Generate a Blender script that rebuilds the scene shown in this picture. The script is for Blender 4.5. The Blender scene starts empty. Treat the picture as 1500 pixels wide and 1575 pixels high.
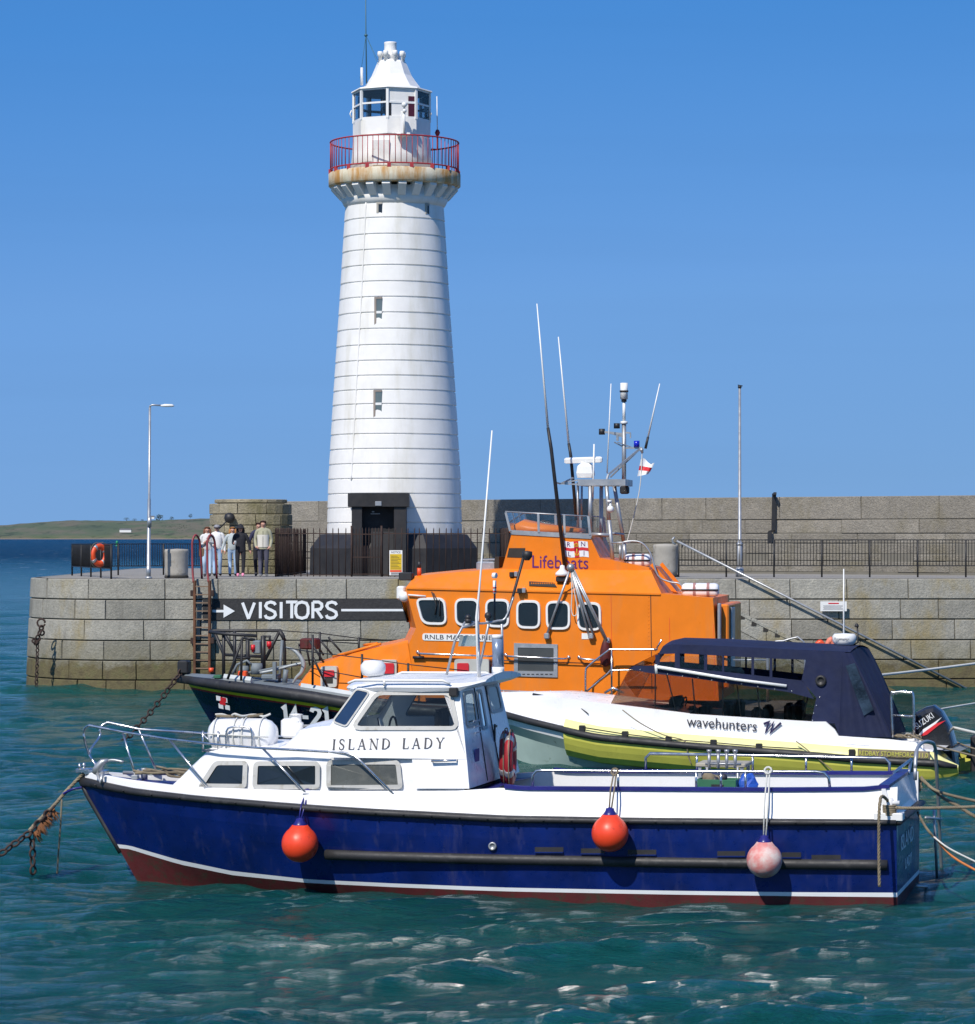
import bpy, bmesh, math, random
import numpy as np
from mathutils import Vector, Matrix
R = math.radians
# ------------------------------------------------------------------ camera, sky, sun, exposure
scene = bpy.context.scene
F = 4600.0          # focal length in photo pixels (photo 1500 x 1575)
CX, HY, CH = 750.0, 826.0, 4.6   # principal column, horizon row, camera height over the water
cam = bpy.data.cameras.new('camera'); camo = bpy.data.objects.new('camera', cam)
scene.collection.objects.link(camo); scene.camera = camo
camo.location = (0, 0, CH); camo.rotation_euler = (R(90), 0, 0)
cam.sensor_fit = 'HORIZONTAL'; cam.sensor_width = 36; cam.lens = F / 1500 * 36
cam.shift_y = (HY - 787.5) / 1500
cam.clip_start = 0.5; cam.clip_end = 60000
SUN_AZ, SUN_EL = R(28), R(47)       # sun stands behind the camera, to the left
sdir = Vector((-math.sin(SUN_AZ) * math.cos(SUN_EL), -math.cos(SUN_AZ) * math.cos(SUN_EL), math.sin(SUN_EL)))
world = bpy.data.worlds.new('World'); scene.world = world; world.use_nodes = True
wn = world.node_tree; bg = wn.nodes['Background']
sky = wn.nodes.new('ShaderNodeTexSky'); sky.sky_type = 'NISHITA'; sky.sun_disc = False
sky.sun_elevation = SUN_EL; sky.sun_rotation = math.pi + SUN_AZ
sky.altitude = 0; sky.air_density = 1.0; sky.dust_density = 0.25; sky.ozone_density = 3.0
tc = wn.nodes.new('ShaderNodeTexCoord'); lift = wn.nodes.new('ShaderNodeVectorMath'); lift.operation = 'ADD'; lift.inputs[1].default_value = (0, 0, .17)
wn.links.new(tc.outputs['Generated'], lift.inputs[0]); wn.links.new(lift.outputs[0], sky.inputs[0])
hs = wn.nodes.new('ShaderNodeHueSaturation'); hs.inputs['Saturation'].default_value = 1.3
hs.inputs['Value'].default_value = 1.0
gm = wn.nodes.new('ShaderNodeGamma'); gm.inputs['Gamma'].default_value = 0.82
wn.links.new(sky.outputs[0], gm.inputs[0]); wn.links.new(gm.outputs[0], hs.inputs['Color'])
tn = wn.nodes.new('ShaderNodeVectorMath'); tn.operation = 'MULTIPLY'; tn.inputs[1].default_value = (.9, 1.0, 1.15)
wn.links.new(hs.outputs[0], tn.inputs[0]); 
cvn = wn.nodes.new('ShaderNodeRGBCurve'); cm_ = cvn.mapping; cm_.extend = 'HORIZONTAL'
for ci, pts in enumerate((((.105, .069), (.15, .155), (.219, .195), (1, .5)), ((.262, .262), (.347, .36), (.457, .385), (1, .75)), ((.3, .38), (.578, .672), (.694, .745), (.812, .70), (1, .8)))):
    c_ = cm_.curves[ci]; c_.points[0].location = (0, 0); c_.points[1].location = pts[-1]
    for p_ in pts[:-1]: c_.points.new(*p_)
    for p_ in c_.points: p_.handle_type = 'VECTOR'
cm_.update()
# faint thin streaks of high cloud low over the horizon
mp_ = wn.nodes.new('ShaderNodeMapping'); mp_.inputs['Scale'].default_value = (3, 3, 55); wn.links.new(tc.outputs['Generated'], mp_.inputs[0])
nz = wn.nodes.new('ShaderNodeTexNoise'); nz.inputs['Scale'].default_value = 1.0; nz.inputs['Detail'].default_value = 5; wn.links.new(mp_.outputs[0], nz.inputs['Vector'])
rp_ = wn.nodes.new('ShaderNodeMapRange'); rp_.inputs[1].default_value = .5; rp_.inputs[2].default_value = .75; rp_.inputs[3].default_value = 1.0; rp_.inputs[4].default_value = .97; wn.links.new(nz.outputs[0], rp_.inputs[0])
ml_ = wn.nodes.new('ShaderNodeVectorMath'); ml_.operation = 'SCALE'; wn.links.new(cvn.outputs[0], ml_.inputs[0]); wn.links.new(rp_.outputs[0], ml_.inputs['Scale'])
# the Background strength multiplies, so the curve works on strength-scaled radiance
pre = wn.nodes.new('ShaderNodeVectorMath'); pre.operation = 'SCALE'; pre.inputs['Scale'].default_value = .15; wn.links.new(tn.outputs[0], pre.inputs[0]); wn.links.new(pre.outputs[0], cvn.inputs['Color'])
post = wn.nodes.new('ShaderNodeVectorMath'); post.operation = 'SCALE'; post.inputs['Scale'].default_value = 1 / .15; wn.links.new(ml_.outputs[0], post.inputs[0]); wn.links.new(post.outputs[0], bg.inputs[0]); bg.inputs[1].default_value = 0.15
sl = bpy.data.lights.new('sun', 'SUN'); slo = bpy.data.objects.new('sun', sl); scene.collection.objects.link(slo)
sl.energy = 4.7; sl.angle = R(0.5); sl.color = (1.0, 0.94, 0.85)
slo.rotation_euler = sdir.to_track_quat('Z', 'Y').to_euler(); slo.location = (-30, -40, 60)
vs = scene.view_settings; vs.view_transform = 'Standard'; vs.look = 'None'; vs.exposure = 0; vs.gamma = 1
scene.render.engine = 'CYCLES'
rnd = random.Random(7)

# ------------------------------------------------------------------ frames: photo pixel -> point on a plane of the place
class Fr:
    """A frame standing on the water at (ox, oy), turned by -yaw: x = astern, y = away from the viewer, z up."""
    def __init__(s, ox=0, oy=0, yaw=0):
        s.o = (ox, oy); s.yaw = yaw; c, n = math.cos(yaw), math.sin(yaw); s.c, s.n = c, n
        s.cam = s._tl(-ox, -oy) + (CH,)
    def _tl(s, x, y): return (x * s.c - y * s.n, x * s.n + y * s.c)
    def ray(s, px, py):
        d = s._tl((px - CX) / F, 1.0); return (d[0], d[1], -(py - HY) / F)
    def _hit(s, px, py, k, val):
        d = s.ray(px, py); t = (val - s.cam[k]) / d[k]
        return tuple(s.cam[i] + t * d[i] for i in range(3))
    def X(s, px, py, v): return s._hit(px, py, 0, v)
    def Y(s, px, py, v=0): return s._hit(px, py, 1, v)
    def Z(s, px, py, v=0): return s._hit(px, py, 2, v)
    def proj(s, p):       # local point -> photo pixel
        x = p[0] * s.c + p[1] * s.n + s.o[0]; y = -p[0] * s.n + p[1] * s.c + s.o[1]
        return CX + F * x / y, HY + F * (CH - p[2]) / y
    def root(s, name, z=0.0):
        e = bpy.data.objects.new(name, None); scene.collection.objects.link(e)
        e.empty_display_size = 0.5; e.location = (s.o[0], s.o[1], z); e.rotation_euler = (0, 0, -s.yaw); return e
W = Fr()

# ------------------------------------------------------------------ mesh builder
def V(*a): return Vector(a[0] if len(a) == 1 else a)
SPLIT = {'reflective_band', 'derrick_fitting', 'posts', 'rungs', 'bracket', 'wall_bracket', 'tread_shade_notch', 'stanchion', 'stanchion_base', 'scupper', 'scupper_lip', 'toe_plate', 'navigation_lamp', 'mast_leg', 'corbels', 'vent', 'leg', 'roof_grab_rail', 'line_clip', 'canopy_frame', 'bolt', 'gate_posts', 'stiles', 'side_rail', 'aft_frame', 'flange', 'door_seam', 'inner_frame', 'lamp_collar', 'handle', 'blue_beacon', 'astragal', 'strap', 'orange_float', 'folded_cover', 'lanyard', 'door_surround', 'derrick', 'trunk_handrail', 'aerial_bracket', 'grab_rail', 'coloured_field', 'boarding_ladder', 'wiper', 'rod_holder', 'roof_vent_box', 'fall_rope', 'mooring_post', 'bow_fairlead'}
class MB:
    def __init__(s): s.v = []; s.f = []; s.m = []; s.sm = []; s.t = []
    def add(s, vs_, fs, mi=0, sm=False, tint=0.5):
        b = len(s.v); s.v += [tuple(p) for p in vs_]
        for f in fs: s.f.append([b + i for i in f]); s.m.append(mi); s.sm.append(sm); s.t.append(tint)
    def poly(s, pts, mi=0, tint=0.5): s.add(pts, [list(range(len(pts)))], mi, False, tint)
    def box(s, x0, x1, y0, y1, z0, z1, mi=0, bev=0, tint=0.5):
        if bev > 0:
            b = min(bev, (x1 - x0) * .49, (y1 - y0) * .49, (z1 - z0) * .49); pr = []
            for z, i in ((z0, b), (z0 + b, 0), (z1 - b, 0), (z1, b)):
                q = []
                for cx, sx, cy, sy in ((x0, 1, y0, 1), (x1, -1, y0, 1), (x1, -1, y1, -1), (x0, 1, y1, -1)):
                    i2 = i; e = b
                    a1 = (cx + sx * i2, cy + sy * (i2 + e)); a2 = (cx + sx * (i2 + e), cy + sy * i2)
                    q += ([a1, a2] if (sx * sy > 0) else [a2, a1])
                pr.append([(x, y, z) for x, y in q])
            s.loft(pr, True, True, mi, False, tint); return
        p = [(x0, y0, z0), (x1, y0, z0), (x1, y1, z0), (x0, y1, z0), (x0, y0, z1), (x1, y0, z1), (x1, y1, z1), (x0, y1, z1)]
        s.add(p, [(0, 3, 2, 1), (4, 5, 6, 7), (0, 1, 5, 4), (1, 2, 6, 5), (2, 3, 7, 6), (3, 0, 4, 7)], mi, False, tint)
    def loft(s, rings, closed=True, caps=False, mi=0, sm=False, tint=0.5, wrap=False):
        n = len(rings[0]); vs_ = [p for r in rings for p in r]; fs = []
        k = len(rings)
        for i in range(k if wrap else k - 1):
            j2 = (i + 1) % k
            for j in range(n if closed else n - 1):
                a, b = i * n + j, i * n + (j + 1) % n
                fs.append((a, b, j2 * n + (j + 1) % n, j2 * n + j))
        if caps and not wrap: fs.append(tuple(range(n))[::-1]); fs.append(tuple((k - 1) * n + i for i in range(n)))
        s.add(vs_, fs, mi, sm, tint)
    def tube(s, pts, r, n=8, closed=False, mi=0, caps=True, sm=True):
        pts = [Vector(p) for p in pts]; k = len(pts)
        if k < 2: return
        rr = r if isinstance(r, (list, tuple)) else [r] * k
        rings = []; up = None
        for i, p in enumerate(pts):
            if closed: t = (pts[(i + 1) % k] - pts[i - 1])
            else: t = pts[min(i + 1, k - 1)] - pts[max(i - 1, 0)]
            if t.length < 1e-9: t = Vector((0, 0, 1))
            t.normalize()
            if up is None:
                a = Vector((0, 0, 1)) if abs(t.z) < .9 else Vector((1, 0, 0)); u = t.cross(a).normalized()
            else:
                u = (up - t * up.dot(t));
                u = u.normalized() if u.length > 1e-6 else t.orthogonal().normalized()
            up = u; w = t.cross(u)
            sc = 1.0
            if 0 < i < k - 1 or closed:
                d1 = (pts[i] - pts[i - 1]).normalized(); cs = max(.5, t.dot(d1)); sc = 1 / cs
            rings.append([p + (u * math.cos(2 * math.pi * j / n) + w * math.sin(2 * math.pi * j / n)) * rr[i] * min(sc, 1.25) for j in range(n)])
        s.loft(rings, True, caps, mi, sm, wrap=closed)
    def bar(s, p0, p1, w, h=None, mi=0, up=(0, 0, 1)):
        p0, p1 = Vector(p0), Vector(p1); h = h or w; t = (p1 - p0).normalized(); u = Vector(up)
        if abs(t.dot(u)) > .95: u = Vector((0, 1, 0))
        a = t.cross(u).normalized() * w / 2; b = a.cross(t).normalized() * h / 2
        s.loft([[q + a + b, q - a + b, q - a - b, q + a - b] for q in (p0, p1)], True, True, mi)
    def lathe(s, prof, c=(0, 0, 0), n=24, mi=0, sm=True, cap=True, ax=None, arc=None):
        m = Matrix.Identity(3)
        if ax is not None: m = Vector(ax).to_track_quat('Z', 'Y').to_matrix()
        rings = []
        for r, z in prof:
            rings.append([Vector(c) + m @ Vector((r * math.cos(2 * math.pi * j / n), r * math.sin(2 * math.pi * j / n), z)) for j in range(n)])
        s.loft(rings, True, cap, mi, sm)
    def sphere(s, c, r, n=16, k=10, sq=(1, 1, 1), mi=0):
        rings = []
        for i in range(k + 1):
            a = math.pi * (i / k) * .998 + .001
            rings.append([(c[0] + r * sq[0] * math.sin(a) * math.cos(2 * math.pi * j / n), c[1] + r * sq[1] * math.sin(a) * math.sin(2 * math.pi * j / n), c[2] - r * sq[2] * math.cos(a)) for j in range(n)])
        s.loft(rings, True, True, mi, True)
    def ext(s, poly, vec, mi=0, tint=0.5, mi2=None):
        """closed slab: polygon (front) pushed along vec"""
        n = len(poly); a = [Vector(p) for p in poly]; b = [p + Vector(vec) for p in a]
        s.add(a + b, [tuple(range(n)), tuple(range(2 * n - 1, n - 1, -1))], mi, False, tint)
        s.add(a + b, [(i, n + i, n + (i + 1) % n, (i + 1) % n) for i in range(n)], mi if mi2 is None else mi2, False, tint)
    def chain(s, p0, p1, sag=0, L=.14, w=.045, r=.012, mi=0):
        p0, p1 = Vector(p0), Vector(p1); D = (p1 - p0).length; n = max(1, int(D / (L * .72)))
        def P(t): q = p0.lerp(p1, t); q.z -= sag * 4 * t * (1 - t); return q
        for i in range(n):
            a, b = P(i / n), P((i + 1) / n); c = (a + b) / 2; t = (b - a).normalized(); u = t.orthogonal().normalized(); v = t.cross(u)
            if i % 2: u = v
            ring = []
            for j in range(10):
                an = 2 * math.pi * j / 10; ring.append(c + t * (L / 2 - r) * math.cos(an) + u * w * math.sin(an))
            s.tube(ring, r, 5, True, mi)
    def islands(s):
        par = list(range(len(s.v)))
        def find(i):
            while par[i] != i: par[i] = par[par[i]]; i = par[i]
            return i
        for f in s.f:
            r0 = find(f[0])
            for i in f[1:]: par[find(i)] = r0
        out = {}
        for k, f in enumerate(s.f): out.setdefault(find(f[0]), []).append(k)
        return list(out.values())
    def build(s, name, mats, parent=None, auto=False):
        if name in SPLIT:
            isl = s.islands()
            if 1 < len(isl) <= 100:
                last = None
                for fs in isl:
                    q = MB(); mp = {}
                    for k in fs:
                        for i in s.f[k]:
                            if i not in mp: mp[i] = len(q.v); q.v.append(s.v[i])
                        q.f.append([mp[i] for i in s.f[k]]); q.m.append(s.m[k]); q.sm.append(s.sm[k]); q.t.append(s.t[k])
                    last = q._build(name, mats, parent)
                return last
        return s._build(name, mats, parent)
    def _build(s, name, mats, parent=None, auto=False):
        me = bpy.data.meshes.new(name); me.from_pydata(s.v, [], s.f)
        for m in (mats if isinstance(mats, (list, tuple)) else [mats]): me.materials.append(m)
        me.polygons.foreach_set('material_index', s.m); me.polygons.foreach_set('use_smooth', s.sm)
        if len(set(s.t)) > 1:
            at = me.color_attributes.new('tint', 'FLOAT_COLOR', 'CORNER'); arr = []
            for f, t in zip(s.f, s.t): arr += [t, t, t, 1.0] * len(f)
            at.data.foreach_set('color', arr)
        bm = bmesh.new(); bm.from_mesh(me); bmesh.ops.recalc_face_normals(bm, faces=bm.faces); bm.to_mesh(me); bm.free()
        me.update()
        o = bpy.data.objects.new(name, me); scene.collection.objects.link(o)
        if parent: o.parent = parent
        return o
def tag(o, label=None, cat=None, group=None, kind=None):
    if label: o['label'] = label
    if cat: o['category'] = cat
    if group: o['group'] = group
    if kind: o['kind'] = kind
    return o
def empty(name, loc=(0, 0, 0), rz=0):
    e = bpy.data.objects.new(name, None); scene.collection.objects.link(e); e.location = loc; e.rotation_euler = (0, 0, rz)
    e.empty_display_size = .4; return e
def kids(o): return [c for c in bpy.data.objects if c.parent == o]
def copy_tree(o, parent=None):
    c = o.copy(); scene.collection.objects.link(c)
    if parent: c.parent = parent
    for k in kids(o): copy_tree(k, c)
    return c
def smooth_path(pts, n=6):
    """Catmull-Rom through pts"""
    P = [Vector(p) for p in pts]; out = []
    for i in range(len(P) - 1):
        p0, p1, p2, p3 = P[max(i - 1, 0)], P[i], P[i + 1], P[min(i + 2, len(P) - 1)]
        for j in range(n):
            t = j / n; out.append(.5 * ((2 * p1) + (p2 - p0) * t + (2 * p0 - 5 * p1 + 4 * p2 - p3) * t * t + (3 * p1 - p0 - 3 * p2 + p3) * t ** 3))
    out.append(P[-1]); return out
def interp(tab, x):
    if x <= tab[0][0]: return tab[0][1]
    for (a, b), (c, d) in zip(tab, tab[1:]):
        if x <= c: return b + (d - b) * (x - a) / (c - a)
    return tab[-1][1]
def rrect(x0, x1, z0, z1, r, k=4):
    out = []
    for cx, cz, a in ((x1 - r, z1 - r, 0), (x0 + r, z1 - r, 90), (x0 + r, z0 + r, 180), (x1 - r, z0 + r, 270)):
        for i in range(k + 1): an = R(a + 90 * i / k); out.append((cx + r * math.cos(an), cz + r * math.sin(an)))
    return out
def rpoly(pts, r, k=4):
    """round the corners of a 2-D polygon"""
    out = []; n = len(pts)
    for i in range(n):
        p, a, b = Vector(pts[i]), Vector(pts[i - 1]), Vector(pts[(i + 1) % n])
        u, v = (a - p), (b - p); d = min(r, u.length * .45, v.length * .45); q0, q1 = p + u.normalized() * d, p + v.normalized() * d
        for j in range(k + 1):
            t = j / k; out.append(tuple((1 - t) ** 2 * q0 + 2 * t * (1 - t) * p + t * t * q1))
    return out
def inset(pts, d):
    """shrink a convex-ish 2-D polygon towards its inside by d"""
    n = len(pts); A = sum(pts[i][0] * pts[(i + 1) % n][1] - pts[(i + 1) % n][0] * pts[i][1] for i in range(n)); sg = 1 if A > 0 else -1; out = []
    for i in range(n):
        p, a, b = Vector(pts[i]), Vector(pts[i - 1]), Vector(pts[(i + 1) % n])
        e1 = (p - a); e2 = (b - p)
        if e1.length < 1e-7: e1 = e2
        if e2.length < 1e-7: e2 = e1
        e1.normalize(); e2.normalize()
        n1 = Vector((-e1.y, e1.x)) * sg; n2 = Vector((-e2.y, e2.x)) * sg; m = (n1 + n2)
        if m.length < 1e-6: m = n1
        m.normalize(); c = max(.4, m.dot(n1)); out.append(tuple(p + m * d / c))
    return out

# ------------------------------------------------------------------ lettering
def text_mesh(txt, name, mat, M, size=1.0, parent=None, depth=.004, wide=1.0, shear=0.0, width=None):
    """built-in font as solid lettering; M maps (x right, y up, z out) to the place"""
    cu = bpy.data.curves.new('tmp', 'FONT'); cu.body = txt; cu.size = size; cu.extrude = depth / 2; cu.shear = shear; cu.resolution_u = 3
    o = bpy.data.objects.new('tmp', cu); scene.collection.objects.link(o); bpy.context.view_layer.update()
    me = bpy.data.meshes.new_from_object(o.evaluated_get(bpy.context.evaluated_depsgraph_get()))
    bpy.data.objects.remove(o); bpy.data.curves.remove(cu)
    xs = [v.co.x for v in me.vertices]; w = max(xs) - min(xs); k = (width / w) if width else wide; x0 = min(xs)
    for v in me.vertices: v.co = M @ Vector(((v.co.x - x0) * k, v.co.y, v.co.z))
    me.materials.clear(); me.materials.append(mat); me.name = name
    o = bpy.data.objects.new(name, me); scene.collection.objects.link(o)
    if parent: o.parent = parent
    return o
def mat4(o, x, y, z):
    m = Matrix.Identity(4)
    for i in range(3): m[i][0] = x[i]; m[i][1] = y[i]; m[i][2] = z[i]; m[i][3] = o[i]
    return m
GL = {  # stroke letters in a 0..1 box: lists of polylines
 'V': (.8, [[(0, 1), (.41, 0)], [(.4, .02), (.8, 1)]]), 'I': (.12, [[(.06, 1), (.06, 0)]]),
 'S': (.62, [[(.6, .82), (.52, .94), (.32, 1), (.1, .93), (.02, .76), (.12, .6), (.36, .5), (.56, .38), (.6, .2), (.48, .05), (.26, 0), (.06, .06), (0, .2)]]),
 'T': (.74, [[(0, 1), (.74, 1)], [(.37, .98), (.37, 0)]]),
 'O': (.72, [[(.36, 1), (.1, .92), (0, .7), (0, .3), (.1, .08), (.36, 0), (.62, .08), (.72, .3), (.72, .7), (.62, .92), (.36, 1)]]),
 'R': (.62, [[(.05, 0), (.05, 1)], [(.05, 1), (.4, 1), (.58, .88), (.6, .72), (.5, .56), (.05, .5)], [(.28, .5), (.62, 0)]]),
 '1': (.26, [[(0, .86), (.2, 1), (.2, 0)]]),
 '4': (.6, [[(.4, 0), (.4, 1), (0, .3), (.6, .3)]]), '-': (.4, [[(0, .42), (.4, .42)]]),
 '2': (.56, [[(0, .78), (.08, .95), (.28, 1), (.5, .93), (.55, .74), (.46, .55), (.0, .02), (.57, .02)]]),
 'W': (1.1, [[(-.2, .8), (.3, 1), (.14, 0), (.78, .95), (.66, 0), (1.6, 1.0)]]),
}
def ribbon(mb, pts, w, M, d, mi=0):
    """polyline of width w with mitred corners, as a thin slab"""
    P = [Vector(p) for p in pts]; L, Rr = [], []; cl = (P[0] - P[-1]).length < 1e-6 and len(P) > 2
    n = len(P)
    for i, p in enumerate(P):
        a = P[i - 1] if i else (P[-2] if cl else None); b = P[i + 1] if i < n - 1 else (P[1] if cl else None)
        e1 = (p - a).normalized() if a is not None else (b - p).normalized(); e2 = (b - p).normalized() if b is not None else e1
        n1, n2 = Vector((-e1.y, e1.x)), Vector((-e2.y, e2.x)); m = n1 + n2
        m = m.normalized() if m.length > 1e-4 else n1
        q = m * (w / 2 / max(.45, m.dot(n1))); L.append(p + q); Rr.append(p - q)
    rings = [[M @ Vector((l.x, l.y, 0)), M @ Vector((r.x, r.y, 0)), M @ Vector((r.x, r.y, d)), M @ Vector((l.x, l.y, d))] for l, r in zip(L, Rr)]
    mb.loft(rings, True, True, mi)
def strokes(mb, txt, M, h, w, gap=.16, d=.006, kx=1.0):
    x = 0; k = 0
    for ch in txt:
        if ch == ' ': x += h * .45; continue
        wd, sts = GL[ch]
        for st in sts:
            ribbon(mb, [(x + a * h * kx, b * h) for a, b in st], w, M @ Matrix.Translation((0, 0, .0012 * k)), d); k = (k + 1) % 3
        x += (wd * kx + gap) * h
    return x
# ------------------------------------------------------------------ materials
def nodes(name):
    m = bpy.data.materials.new(name); m.use_nodes = True; nt = m.node_tree; return m, nt, nt.nodes['Principled BSDF']
def N(nt, t, **kw):
    n = nt.nodes.new(t)
    for k, v in kw.items():
        if k in n.inputs: n.inputs[k].default_value = v
        else: setattr(n, k, v)
    return n
def ramp(nt, fac, stops):
    r = nt.nodes.new('ShaderNodeValToRGB'); e = r.color_ramp.elements
    while len(e) < len(stops): e.new(.5)
    for i, (p, c) in enumerate(stops): e[i].position = p; e[i].color = (c[0], c[1], c[2], 1) if not isinstance(c, (int, float)) else (c, c, c, 1)
    nt.links.new(fac, r.inputs[0]); return r.outputs[0]
def mixc(nt, f, a, b, mode='MIX'):
    m = nt.nodes.new('ShaderNodeMix'); m.data_type = 'RGBA'; m.blend_type = mode
    for i, s in ((0, f), (6, a), (7, b)):
        if isinstance(s, (int, float)): m.inputs[i].default_value = s
        elif isinstance(s, tuple): m.inputs[i].default_value = (*s[:3], 1)
        else: nt.links.new(s, m.inputs[i])
    return m.outputs[2]
def noise(nt, scale, detail=4, rough=.6, vec=None, dist=0, which=0):
    n = N(nt, 'ShaderNodeTexNoise'); n.inputs['Scale'].default_value = scale; n.inputs['Detail'].default_value = detail
    n.inputs['Roughness'].default_value = rough; n.inputs['Distortion'].default_value = dist
    if vec is None:
        t = nt.nodes.get('GEO') or N(nt, 'ShaderNodeTexCoord'); t.name = 'GEO'; vec = t.outputs['Object']
    nt.links.new(vec, n.inputs['Vector']); return n.outputs[which]
def stretch(nt, sx, sy, sz):
    t = nt.nodes.get('GEO') or N(nt, 'ShaderNodeTexCoord'); t.name = 'GEO'
    m = N(nt, 'ShaderNodeMapping'); m.inputs['Scale'].default_value = (sx, sy, sz); nt.links.new(t.outputs['Object'], m.inputs[0]); return m.outputs[0]
def bump(nt, bs, h, st=.3, dist=.02):
    b = N(nt, 'ShaderNodeBump'); b.inputs['Strength'].default_value = st; b.inputs['Distance'].default_value = dist
    nt.links.new(h, b.inputs['Height']); nt.links.new(b.outputs[0], bs.inputs['Normal']); return b
def paint(name, c, rough=.35, metal=0, var=.12, dirt=None, dscale=3, dthr=(.55, .75), bmp=.05, bsc=40, streak=False, coat=0, spec=.5):
    m, nt, b = nodes(name)
    n1 = noise(nt, 1.7, 5); hi = tuple(min(1, x * (1 + var)) for x in c); lo = tuple(x * (1 - var) for x in c)
    col = ramp(nt, n1, [(.3, lo), (.7, hi)])
    if dirt:
        v = stretch(nt, 1, 1, .18) if streak else None
        n2 = noise(nt, dscale, 6, .65, v); col = mixc(nt, ramp(nt, n2, [(dthr[0], 0.0), (dthr[1], 1.0)]), col, dirt)
    nt.links.new(col, b.inputs['Base Color']); b.inputs['Roughness'].default_value = rough; b.inputs['Metallic'].default_value = metal
    b.inputs['Coat Weight'].default_value = coat; b.inputs['Coat Roughness'].default_value = .08; b.inputs['Specular IOR Level'].default_value = spec
    nt.links.new(ramp(nt, noise(nt, 6, 4), [(.3, max(0, rough - .08)), (.7, min(1, rough + .12))]), b.inputs['Roughness'])
    if bmp: bump(nt, b, noise(nt, bsc, 3), bmp, .01)
    return m
def glassm(name, tint=(.8, .85, .85), rough=.02, refl=1.0, f0=1.5):
    m, nt, b = nodes(name); nt.nodes.remove(b); out = nt.nodes['Material Output']
    tr = N(nt, 'ShaderNodeBsdfTransparent'); tr.inputs[0].default_value = (*tint, 1)
    gl = N(nt, 'ShaderNodeBsdfGlossy'); gl.inputs['Roughness'].default_value = rough; gl.inputs[0].default_value = (refl, refl, refl, 1)
    fr = N(nt, 'ShaderNodeFresnel'); fr.inputs[0].default_value = f0
    bm_ = N(nt, 'ShaderNodeBump'); bm_.inputs['Strength'].default_value = .15; bm_.inputs['Distance'].default_value = .02
    nt.links.new(noise(nt, 2.2, 2), bm_.inputs['Height']); nt.links.new(bm_.outputs[0], gl.inputs['Normal'])
    mx = N(nt, 'ShaderNodeMixShader'); nt.links.new(fr.outputs[0], mx.inputs[0]); nt.links.new(tr.outputs[0], mx.inputs[1]); nt.links.new(gl.outputs[0], mx.inputs[2])
    nt.links.new(mx.outputs[0], out.inputs[0]); return m
def stone(name, ca, cb, lich=(.30, .24, .10), lth=(.56, .72), weed=True, bst=.5):
    """dressed stone: per-block tint, grain, ochre lichen stains, weed band near the water"""
    m, nt, b = nodes(name)
    at = N(nt, 'ShaderNodeAttribute', attribute_name='tint')
    col = mixc(nt, at.outputs['Fac'], ca, cb)
    n1 = noise(nt, 2.6, 8, .7); col = mixc(nt, .75, col, ramp(nt, n1, [(.3, (.45, .44, .42)), (.5, (.52, .51, .49)), (.72, (.66, .64, .6))]), 'OVERLAY')
    n5 = noise(nt, 14, 6, .75); col = mixc(nt, .55, col, ramp(nt, n5, [(.32, (.3, .3, .3)), (.62, (.62, .62, .62))]), 'OVERLAY')
    n2 = noise(nt, .55, 8, .68, stretch(nt, 1, 1, .5)); col = mixc(nt, ramp(nt, n2, [(lth[0], 0.0), (lth[1], .75)]), col, lich)
    n4 = noise(nt, 1.1, 8, .7, stretch(nt, 1.6, 1.6, .25)); col = mixc(nt, ramp(nt, n4, [(.58, 0.0), (.78, .6)]), col, (.09, .085, .075))
    if weed:
        g = N(nt, 'ShaderNodeNewGeometry'); sp = N(nt, 'ShaderNodeSeparateXYZ'); nt.links.new(g.outputs['Position'], sp.inputs[0])
        ad = N(nt, 'ShaderNodeMath', operation='MULTIPLY_ADD'); nt.links.new(noise(nt, 1.4, 6, .7), ad.inputs[0]); ad.inputs[1].default_value = -1.35; nt.links.new(sp.outputs[2], ad.inputs[2])
        f = ramp(nt, ad.outputs[0], [(.0, 1.0), (.28, 0.0)]); wc = ramp(nt, noise(nt, 3.5, 6), [(.35, (.06, .04, .018)), (.55, (.13, .105, .04)), (.7, (.09, .10, .03))])
        col = mixc(nt, f, col, wc)
        ad2 = N(nt, 'ShaderNodeMath', operation='MULTIPLY_ADD'); nt.links.new(noise(nt, .7, 6, .7), ad2.inputs[0]); ad2.inputs[1].default_value = -2.2; nt.links.new(sp.outputs[2], ad2.inputs[2])
        col = mixc(nt, ramp(nt, ad2.outputs[0], [(.0, .45), (.55, 0.0)]), col, (.17, .155, .095))
    nt.links.new(col, b.inputs['Base Color']); b.inputs['Roughness'].default_value = .9; b.inputs['Specular IOR Level'].default_value = .25
    hgt = mixc(nt, .5, noise(nt, 5, 8, .7), noise(nt, 17, 5, .7)); bump(nt, b, hgt, bst, .16)
    return m
M = {}
M['stone'] = stone('pier_stone', (.235, .23, .205), (.35, .342, .305), lich=(.30, .23, .085), lth=(.52, .68))
M['deckstone'] = stone('deck_stone', (.27, .26, .24), (.36, .35, .32), weed=False, bst=.2, lth=(.66, .8))
M['wallstone'] = stone('wall_stone', (.205, .192, .168), (.29, .272, .24), lich=(.19, .165, .10), lth=(.5, .7), weed=False, bst=.7)
M['bastion'] = stone('bastion_stone', (.25, .225, .16), (.36, .325, .24), lich=(.17, .155, .06), lth=(.46, .62), weed=False, bst=.7)
M['core'] = paint('mortar', (.16, .15, .125), .95, bmp=.3)
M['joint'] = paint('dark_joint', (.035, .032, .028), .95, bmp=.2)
M['concrete'] = paint('concrete', (.36, .34, .30), .9, var=.15, dirt=(.2, .18, .14), dscale=4, bmp=.4, bsc=30)
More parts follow.
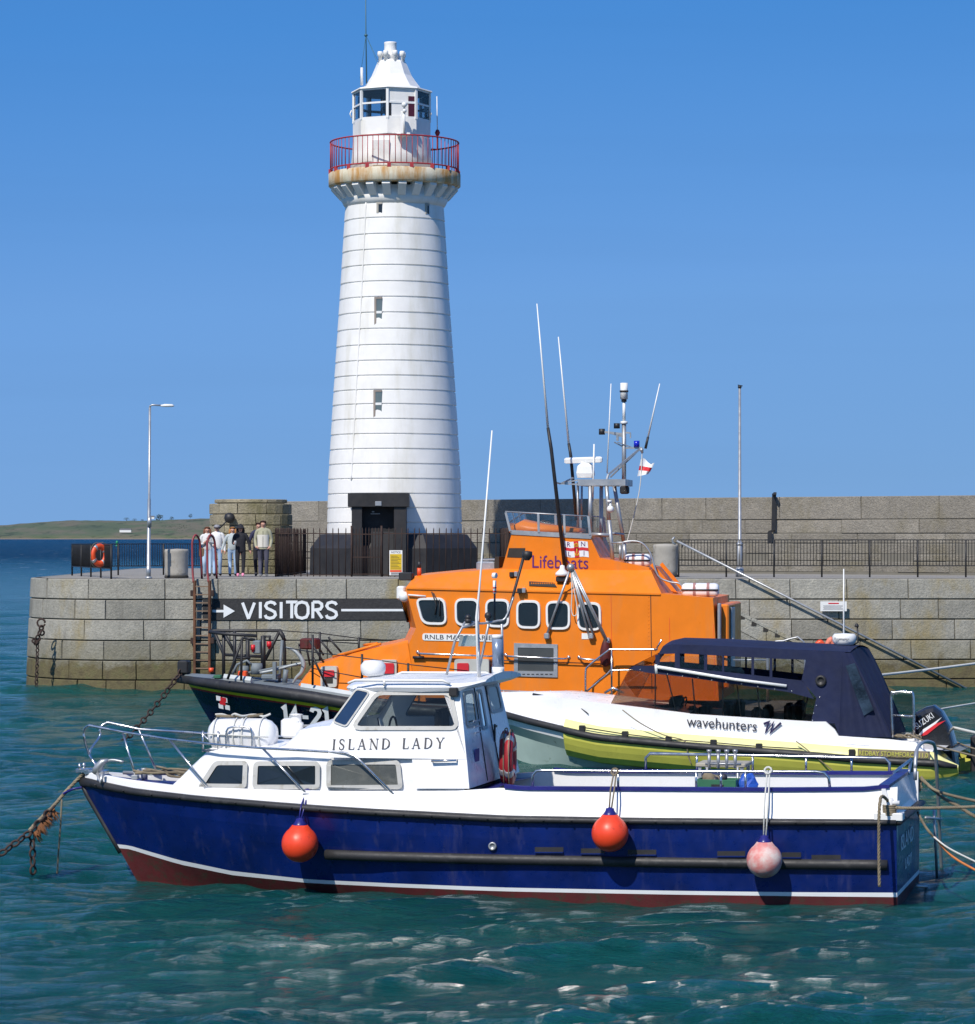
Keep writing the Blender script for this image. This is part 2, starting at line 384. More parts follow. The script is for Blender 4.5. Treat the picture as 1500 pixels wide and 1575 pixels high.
M['white_tower'] = paint('white_tower_paint', (.80, .79, .765), .55, var=.05, dirt=(.62, .60, .52), dscale=1.4, dthr=(.5, .8), bmp=.25, bsc=5, streak=True)
M['black_paint'] = paint('black_paint', (.022, .021, .022), .5, bmp=.1, var=.3)
M['iron'] = paint('black_iron', (.018, .018, .02), .5, bmp=.1, var=.3)
M['rust_iron'] = paint('rusty_iron', (.042, .024, .019), .85, bmp=.3, var=.4, dirt=(.03, .02, .018), dscale=6)
M['red_rail'] = paint('red_rail_paint', (.36, .03, .035), .45, dirt=(.25, .05, .03), dscale=9, dthr=(.6, .8))
M['galv'] = paint('galvanised_steel', (.42, .43, .44), .4, .6, var=.15, bmp=.1)
M['steel'] = paint('stainless_steel', (.62, .62, .62), .22, .95, var=.1, bmp=.03)
M['white'] = paint('white_gelcoat', (.80, .80, .80), .3, var=.02, dirt=(.62, .58, .48), dscale=2.2, dthr=(.62, .9), bmp=.04, bsc=6, coat=.3, streak=True)
M['whitep'] = paint('white_plastic', (.78, .78, .76), .35, var=.04)
M['blue_hull'] = paint('blue_hull_paint', (.0025, .013, .115), .3, var=.3, bmp=.05, bsc=3, coat=.15, dirt=(.035, .042, .13), dscale=6, dthr=(.56, .78), streak=True)
M['blue_cap'] = paint('blue_gunwale_paint', (.018, .018, .16), .35, var=.2, dirt=(.35, .35, .4), dscale=22, dthr=(.68, .74))
M['red_hull'] = paint('red_antifoul', (.085, .009, .010), .7, var=.3, dirt=(.035, .03, .015), dscale=7, dthr=(.5, .7), bmp=.3)
M['rubber'] = paint('black_rubber', (.022, .022, .024), .55, var=.3, dirt=(.06, .06, .06), dscale=5, bmp=.15)
M['greyrub'] = paint('grey_window_rubber', (.48, .475, .45), .6, var=.1, dirt=(.3, .28, .22), dscale=8)
M['darkglass'] = paint('dark_window_glass', (.012, .016, .02), .06, var=.3, bmp=.0, coat=.6)
M['greyglass'] = paint('salt_crusted_glass', (.09, .095, .085), .25, var=.3, dirt=(.16, .16, .14), dscale=3, bmp=0)
M['glass'] = glassm('clear_glass')
M['tglass'] = glassm('tinted_glass', (.55, .6, .6))
M['orange'] = paint('orange_paint', (.78, .205, .014), .35, var=.07, streak=True, dirt=(.62, .21, .05), dscale=2.4, dthr=(.5, .8), bmp=.03, bsc=4, coat=0, spec=.22)
M['orange_p'] = paint('orange_plastic', (.75, .085, .02), .4, var=.15, dirt=(.45, .05, .02), dscale=6, dthr=(.6, .8))
M['fender'] = paint('orange_fender', (.78, .06, .018), .38, var=.12, dirt=(.35, .04, .02), dscale=5, dthr=(.58, .72), bmp=.05)
M['navy'] = paint('navy_hull', (.004, .006, .035), .25, var=.3, coat=.3, bmp=.02)
M['greydeck'] = paint('grey_deck', (.16, .19, .21), .6, var=.12, bmp=.2)
M['yellow'] = paint('yellow_line', (.72, .60, .015), .4)
M['redline'] = paint('red_line', (.35, .02, .02), .4)
M['letter_w'] = paint('white_lettering', (.75, .77, .78), .5, var=.05, dirt=(.45, .45, .45), dscale=18, dthr=(.66, .75))
M['letter_k'] = paint('black_lettering', (.03, .03, .04), .5)
M['purple'] = paint('purple_lettering', (.11, .015, .14), .4)
M['lime'] = paint('yellow_tube', (.56, .54, .09), .5, var=.1, dirt=(.35, .36, .05), dscale=3, dthr=(.55, .8), bmp=.1)
M['cream_y'] = paint('pale_yellow_tube', (.76, .73, .30), .5, var=.05, dirt=(.6, .58, .3), dscale=4)
M['canvas'] = paint('navy_canvas', (.006, .012, .050), .8, var=.2, bmp=.5, bsc=5)
M['rope'] = paint('old_rope', (.22, .18, .12), .95, var=.35, bmp=.6, bsc=60, dirt=(.1, .08, .04), dscale=12)
M['white_rope'] = paint('white_rope', (.6, .6, .56), .9, var=.1, bmp=.5, bsc=70)
M['orope'] = paint('orange_rope', (.6, .2, .06), .9)
M['red'] = paint('red_plastic', (.60, .02, .03), .45)
M['green'] = paint('green_plastic', (.03, .14, .07), .5)
M['bluebag'] = paint('blue_bag', (.02, .09, .45), .5, bmp=.4, bsc=12)
M['algae'] = paint('algae_hull', (.32, .42, .38), .5, var=.1, dirt=(.08, .10, .05), dscale=4, dthr=(.62, .75), bmp=.05)
# ------------------------------------------------------------------ water
def make_water():
    m, nt, b = nodes('sea_water')
    g = N(nt, 'ShaderNodeNewGeometry'); sp = N(nt, 'ShaderNodeSeparateXYZ'); nt.links.new(g.outputs['Position'], sp.inputs[0])
    far = N(nt, 'ShaderNodeMapRange'); nt.links.new(sp.outputs[1], far.inputs[0])
    far.inputs[1].default_value = 95; far.inputs[2].default_value = 700
    n1 = noise(nt, .11, 4, .6, g.outputs['Position'])
    near = ramp(nt, n1, [(.3, (.003, .062, .062)), (.7, (.008, .108, .090))])
    col = mixc(nt, far.outputs[0], near, (.0015, .045, .110))
    # whitecaps out in the open
    mp = N(nt, 'ShaderNodeMapping'); mp.inputs['Scale'].default_value = (.28, .10, 1); nt.links.new(g.outputs['Position'], mp.inputs[0])
    cap = ramp(nt, noise(nt, 1.0, 8, .72, mp.outputs[0]), [(.60, 0.0), (.66, 1.0)])
    mk = N(nt, 'ShaderNodeMath', operation='MULTIPLY'); nt.links.new(cap, mk.inputs[0]); nt.links.new(far.outputs[0], mk.inputs[1])
    col = mixc(nt, mk.outputs[0], col, (.6, .65, .68)); nt.links.new(col, b.inputs['Base Color'])
    nt.links.new(ramp(nt, far.outputs[0], [(0, .06), (1, .35)]), b.inputs['Roughness']); nt.links.new(ramp(nt, far.outputs[0], [(0, .42), (.3, .2), (1, .06)]), b.inputs['Specular IOR Level']); b.inputs['IOR'].default_value = 1.33; 
    mp2 = N(nt, 'ShaderNodeMapping'); mp2.inputs['Scale'].default_value = (1.0, 1.7, 1); mp2.inputs['Rotation'].default_value = (0, 0, R(-24)); nt.links.new(g.outputs['Position'], mp2.inputs[0])
    mp3 = N(nt, 'ShaderNodeMapping'); mp3.inputs['Scale'].default_value = (1.0, 2.3, 1); mp3.inputs['Rotation'].default_value = (0, 0, R(-40)); nt.links.new(g.outputs['Position'], mp3.inputs[0])
    h1 = noise(nt, 2.2, 8, .68, mp2.outputs[0], .4); h3 = noise(nt, 6.0, 6, .62, mp3.outputs[0], .3)
    # ruffled and slicker patches of water
    pt_ = ramp(nt, noise(nt, .35, 4, .6, mp2.outputs[0], .5), [(.35, .35), (.6, 1.0)])
    b3 = N(nt, 'ShaderNodeBump'); b3.inputs['Distance'].default_value = .11; nt.links.new(h3, b3.inputs['Height']); nt.links.new(pt_, b3.inputs['Strength'])
    bb = N(nt, 'ShaderNodeBump'); bb.inputs['Distance'].default_value = .34; bb.inputs['Strength'].default_value = .85; nt.links.new(h1, bb.inputs['Height']); nt.links.new(b3.outputs[0], bb.inputs['Normal'])
    h2 = noise(nt, .25, 8, .7, mp2.outputs[0], .3)
    b2 = N(nt, 'ShaderNodeBump'); b2.inputs['Distance'].default_value = 3.0; nt.links.new(h2, b2.inputs['Height'])
    nt.links.new(far.outputs[0], b2.inputs['Strength']); nt.links.new(bb.outputs[0], b2.inputs['Normal']); nt.links.new(b2.outputs[0], b.inputs['Normal'])
    ys = [23.0]
    while ys[-1] < 1500: ys.append(ys[-1] + (.095 if ys[-1] < 46 else .095 + (ys[-1] - 46) * .0035 if ys[-1] < 105 else .30 + (ys[-1] - 105) * .016))
    xp = [.04]
    while xp[-1] < 320: xp.append(xp[-1] + (.08 if xp[-1] < 8.5 else .08 + (xp[-1] - 8.5) * .022))
    xs = np.array([-x for x in reversed(xp)] + xp); ys = np.array(ys); nx, ny = len(xs), len(ys)
    X, Y = np.meshgrid(xs, ys); Z = np.zeros_like(X); DX = np.zeros_like(X); DY = np.zeros_like(X)
    stp = np.maximum(np.gradient(xs)[None, :] * np.ones_like(X), np.gradient(ys)[:, None] * np.ones_like(X))
    rg = np.random.RandomState(5)
    # patches of rougher and slicker water
    pat = .75 + .45 * np.sin(.55 * X + .9 * Y + 1.3 * np.sin(.31 * Y + .4 * X)) * np.sin(.23 * X - .41 * Y)
    for i in range(150):
        L = 0.30 * (9.0 / 0.30) ** rg.rand(); k = 2 * math.pi / L; th = R(-60) + rg.randn() * (.5 if L > 1.5 else .75)   # wind from the far left
        a = .0105 * L ** .80 * (.62 if L > 2.5 else 1.0) * .36; ph = rg.rand() * 6.28; kx, ky = k * math.cos(th), k * math.sin(th); p = kx * X + ky * Y + ph
        w = a * np.clip((L / stp - 2.0) / 1.6, 0, 1) * (pat if L < 1.5 else 1)
        Z += w * np.cos(p); DX -= 1.0 * w * math.cos(th) * np.sin(p); DY -= 1.0 * w * math.sin(th) * np.sin(p)
    x0, x1, y0, y1 = xs[0], xs[-1], ys[0], ys[-1]
    edge = np.clip(np.minimum.reduce([(X - x0) / 40, (x1 - X) / 40, (Y - y0) / 4, (y1 - Y) / 200]), 0, 1)
    Z *= edge; DX *= edge; DY *= edge
    # the water lies lower in a trough round the bow of the near boat
    hx, hy = math.cos(R(14)), -math.sin(R(14)); ua = (X - .0) * hx + (Y - 40.2) * hy; ub = -(X - .0) * hy + (Y - 40.2) * hx      # along and across the near hull
    near_hull = np.exp(-(np.maximum(np.abs(ua) - 5.2, 0) / 1.2) ** 2 - (ub / 2.6) ** 2); Z *= 1 - .35 * near_hull; Z -= .075 * near_hull
    Z -= .03 * np.exp(-(((X + 4.8) / 2.4) ** 2 + ((Y - 41) / 2.6) ** 2)) + .035 * np.exp(-(((X + .5) / 3.5) ** 2 + ((Y - 39) / 3) ** 2))
    co = np.stack([X + DX, Y + DY, Z], -1).reshape(-1, 3)
    idx = np.arange(nx * ny).reshape(ny, nx); q = np.stack([idx[:-1, :-1], idx[:-1, 1:], idx[1:, 1:], idx[1:, :-1]], -1).reshape(-1, 4)
    S = 40000.0
    out = np.array([(-S, -200, 0), (S, -200, 0), (-S, y0, 0), (x0, y0, 0), (x1, y0, 0), (S, y0, 0), (-S, y1, 0), (x0, y1, 0), (x1, y1, 0), (S, y1, 0), (-S, S, 0), (S, S, 0), (x0, -200, 0), (x1, -200, 0), (x0, S, 0), (x1, S, 0)], float)
    b0 = len(co); co = np.vstack([co, out])
    q = np.vstack([q, np.array([(0, 12, 3, 2), (12, 13, 4, 3), (13, 1, 5, 4), (2, 3, 7, 6), (4, 5, 9, 8), (6, 7, 14, 10), (7, 8, 15, 14), (8, 9, 11, 15)]) + b0])
    me = bpy.data.meshes.new('water'); me.vertices.add(len(co)); me.vertices.foreach_set('co', co.ravel())
    me.loops.add(q.size); me.loops.foreach_set('vertex_index', q.ravel()); me.polygons.add(len(q))
    me.polygons.foreach_set('loop_start', np.arange(0, q.size, 4)); me.polygons.foreach_set('loop_total', np.full(len(q), 4))
    me.polygons.foreach_set('use_smooth', np.ones(len(q), bool)); me.update(); me.validate()
    me.materials.append(m); o = bpy.data.objects.new('water', me); scene.collection.objects.link(o); tag(o, kind='structure')
make_water()
sb = MB(); sb.box(-400, 400, 5, 1500, -8.2, -8, 0); tag(sb.build('seabed', M['joint']), kind='structure')

# ------------------------------------------------------------------ far island with its trees and houses
def make_hill():
    m, nt, b = nodes('far_hill')
    g = N(nt, 'ShaderNodeNewGeometry'); sp = N(nt, 'ShaderNodeSeparateXYZ'); nt.links.new(g.outputs['Position'], sp.inputs[0])
    mp = N(nt, 'ShaderNodeMapping'); mp.inputs['Scale'].default_value = (.006, .002, .05); nt.links.new(g.outputs['Position'], mp.inputs[0])
    c = ramp(nt, noise(nt, 1, 7, .6, mp.outputs[0]), [(.3, (.06, .085, .05)), (.45, (.08, .105, .055)), (.55, (.13, .115, .08)), (.7, (.06, .10, .045))])
    mpb = N(nt, 'ShaderNodeMapping'); mpb.inputs['Scale'].default_value = (.03, .006, .12); nt.links.new(g.outputs['Position'], mpb.inputs[0])
    c = mixc(nt, ramp(nt, noise(nt, 1, 6, .7, mpb.outputs[0]), [(.54, 0.0), (.62, .8)]), c, (.035, .055, .03))
    zc = N(nt, 'ShaderNodeMath', operation='MULTIPLY_ADD'); nt.links.new(noise(nt, .03, 4, .6, g.outputs['Position']), zc.inputs[0]); zc.inputs[1].default_value = -3; nt.links.new(sp.outputs[2], zc.inputs[2])
    c = mixc(nt, ramp(nt, zc.outputs[0], [(.0, 1.0), (1.0, 0.0)]), c, (.17, .145, .115))
    nt.links.new(c, b.inputs["Base Color"]); b.inputs["Roughness"].default_value = 1
    prof = [(-600, 0), (-300, 6), (-120, 10), (0, 14.5), (43, 17.3), (100, 20.2), (180, 19.8), (230, 19.8), (290, 21.5), (330, 22.3), (420, 23), (520, 18), (700, 6), (800, 0)]
    mb = MB(); D = 6000; rows = [(0, 0, -1), (8, .12, .0), (60, .2, .0), (160, .42, 0), (300, .72, 0), (450, .93, 0), (600, 1, 0), (900, .7, 0), (1300, 0, -1)]
    rings = []; rr = random.Random(3)
    for dy, k, z0 in rows:
        ring = []
        for px in range(-620, 821, 10):
            h = max(0, interp(prof, px)) * 2; X = (px - CX) * (D + dy) / F
            ring.append((X, D + dy + 30 * math.sin(px * .013), h * k + z0 + rr.uniform(-.5, .5) * k + (1.2 if k and h > 0 else 0)))
        rings.append(ring)
    mb.loft(rings, False, False, 0, True); tag(mb.build('hill', m), kind='structure')
    tm = paint('distant_foliage', (.045, .065, .045), 1, var=.3, bmp=0); bark = paint('distant_bark', (.06, .05, .04), 1, bmp=0)
    def tree(px, py, w, h, dist, lab, trunk=True):
        w, h = w * 1.85, h * 1.7; dist = dist + 3000; p = W.Y(px, py, dist); e = empty('tree' if trunk else 'bush', p)
        q = MB(); r2 = random.Random(int(px * 7))
        for i in range(150):
            a = r2.uniform(0, 6.28); zz = r2.uniform(.18 if trunk else 0, 1); rad = w / 2 * math.sqrt(max(.05, 1 - (2 * zz - 1) ** 2 * .85)) * r2.uniform(.2, 1)
            c = Vector((rad * math.cos(a), rad * math.sin(a) * .7, zz * h)); s_ = h * r2.uniform(.05, .12)
            d = [Vector((r2.uniform(-1, 1), r2.uniform(-1, 1), r2.uniform(-1, 1))) * s_ for _ in range(4)]
            q.add([c + k for k in d], [(0, 1, 2), (0, 2, 3), (0, 3, 1), (1, 3, 2)])
        q.build('crown' if trunk else 'foliage', tm, e)
        if trunk: t = MB(); t.tube([(0, 0, -1), (0, 0, h * .6)], [w * .04, w * .02], 6); t.build('trunk', bark, e)
        tag(e, lab, 'tree' if trunk else 'bush'); return e
    g = 'trees on the distant green hill'
    for px, py, w, h, lab in [(195, 798, 9, 3.6, 'low wide dark tree left of the tall one on the hill skyline'), (207, 799, 8, 3.2, 'small low dark tree just left of the tallest tree on the hill skyline'),
                         (219, 799, 5, 2.5, 'smallest tree immediately left of the tallest tree on the hill skyline'), (245, 799, 11, 8.5, 'tallest round bare-looking tree on the distant hill skyline beside the white house'),
                         (264, 797, 6, 4, 'small tree right of the tallest tree on the hill skyline'), (293, 794, 6, 5, 'lone tree on the highest part of the hill skyline')]:
        tree(px, py + 2.5, w, h, 3560, lab)['group'] = g
    for px, py, w, h, lab in [(274, 813, 34, 5, 'dark green thicket on the slope of the distant hill'), (18, 816, 14, 3, 'dark bush near the left end of the distant shore'), (268, 817, 24, 2.5, 'low dark scrub below the thicket on the distant hill'), (164, 822, 18, 2.2, 'low scrub by the shore left of the grey-roofed farmhouse')]:
        tree(px, py, w, h, 3090, lab, False)
    for px, py, w, h, lab, dist in [(233, 797.5, 7, 3.2, 'small white gable house on the hill beside the tallest tree', 3560), (193, 818, 13, 3.6, 'long white farmhouse with grey roof near the distant shore', 3100)]:
        w, h, dist = w * 1.8, h * 1.8, dist + 3000; p = W.Y(px, py, dist); e = empty('house', p); q = MB(); q.box(-w / 2, w / 2, -3, 3, -1, h * .6); q.build('wall', M['whitep'], e)
        q = MB(); o = .3; q.ext([(-w / 2 - o, -3.4, h * .6), (w / 2 + o, -3.4, h * .6), (w / 2 + o, 0, h), (-w / 2 - o, 0, h)], (0, 0, .3)); q.ext([(-w / 2 - o, 0, h), (w / 2 + o, 0, h), (w / 2 + o, 3.4, h * .6), (-w / 2 - o, 3.4, h * .6)], (0, 0, .3)); q.build('roof', paint('slate', (.12, .12, .13), .8), e)
        tag(e, lab, 'house')
    # green buoy
    p = W.Y(180, 826.5, 1500); e = empty('channel_buoy', (p[0], 1500, 0)); e.scale = (.55, .55, .55); q = MB(); gm_ = paint('green_buoy', (.01, .22, .10), .5)
    q.lathe([(1.1, -.5), (1.5, .2), (1.3, 1), (.5, 1.2)], n=16); q.build('float', gm_, e); q = MB(); q.lathe([(.5, 1.1), (.9, 1.8), (1.3, 3.2), (1.1, 4.4), (.3, 5.2)], n=10); q.build('tower', gm_, e)
    tag(e, 'green channel buoy floating far out in front of the island', 'buoy')
make_hill()

# ------------------------------------------------------------------ masonry helper
def blocks(mb, path, zc, rr, depth=.5, lo=.7, hi=1.6, batter=.045, ztop=3.3, joint=.018, rough=.02, tints=(0, 1), deep=None, zbot=0, norm=None, phase=None):
    """courses of dressed blocks along a plan path (list of (x,y), outside on the right-hand side when walking it backwards)"""
    P = [Vector(p) for p in path]; L = [0]
    for a, b in zip(P, P[1:]): L.append(L[-1] + (b - a).length)
    T = L[-1]
    def at(s):
        s = min(max(s, 0), T)
        for i in range(len(P) - 1):
            if s <= L[i + 1] + 1e-9:
                t = (s - L[i]) / (L[i + 1] - L[i]); p = P[i].lerp(P[i + 1], t); break
        e = .05; return p
    def nrm(s):
        a, b = at(max(0, s - .15)), at(min(T, s + .15)); d = (b - a).normalized(); return Vector((d.y, -d.x))
    for ci, (z0, z1) in enumerate(zc):
        s = -rr.uniform(0, .6)
        while s < T:
            w = rr.uniform(lo, hi); e = min(s + w, T); s0 = max(s, 0)
            if T - e < .35: e = T
            if e - s0 > .08:
                j = joint; off = rr.uniform(-rough, rough); tint = rr.uniform(*tints); c = .02
                nseg = max(1, int((e - s0) / .3)) if len(P) > 3 else 1
                jj = j * .45; ks = [s0 + jj * .5 + (e - s0 - jj) * i / nseg for i in range(nseg + 1)]
                def pt(sv, z, o): p = at(sv) + nrm(sv) * (o + (ztop - z) * batter); return (p.x, p.y, z)
                za, zb = z0 + j * .9, z1 - j * .9
                rings = []
                for i, sv in enumerate(ks):
                    f0 = i == 0; f1 = i == nseg; oo = off - (c if (f0 or f1) else 0)
                    si = sv + (c if f0 else (-c if f1 else 0))
                    ring = [pt(sv, za, off - c * 1.2), pt(si, za + c, off), pt(si, zb - c, off), pt(sv, zb, off - c * 1.2)]
                    rings.append([pt(sv, za, -depth * .2)] + ring + [pt(sv, zb, -depth * .2)])
                mb.loft(rings, True, True, 0, False, tint)
            s = e
    return at, nrm, T
# ------------------------------------------------------------------ pier (rounded head at the left)
ZT = 3.34
def pier_path():
    # plan of the top edge, going from the back of the head, round it and off to the right
    cx, cy, r = -10.75, 94.3, 3.6; pts = []
    pts.append((cx - r, 121.0))
    for i in range(0, 13):
        a = R(180 + 90 * i / 12); pts.append((cx + r * math.cos(a), cy + r * math.sin(a) * 1.05))
    pts.append((22.0, 91.6)); return pts
PP = pier_path()
def pier_y(x): return 90.52 + (x + 10.75) / 32.75 * 1.08
CR = [(-2.5, .27), (.27, .86), (.86, 1.46), (1.46, 2.09), (2.09, 2.70), (2.70, ZT)]
def make_pier():
    rr = random.Random(11); pr = empty('stone_pier', (0, 92, 0)); pr.location = (0, 0, 0)
    mb = MB(); blocks(mb, PP, CR[:5], rr, lo=.8, hi=2.0, batter=.05, ztop=ZT, joint=.015); mb.build('facing_blocks', M['stone'], pr)
    mb = MB(); blocks(mb, PP, [CR[5]], rr, lo=1.4, hi=2.4, batter=.05, ztop=ZT, tints=(.5, 1)); 
    mb.build('coping', M['stone'], pr)
    # dark backing behind the joints, and the deck
    core = []
    for z, o in ((-3, .05 * 6.3 - .06), (ZT - .03, -.06)):
        ring = []
        for i, p in enumerate(PP):
            a, b = Vector(PP[max(i - 1, 0)]), Vector(PP[min(i + 1, len(PP) - 1)]); d = (b - a).normalized(); q = Vector(p) + Vector((d.y, -d.x)) * o
            ring.append((q.x, q.y, z))
        ring += [(22, 121, z)]; core.append(ring)
    mb = MB(); mb.loft(core, True, True, 0); mb.build('core', M['joint'], pr)
    mb = MB(); top = [(p[0], p[1]) for p in PP] + [(22, 121)]
    tp = inset(top, .32); mb.ext([(x, y, ZT - .012) for x, y in tp], (0, 0, .008)); mb.build('deck', M['deckstone'], pr)
    # painted band with its words
    mb = MB(); bx0, bx1 = W.Y(312, 0, 90.6)[0], 1.0
    y0 = pier_y(bx0) - .05 * (ZT - 2.7) - .03
    n = 14; zt, zb = 2.715, 2.085
    rows = []
    for i in range(n + 1):
        x = bx0 + (bx1 - bx0) * i / n; rows.append([(x, pier_y(x) - .05 * (ZT - zb) - .026, zb), (x, pier_y(x) - .05 * (ZT - zt) - .026, zt)])
    mb.loft(rows, False, False, 0); m, nt, b = nodes('black_sign_paint')
    c = ramp(nt, noise(nt, 9, 8, .75), [(.3, (.014, .014, .016)), (.62, (.03, .03, .032)), (.74, (.10, .095, .09))]); nt.links.new(c, b.inputs['Base Color']); b.inputs['Roughness'].default_value = .7; bump(nt, b, noise(nt, 7, 6, .7), .6, .03)
    band = mb.build('painted_band', m, pr)
    mb = MB(); sl_ = 1.08 / 32.75
    def MM(px, py):
        Yp = 90.55
        for _ in range(3): x = (px - CX) * Yp / F; z = CH - (py - HY) * Yp / F; Yp = pier_y(x) - .05 * (ZT - z) - .036
        return mat4((x, Yp, z), (1, sl_, 0), (0, .05, 1), (0, -1, .0))
    sc = 90.6 / F; h = 25 * sc
    x = 372
    for ch, xx, yy in (('V', 373, 952), ('I', 399, 951), ('S', 408, 951), ('I', 431, 951), ('T', 440, 951), ('O', 455, 951), ('R', 480, 951), ('S', 502, 951)):
        wd = {'V': .92, 'S': 1.05, 'T': .95, 'O': 1.05, 'R': 1.02}.get(ch, 1); strokes(mb, ch, MM(xx, yy), h, .088, kx=wd)
    ribbon(mb, [(0, 0), (17 * sc, 0)], .075, MM(327, 940), .006)
    ar = [MM(344, 940) @ Vector(q) for q in ((0, .20, .003), (.34, -.0, .003), (0, -.20, .003))]; mb.ext(ar, (0, -.006, 0))
    ribbon(mb, [(0, 0), (104 * sc, 0)], .07, MM(525, 938.5), .006)
    mb.build('lettering', M['letter_w'], pr)
    tag(pr, 'long grey stone pier with rounded end and the word VISITORS painted on a black band', 'pier'); return pr
make_pier()
# chain and rust ring at the pier head
def w_at(px, py, Y): return W.Y(px, py, Y)
e = empty('mooring_chain', w_at(62, 955, 91.0)); mb = MB(); o = Vector(e.location)
a = Vector(w_at(63, 956, 90.9)) - o
mb.tube([Vector(w_at(64, 958, 90.95)) - o + Vector((.12 * math.cos(t / 2), -.08, .12 * math.sin(t / 2))) for t in range(13)], .03, 6); mb.build('ring', M['rust_iron'], e)
mb = MB(); mb.chain(Vector(w_at(65, 962, 90.8)) - o, Vector(w_at(54, 992, 90.7)) - o, 0, .2, .07, .028); mb.chain(Vector(w_at(68, 966, 90.8)) - o, Vector(w_at(50, 985, 90.7)) - o, .2, .2, .07, .028)
mb.chain(Vector(w_at(58, 985, 90.75)) - o, Vector(w_at(56, 1058, 90.6)) - o, 0, .16, .05, .02); mb.build('links', M['rust_iron'], e)
tag(e, 'rusty chain hanging down the rounded end of the pier', 'chain')

# ------------------------------------------------------------------ stairs against the pier face, safety sign
def make_stairs():
    Yf = 90.15
    x0 = W.Y(1040, 886, Yf)[0]; ang = .51; n = 22; top = ZT - .05; ln = 3.45 / ang; st = ln / n; e = empty('stone_staircase', (x0, Yf, 0)); rr = random.Random(4)
    mb = MB()
    for i in range(n):
        z = top - (i + 1) * st * ang; xa, xb = i * st, (i + 1) * st
        mb.box(xa, xb + .02, .04, 1.35, -2.0, z, tint=rr.uniform(.1, .5), bev=.015)
    mb.build('treads', M['stone'], e)
    mb = MB(); k = 5
    for i in range(k + 3):     # sloped outer parapet slabs
        xa, xb = ln * i / k + .01, ln * (i + 1) / k - .01; za, zb = top - xa * ang + .02, top - xb * ang + .02
        mb.ext([(xa, -.16, za - .55), (xb, -.16, zb - .55), (xb, -.16, zb - .02), (xa, -.16, za - .02)], (0, .22, 0), tint=rr.uniform(.6, 1))
        mb.ext([(xa, -.14, -2), (xb, -.14, -2), (xb, -.14, zb - .57), (xa, -.14, za - .57)], (0, .2, 0), tint=rr.uniform(.5, .9)) if zb > -1 else None
    mb.build('side_wall', M['stone'], e); mb = MB()
    for i in range(9):
        xa, xb = ln * i / 9 + .01, ln * (i + 1) / 9 - .01; za, zb = top - xa * ang + .06, top - xb * ang + .06
        mb.ext([(xa, -.18, za - .12), (xb, -.18, zb - .12), (xb, -.18, zb), (xa, -.18, za)], (0, .36, 0), tint=rr.uniform(.6, 1))
    mb.build('sloping_coping', M['stone'], e)
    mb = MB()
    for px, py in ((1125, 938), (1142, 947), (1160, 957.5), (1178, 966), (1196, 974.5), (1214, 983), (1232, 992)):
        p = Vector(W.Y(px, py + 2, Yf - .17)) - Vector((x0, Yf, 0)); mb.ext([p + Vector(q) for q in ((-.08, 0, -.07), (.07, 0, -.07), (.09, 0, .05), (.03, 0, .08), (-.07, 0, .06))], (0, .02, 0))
    mb.build('tread_shade_notch', M['joint'], e)  # near-black flush insets stand in for the shade at the tread ends
    tag(e, 'stone steps running down the pier face behind the orange boat', 'staircase')
    # handrail
    e = empty('handrail', W.Y(1040, 831, 90.9)); o = Vector(e.location); mb = MB(); a, b = Vector(W.Y(1041, 832, 90.9)) - o, Vector(W.Y(1489, 1060, 91.05)) - o
    hk = [(-.06, 0, .12), (-.13, 0, .05), (-.12, 0, -.06), (-.03, 0, -.1)]
    mb.tube([a + Vector(h) for h in hk], .03, 6); mb.tube([a, b], .036, 8); mb.build('rail', M['galv'], e)
    mb = MB()
    for t in (.02, .25, .38, .52, .65, .78, .9):
        p = a.lerp(b, t); mb.tube([p, p + Vector((0, .14, -.1)), p + Vector((0, .35, -.1))], .02, 6)
    mb.build('bracket', M['iron'], e); 
    tag(e, 'long sloping grey handrail beside the pier steps', 'handrail')
    e = empty('safety_sign', W.Y(1262, 940, 91.0)); o = Vector(e.location); mb = MB(); w, h = 40.5 * 91.0 / F, 15 * 91.0 / F; mb.box(0, w, -.03, 0, 0, h); mb.build('panel', M['whitep'], e)
    mb = MB(); mb.box(w * .3, w * .7, -.036, -.032, h * .74, h * .86, 1)
    for i in range(5): mb.box(w * (.1 + .02 * (i % 2)), w * (.9 - .05 * (i % 3)), -.036, -.032, h * (.16 + .1 * i), h * (.195 + .1 * i), 0)
    mb.build('printing', [paint('grey_print', (.35, .35, .36), .6), M['red']], e); tag(e, 'small white notice with red heading fixed to the pier face', 'sign')
make_stairs()

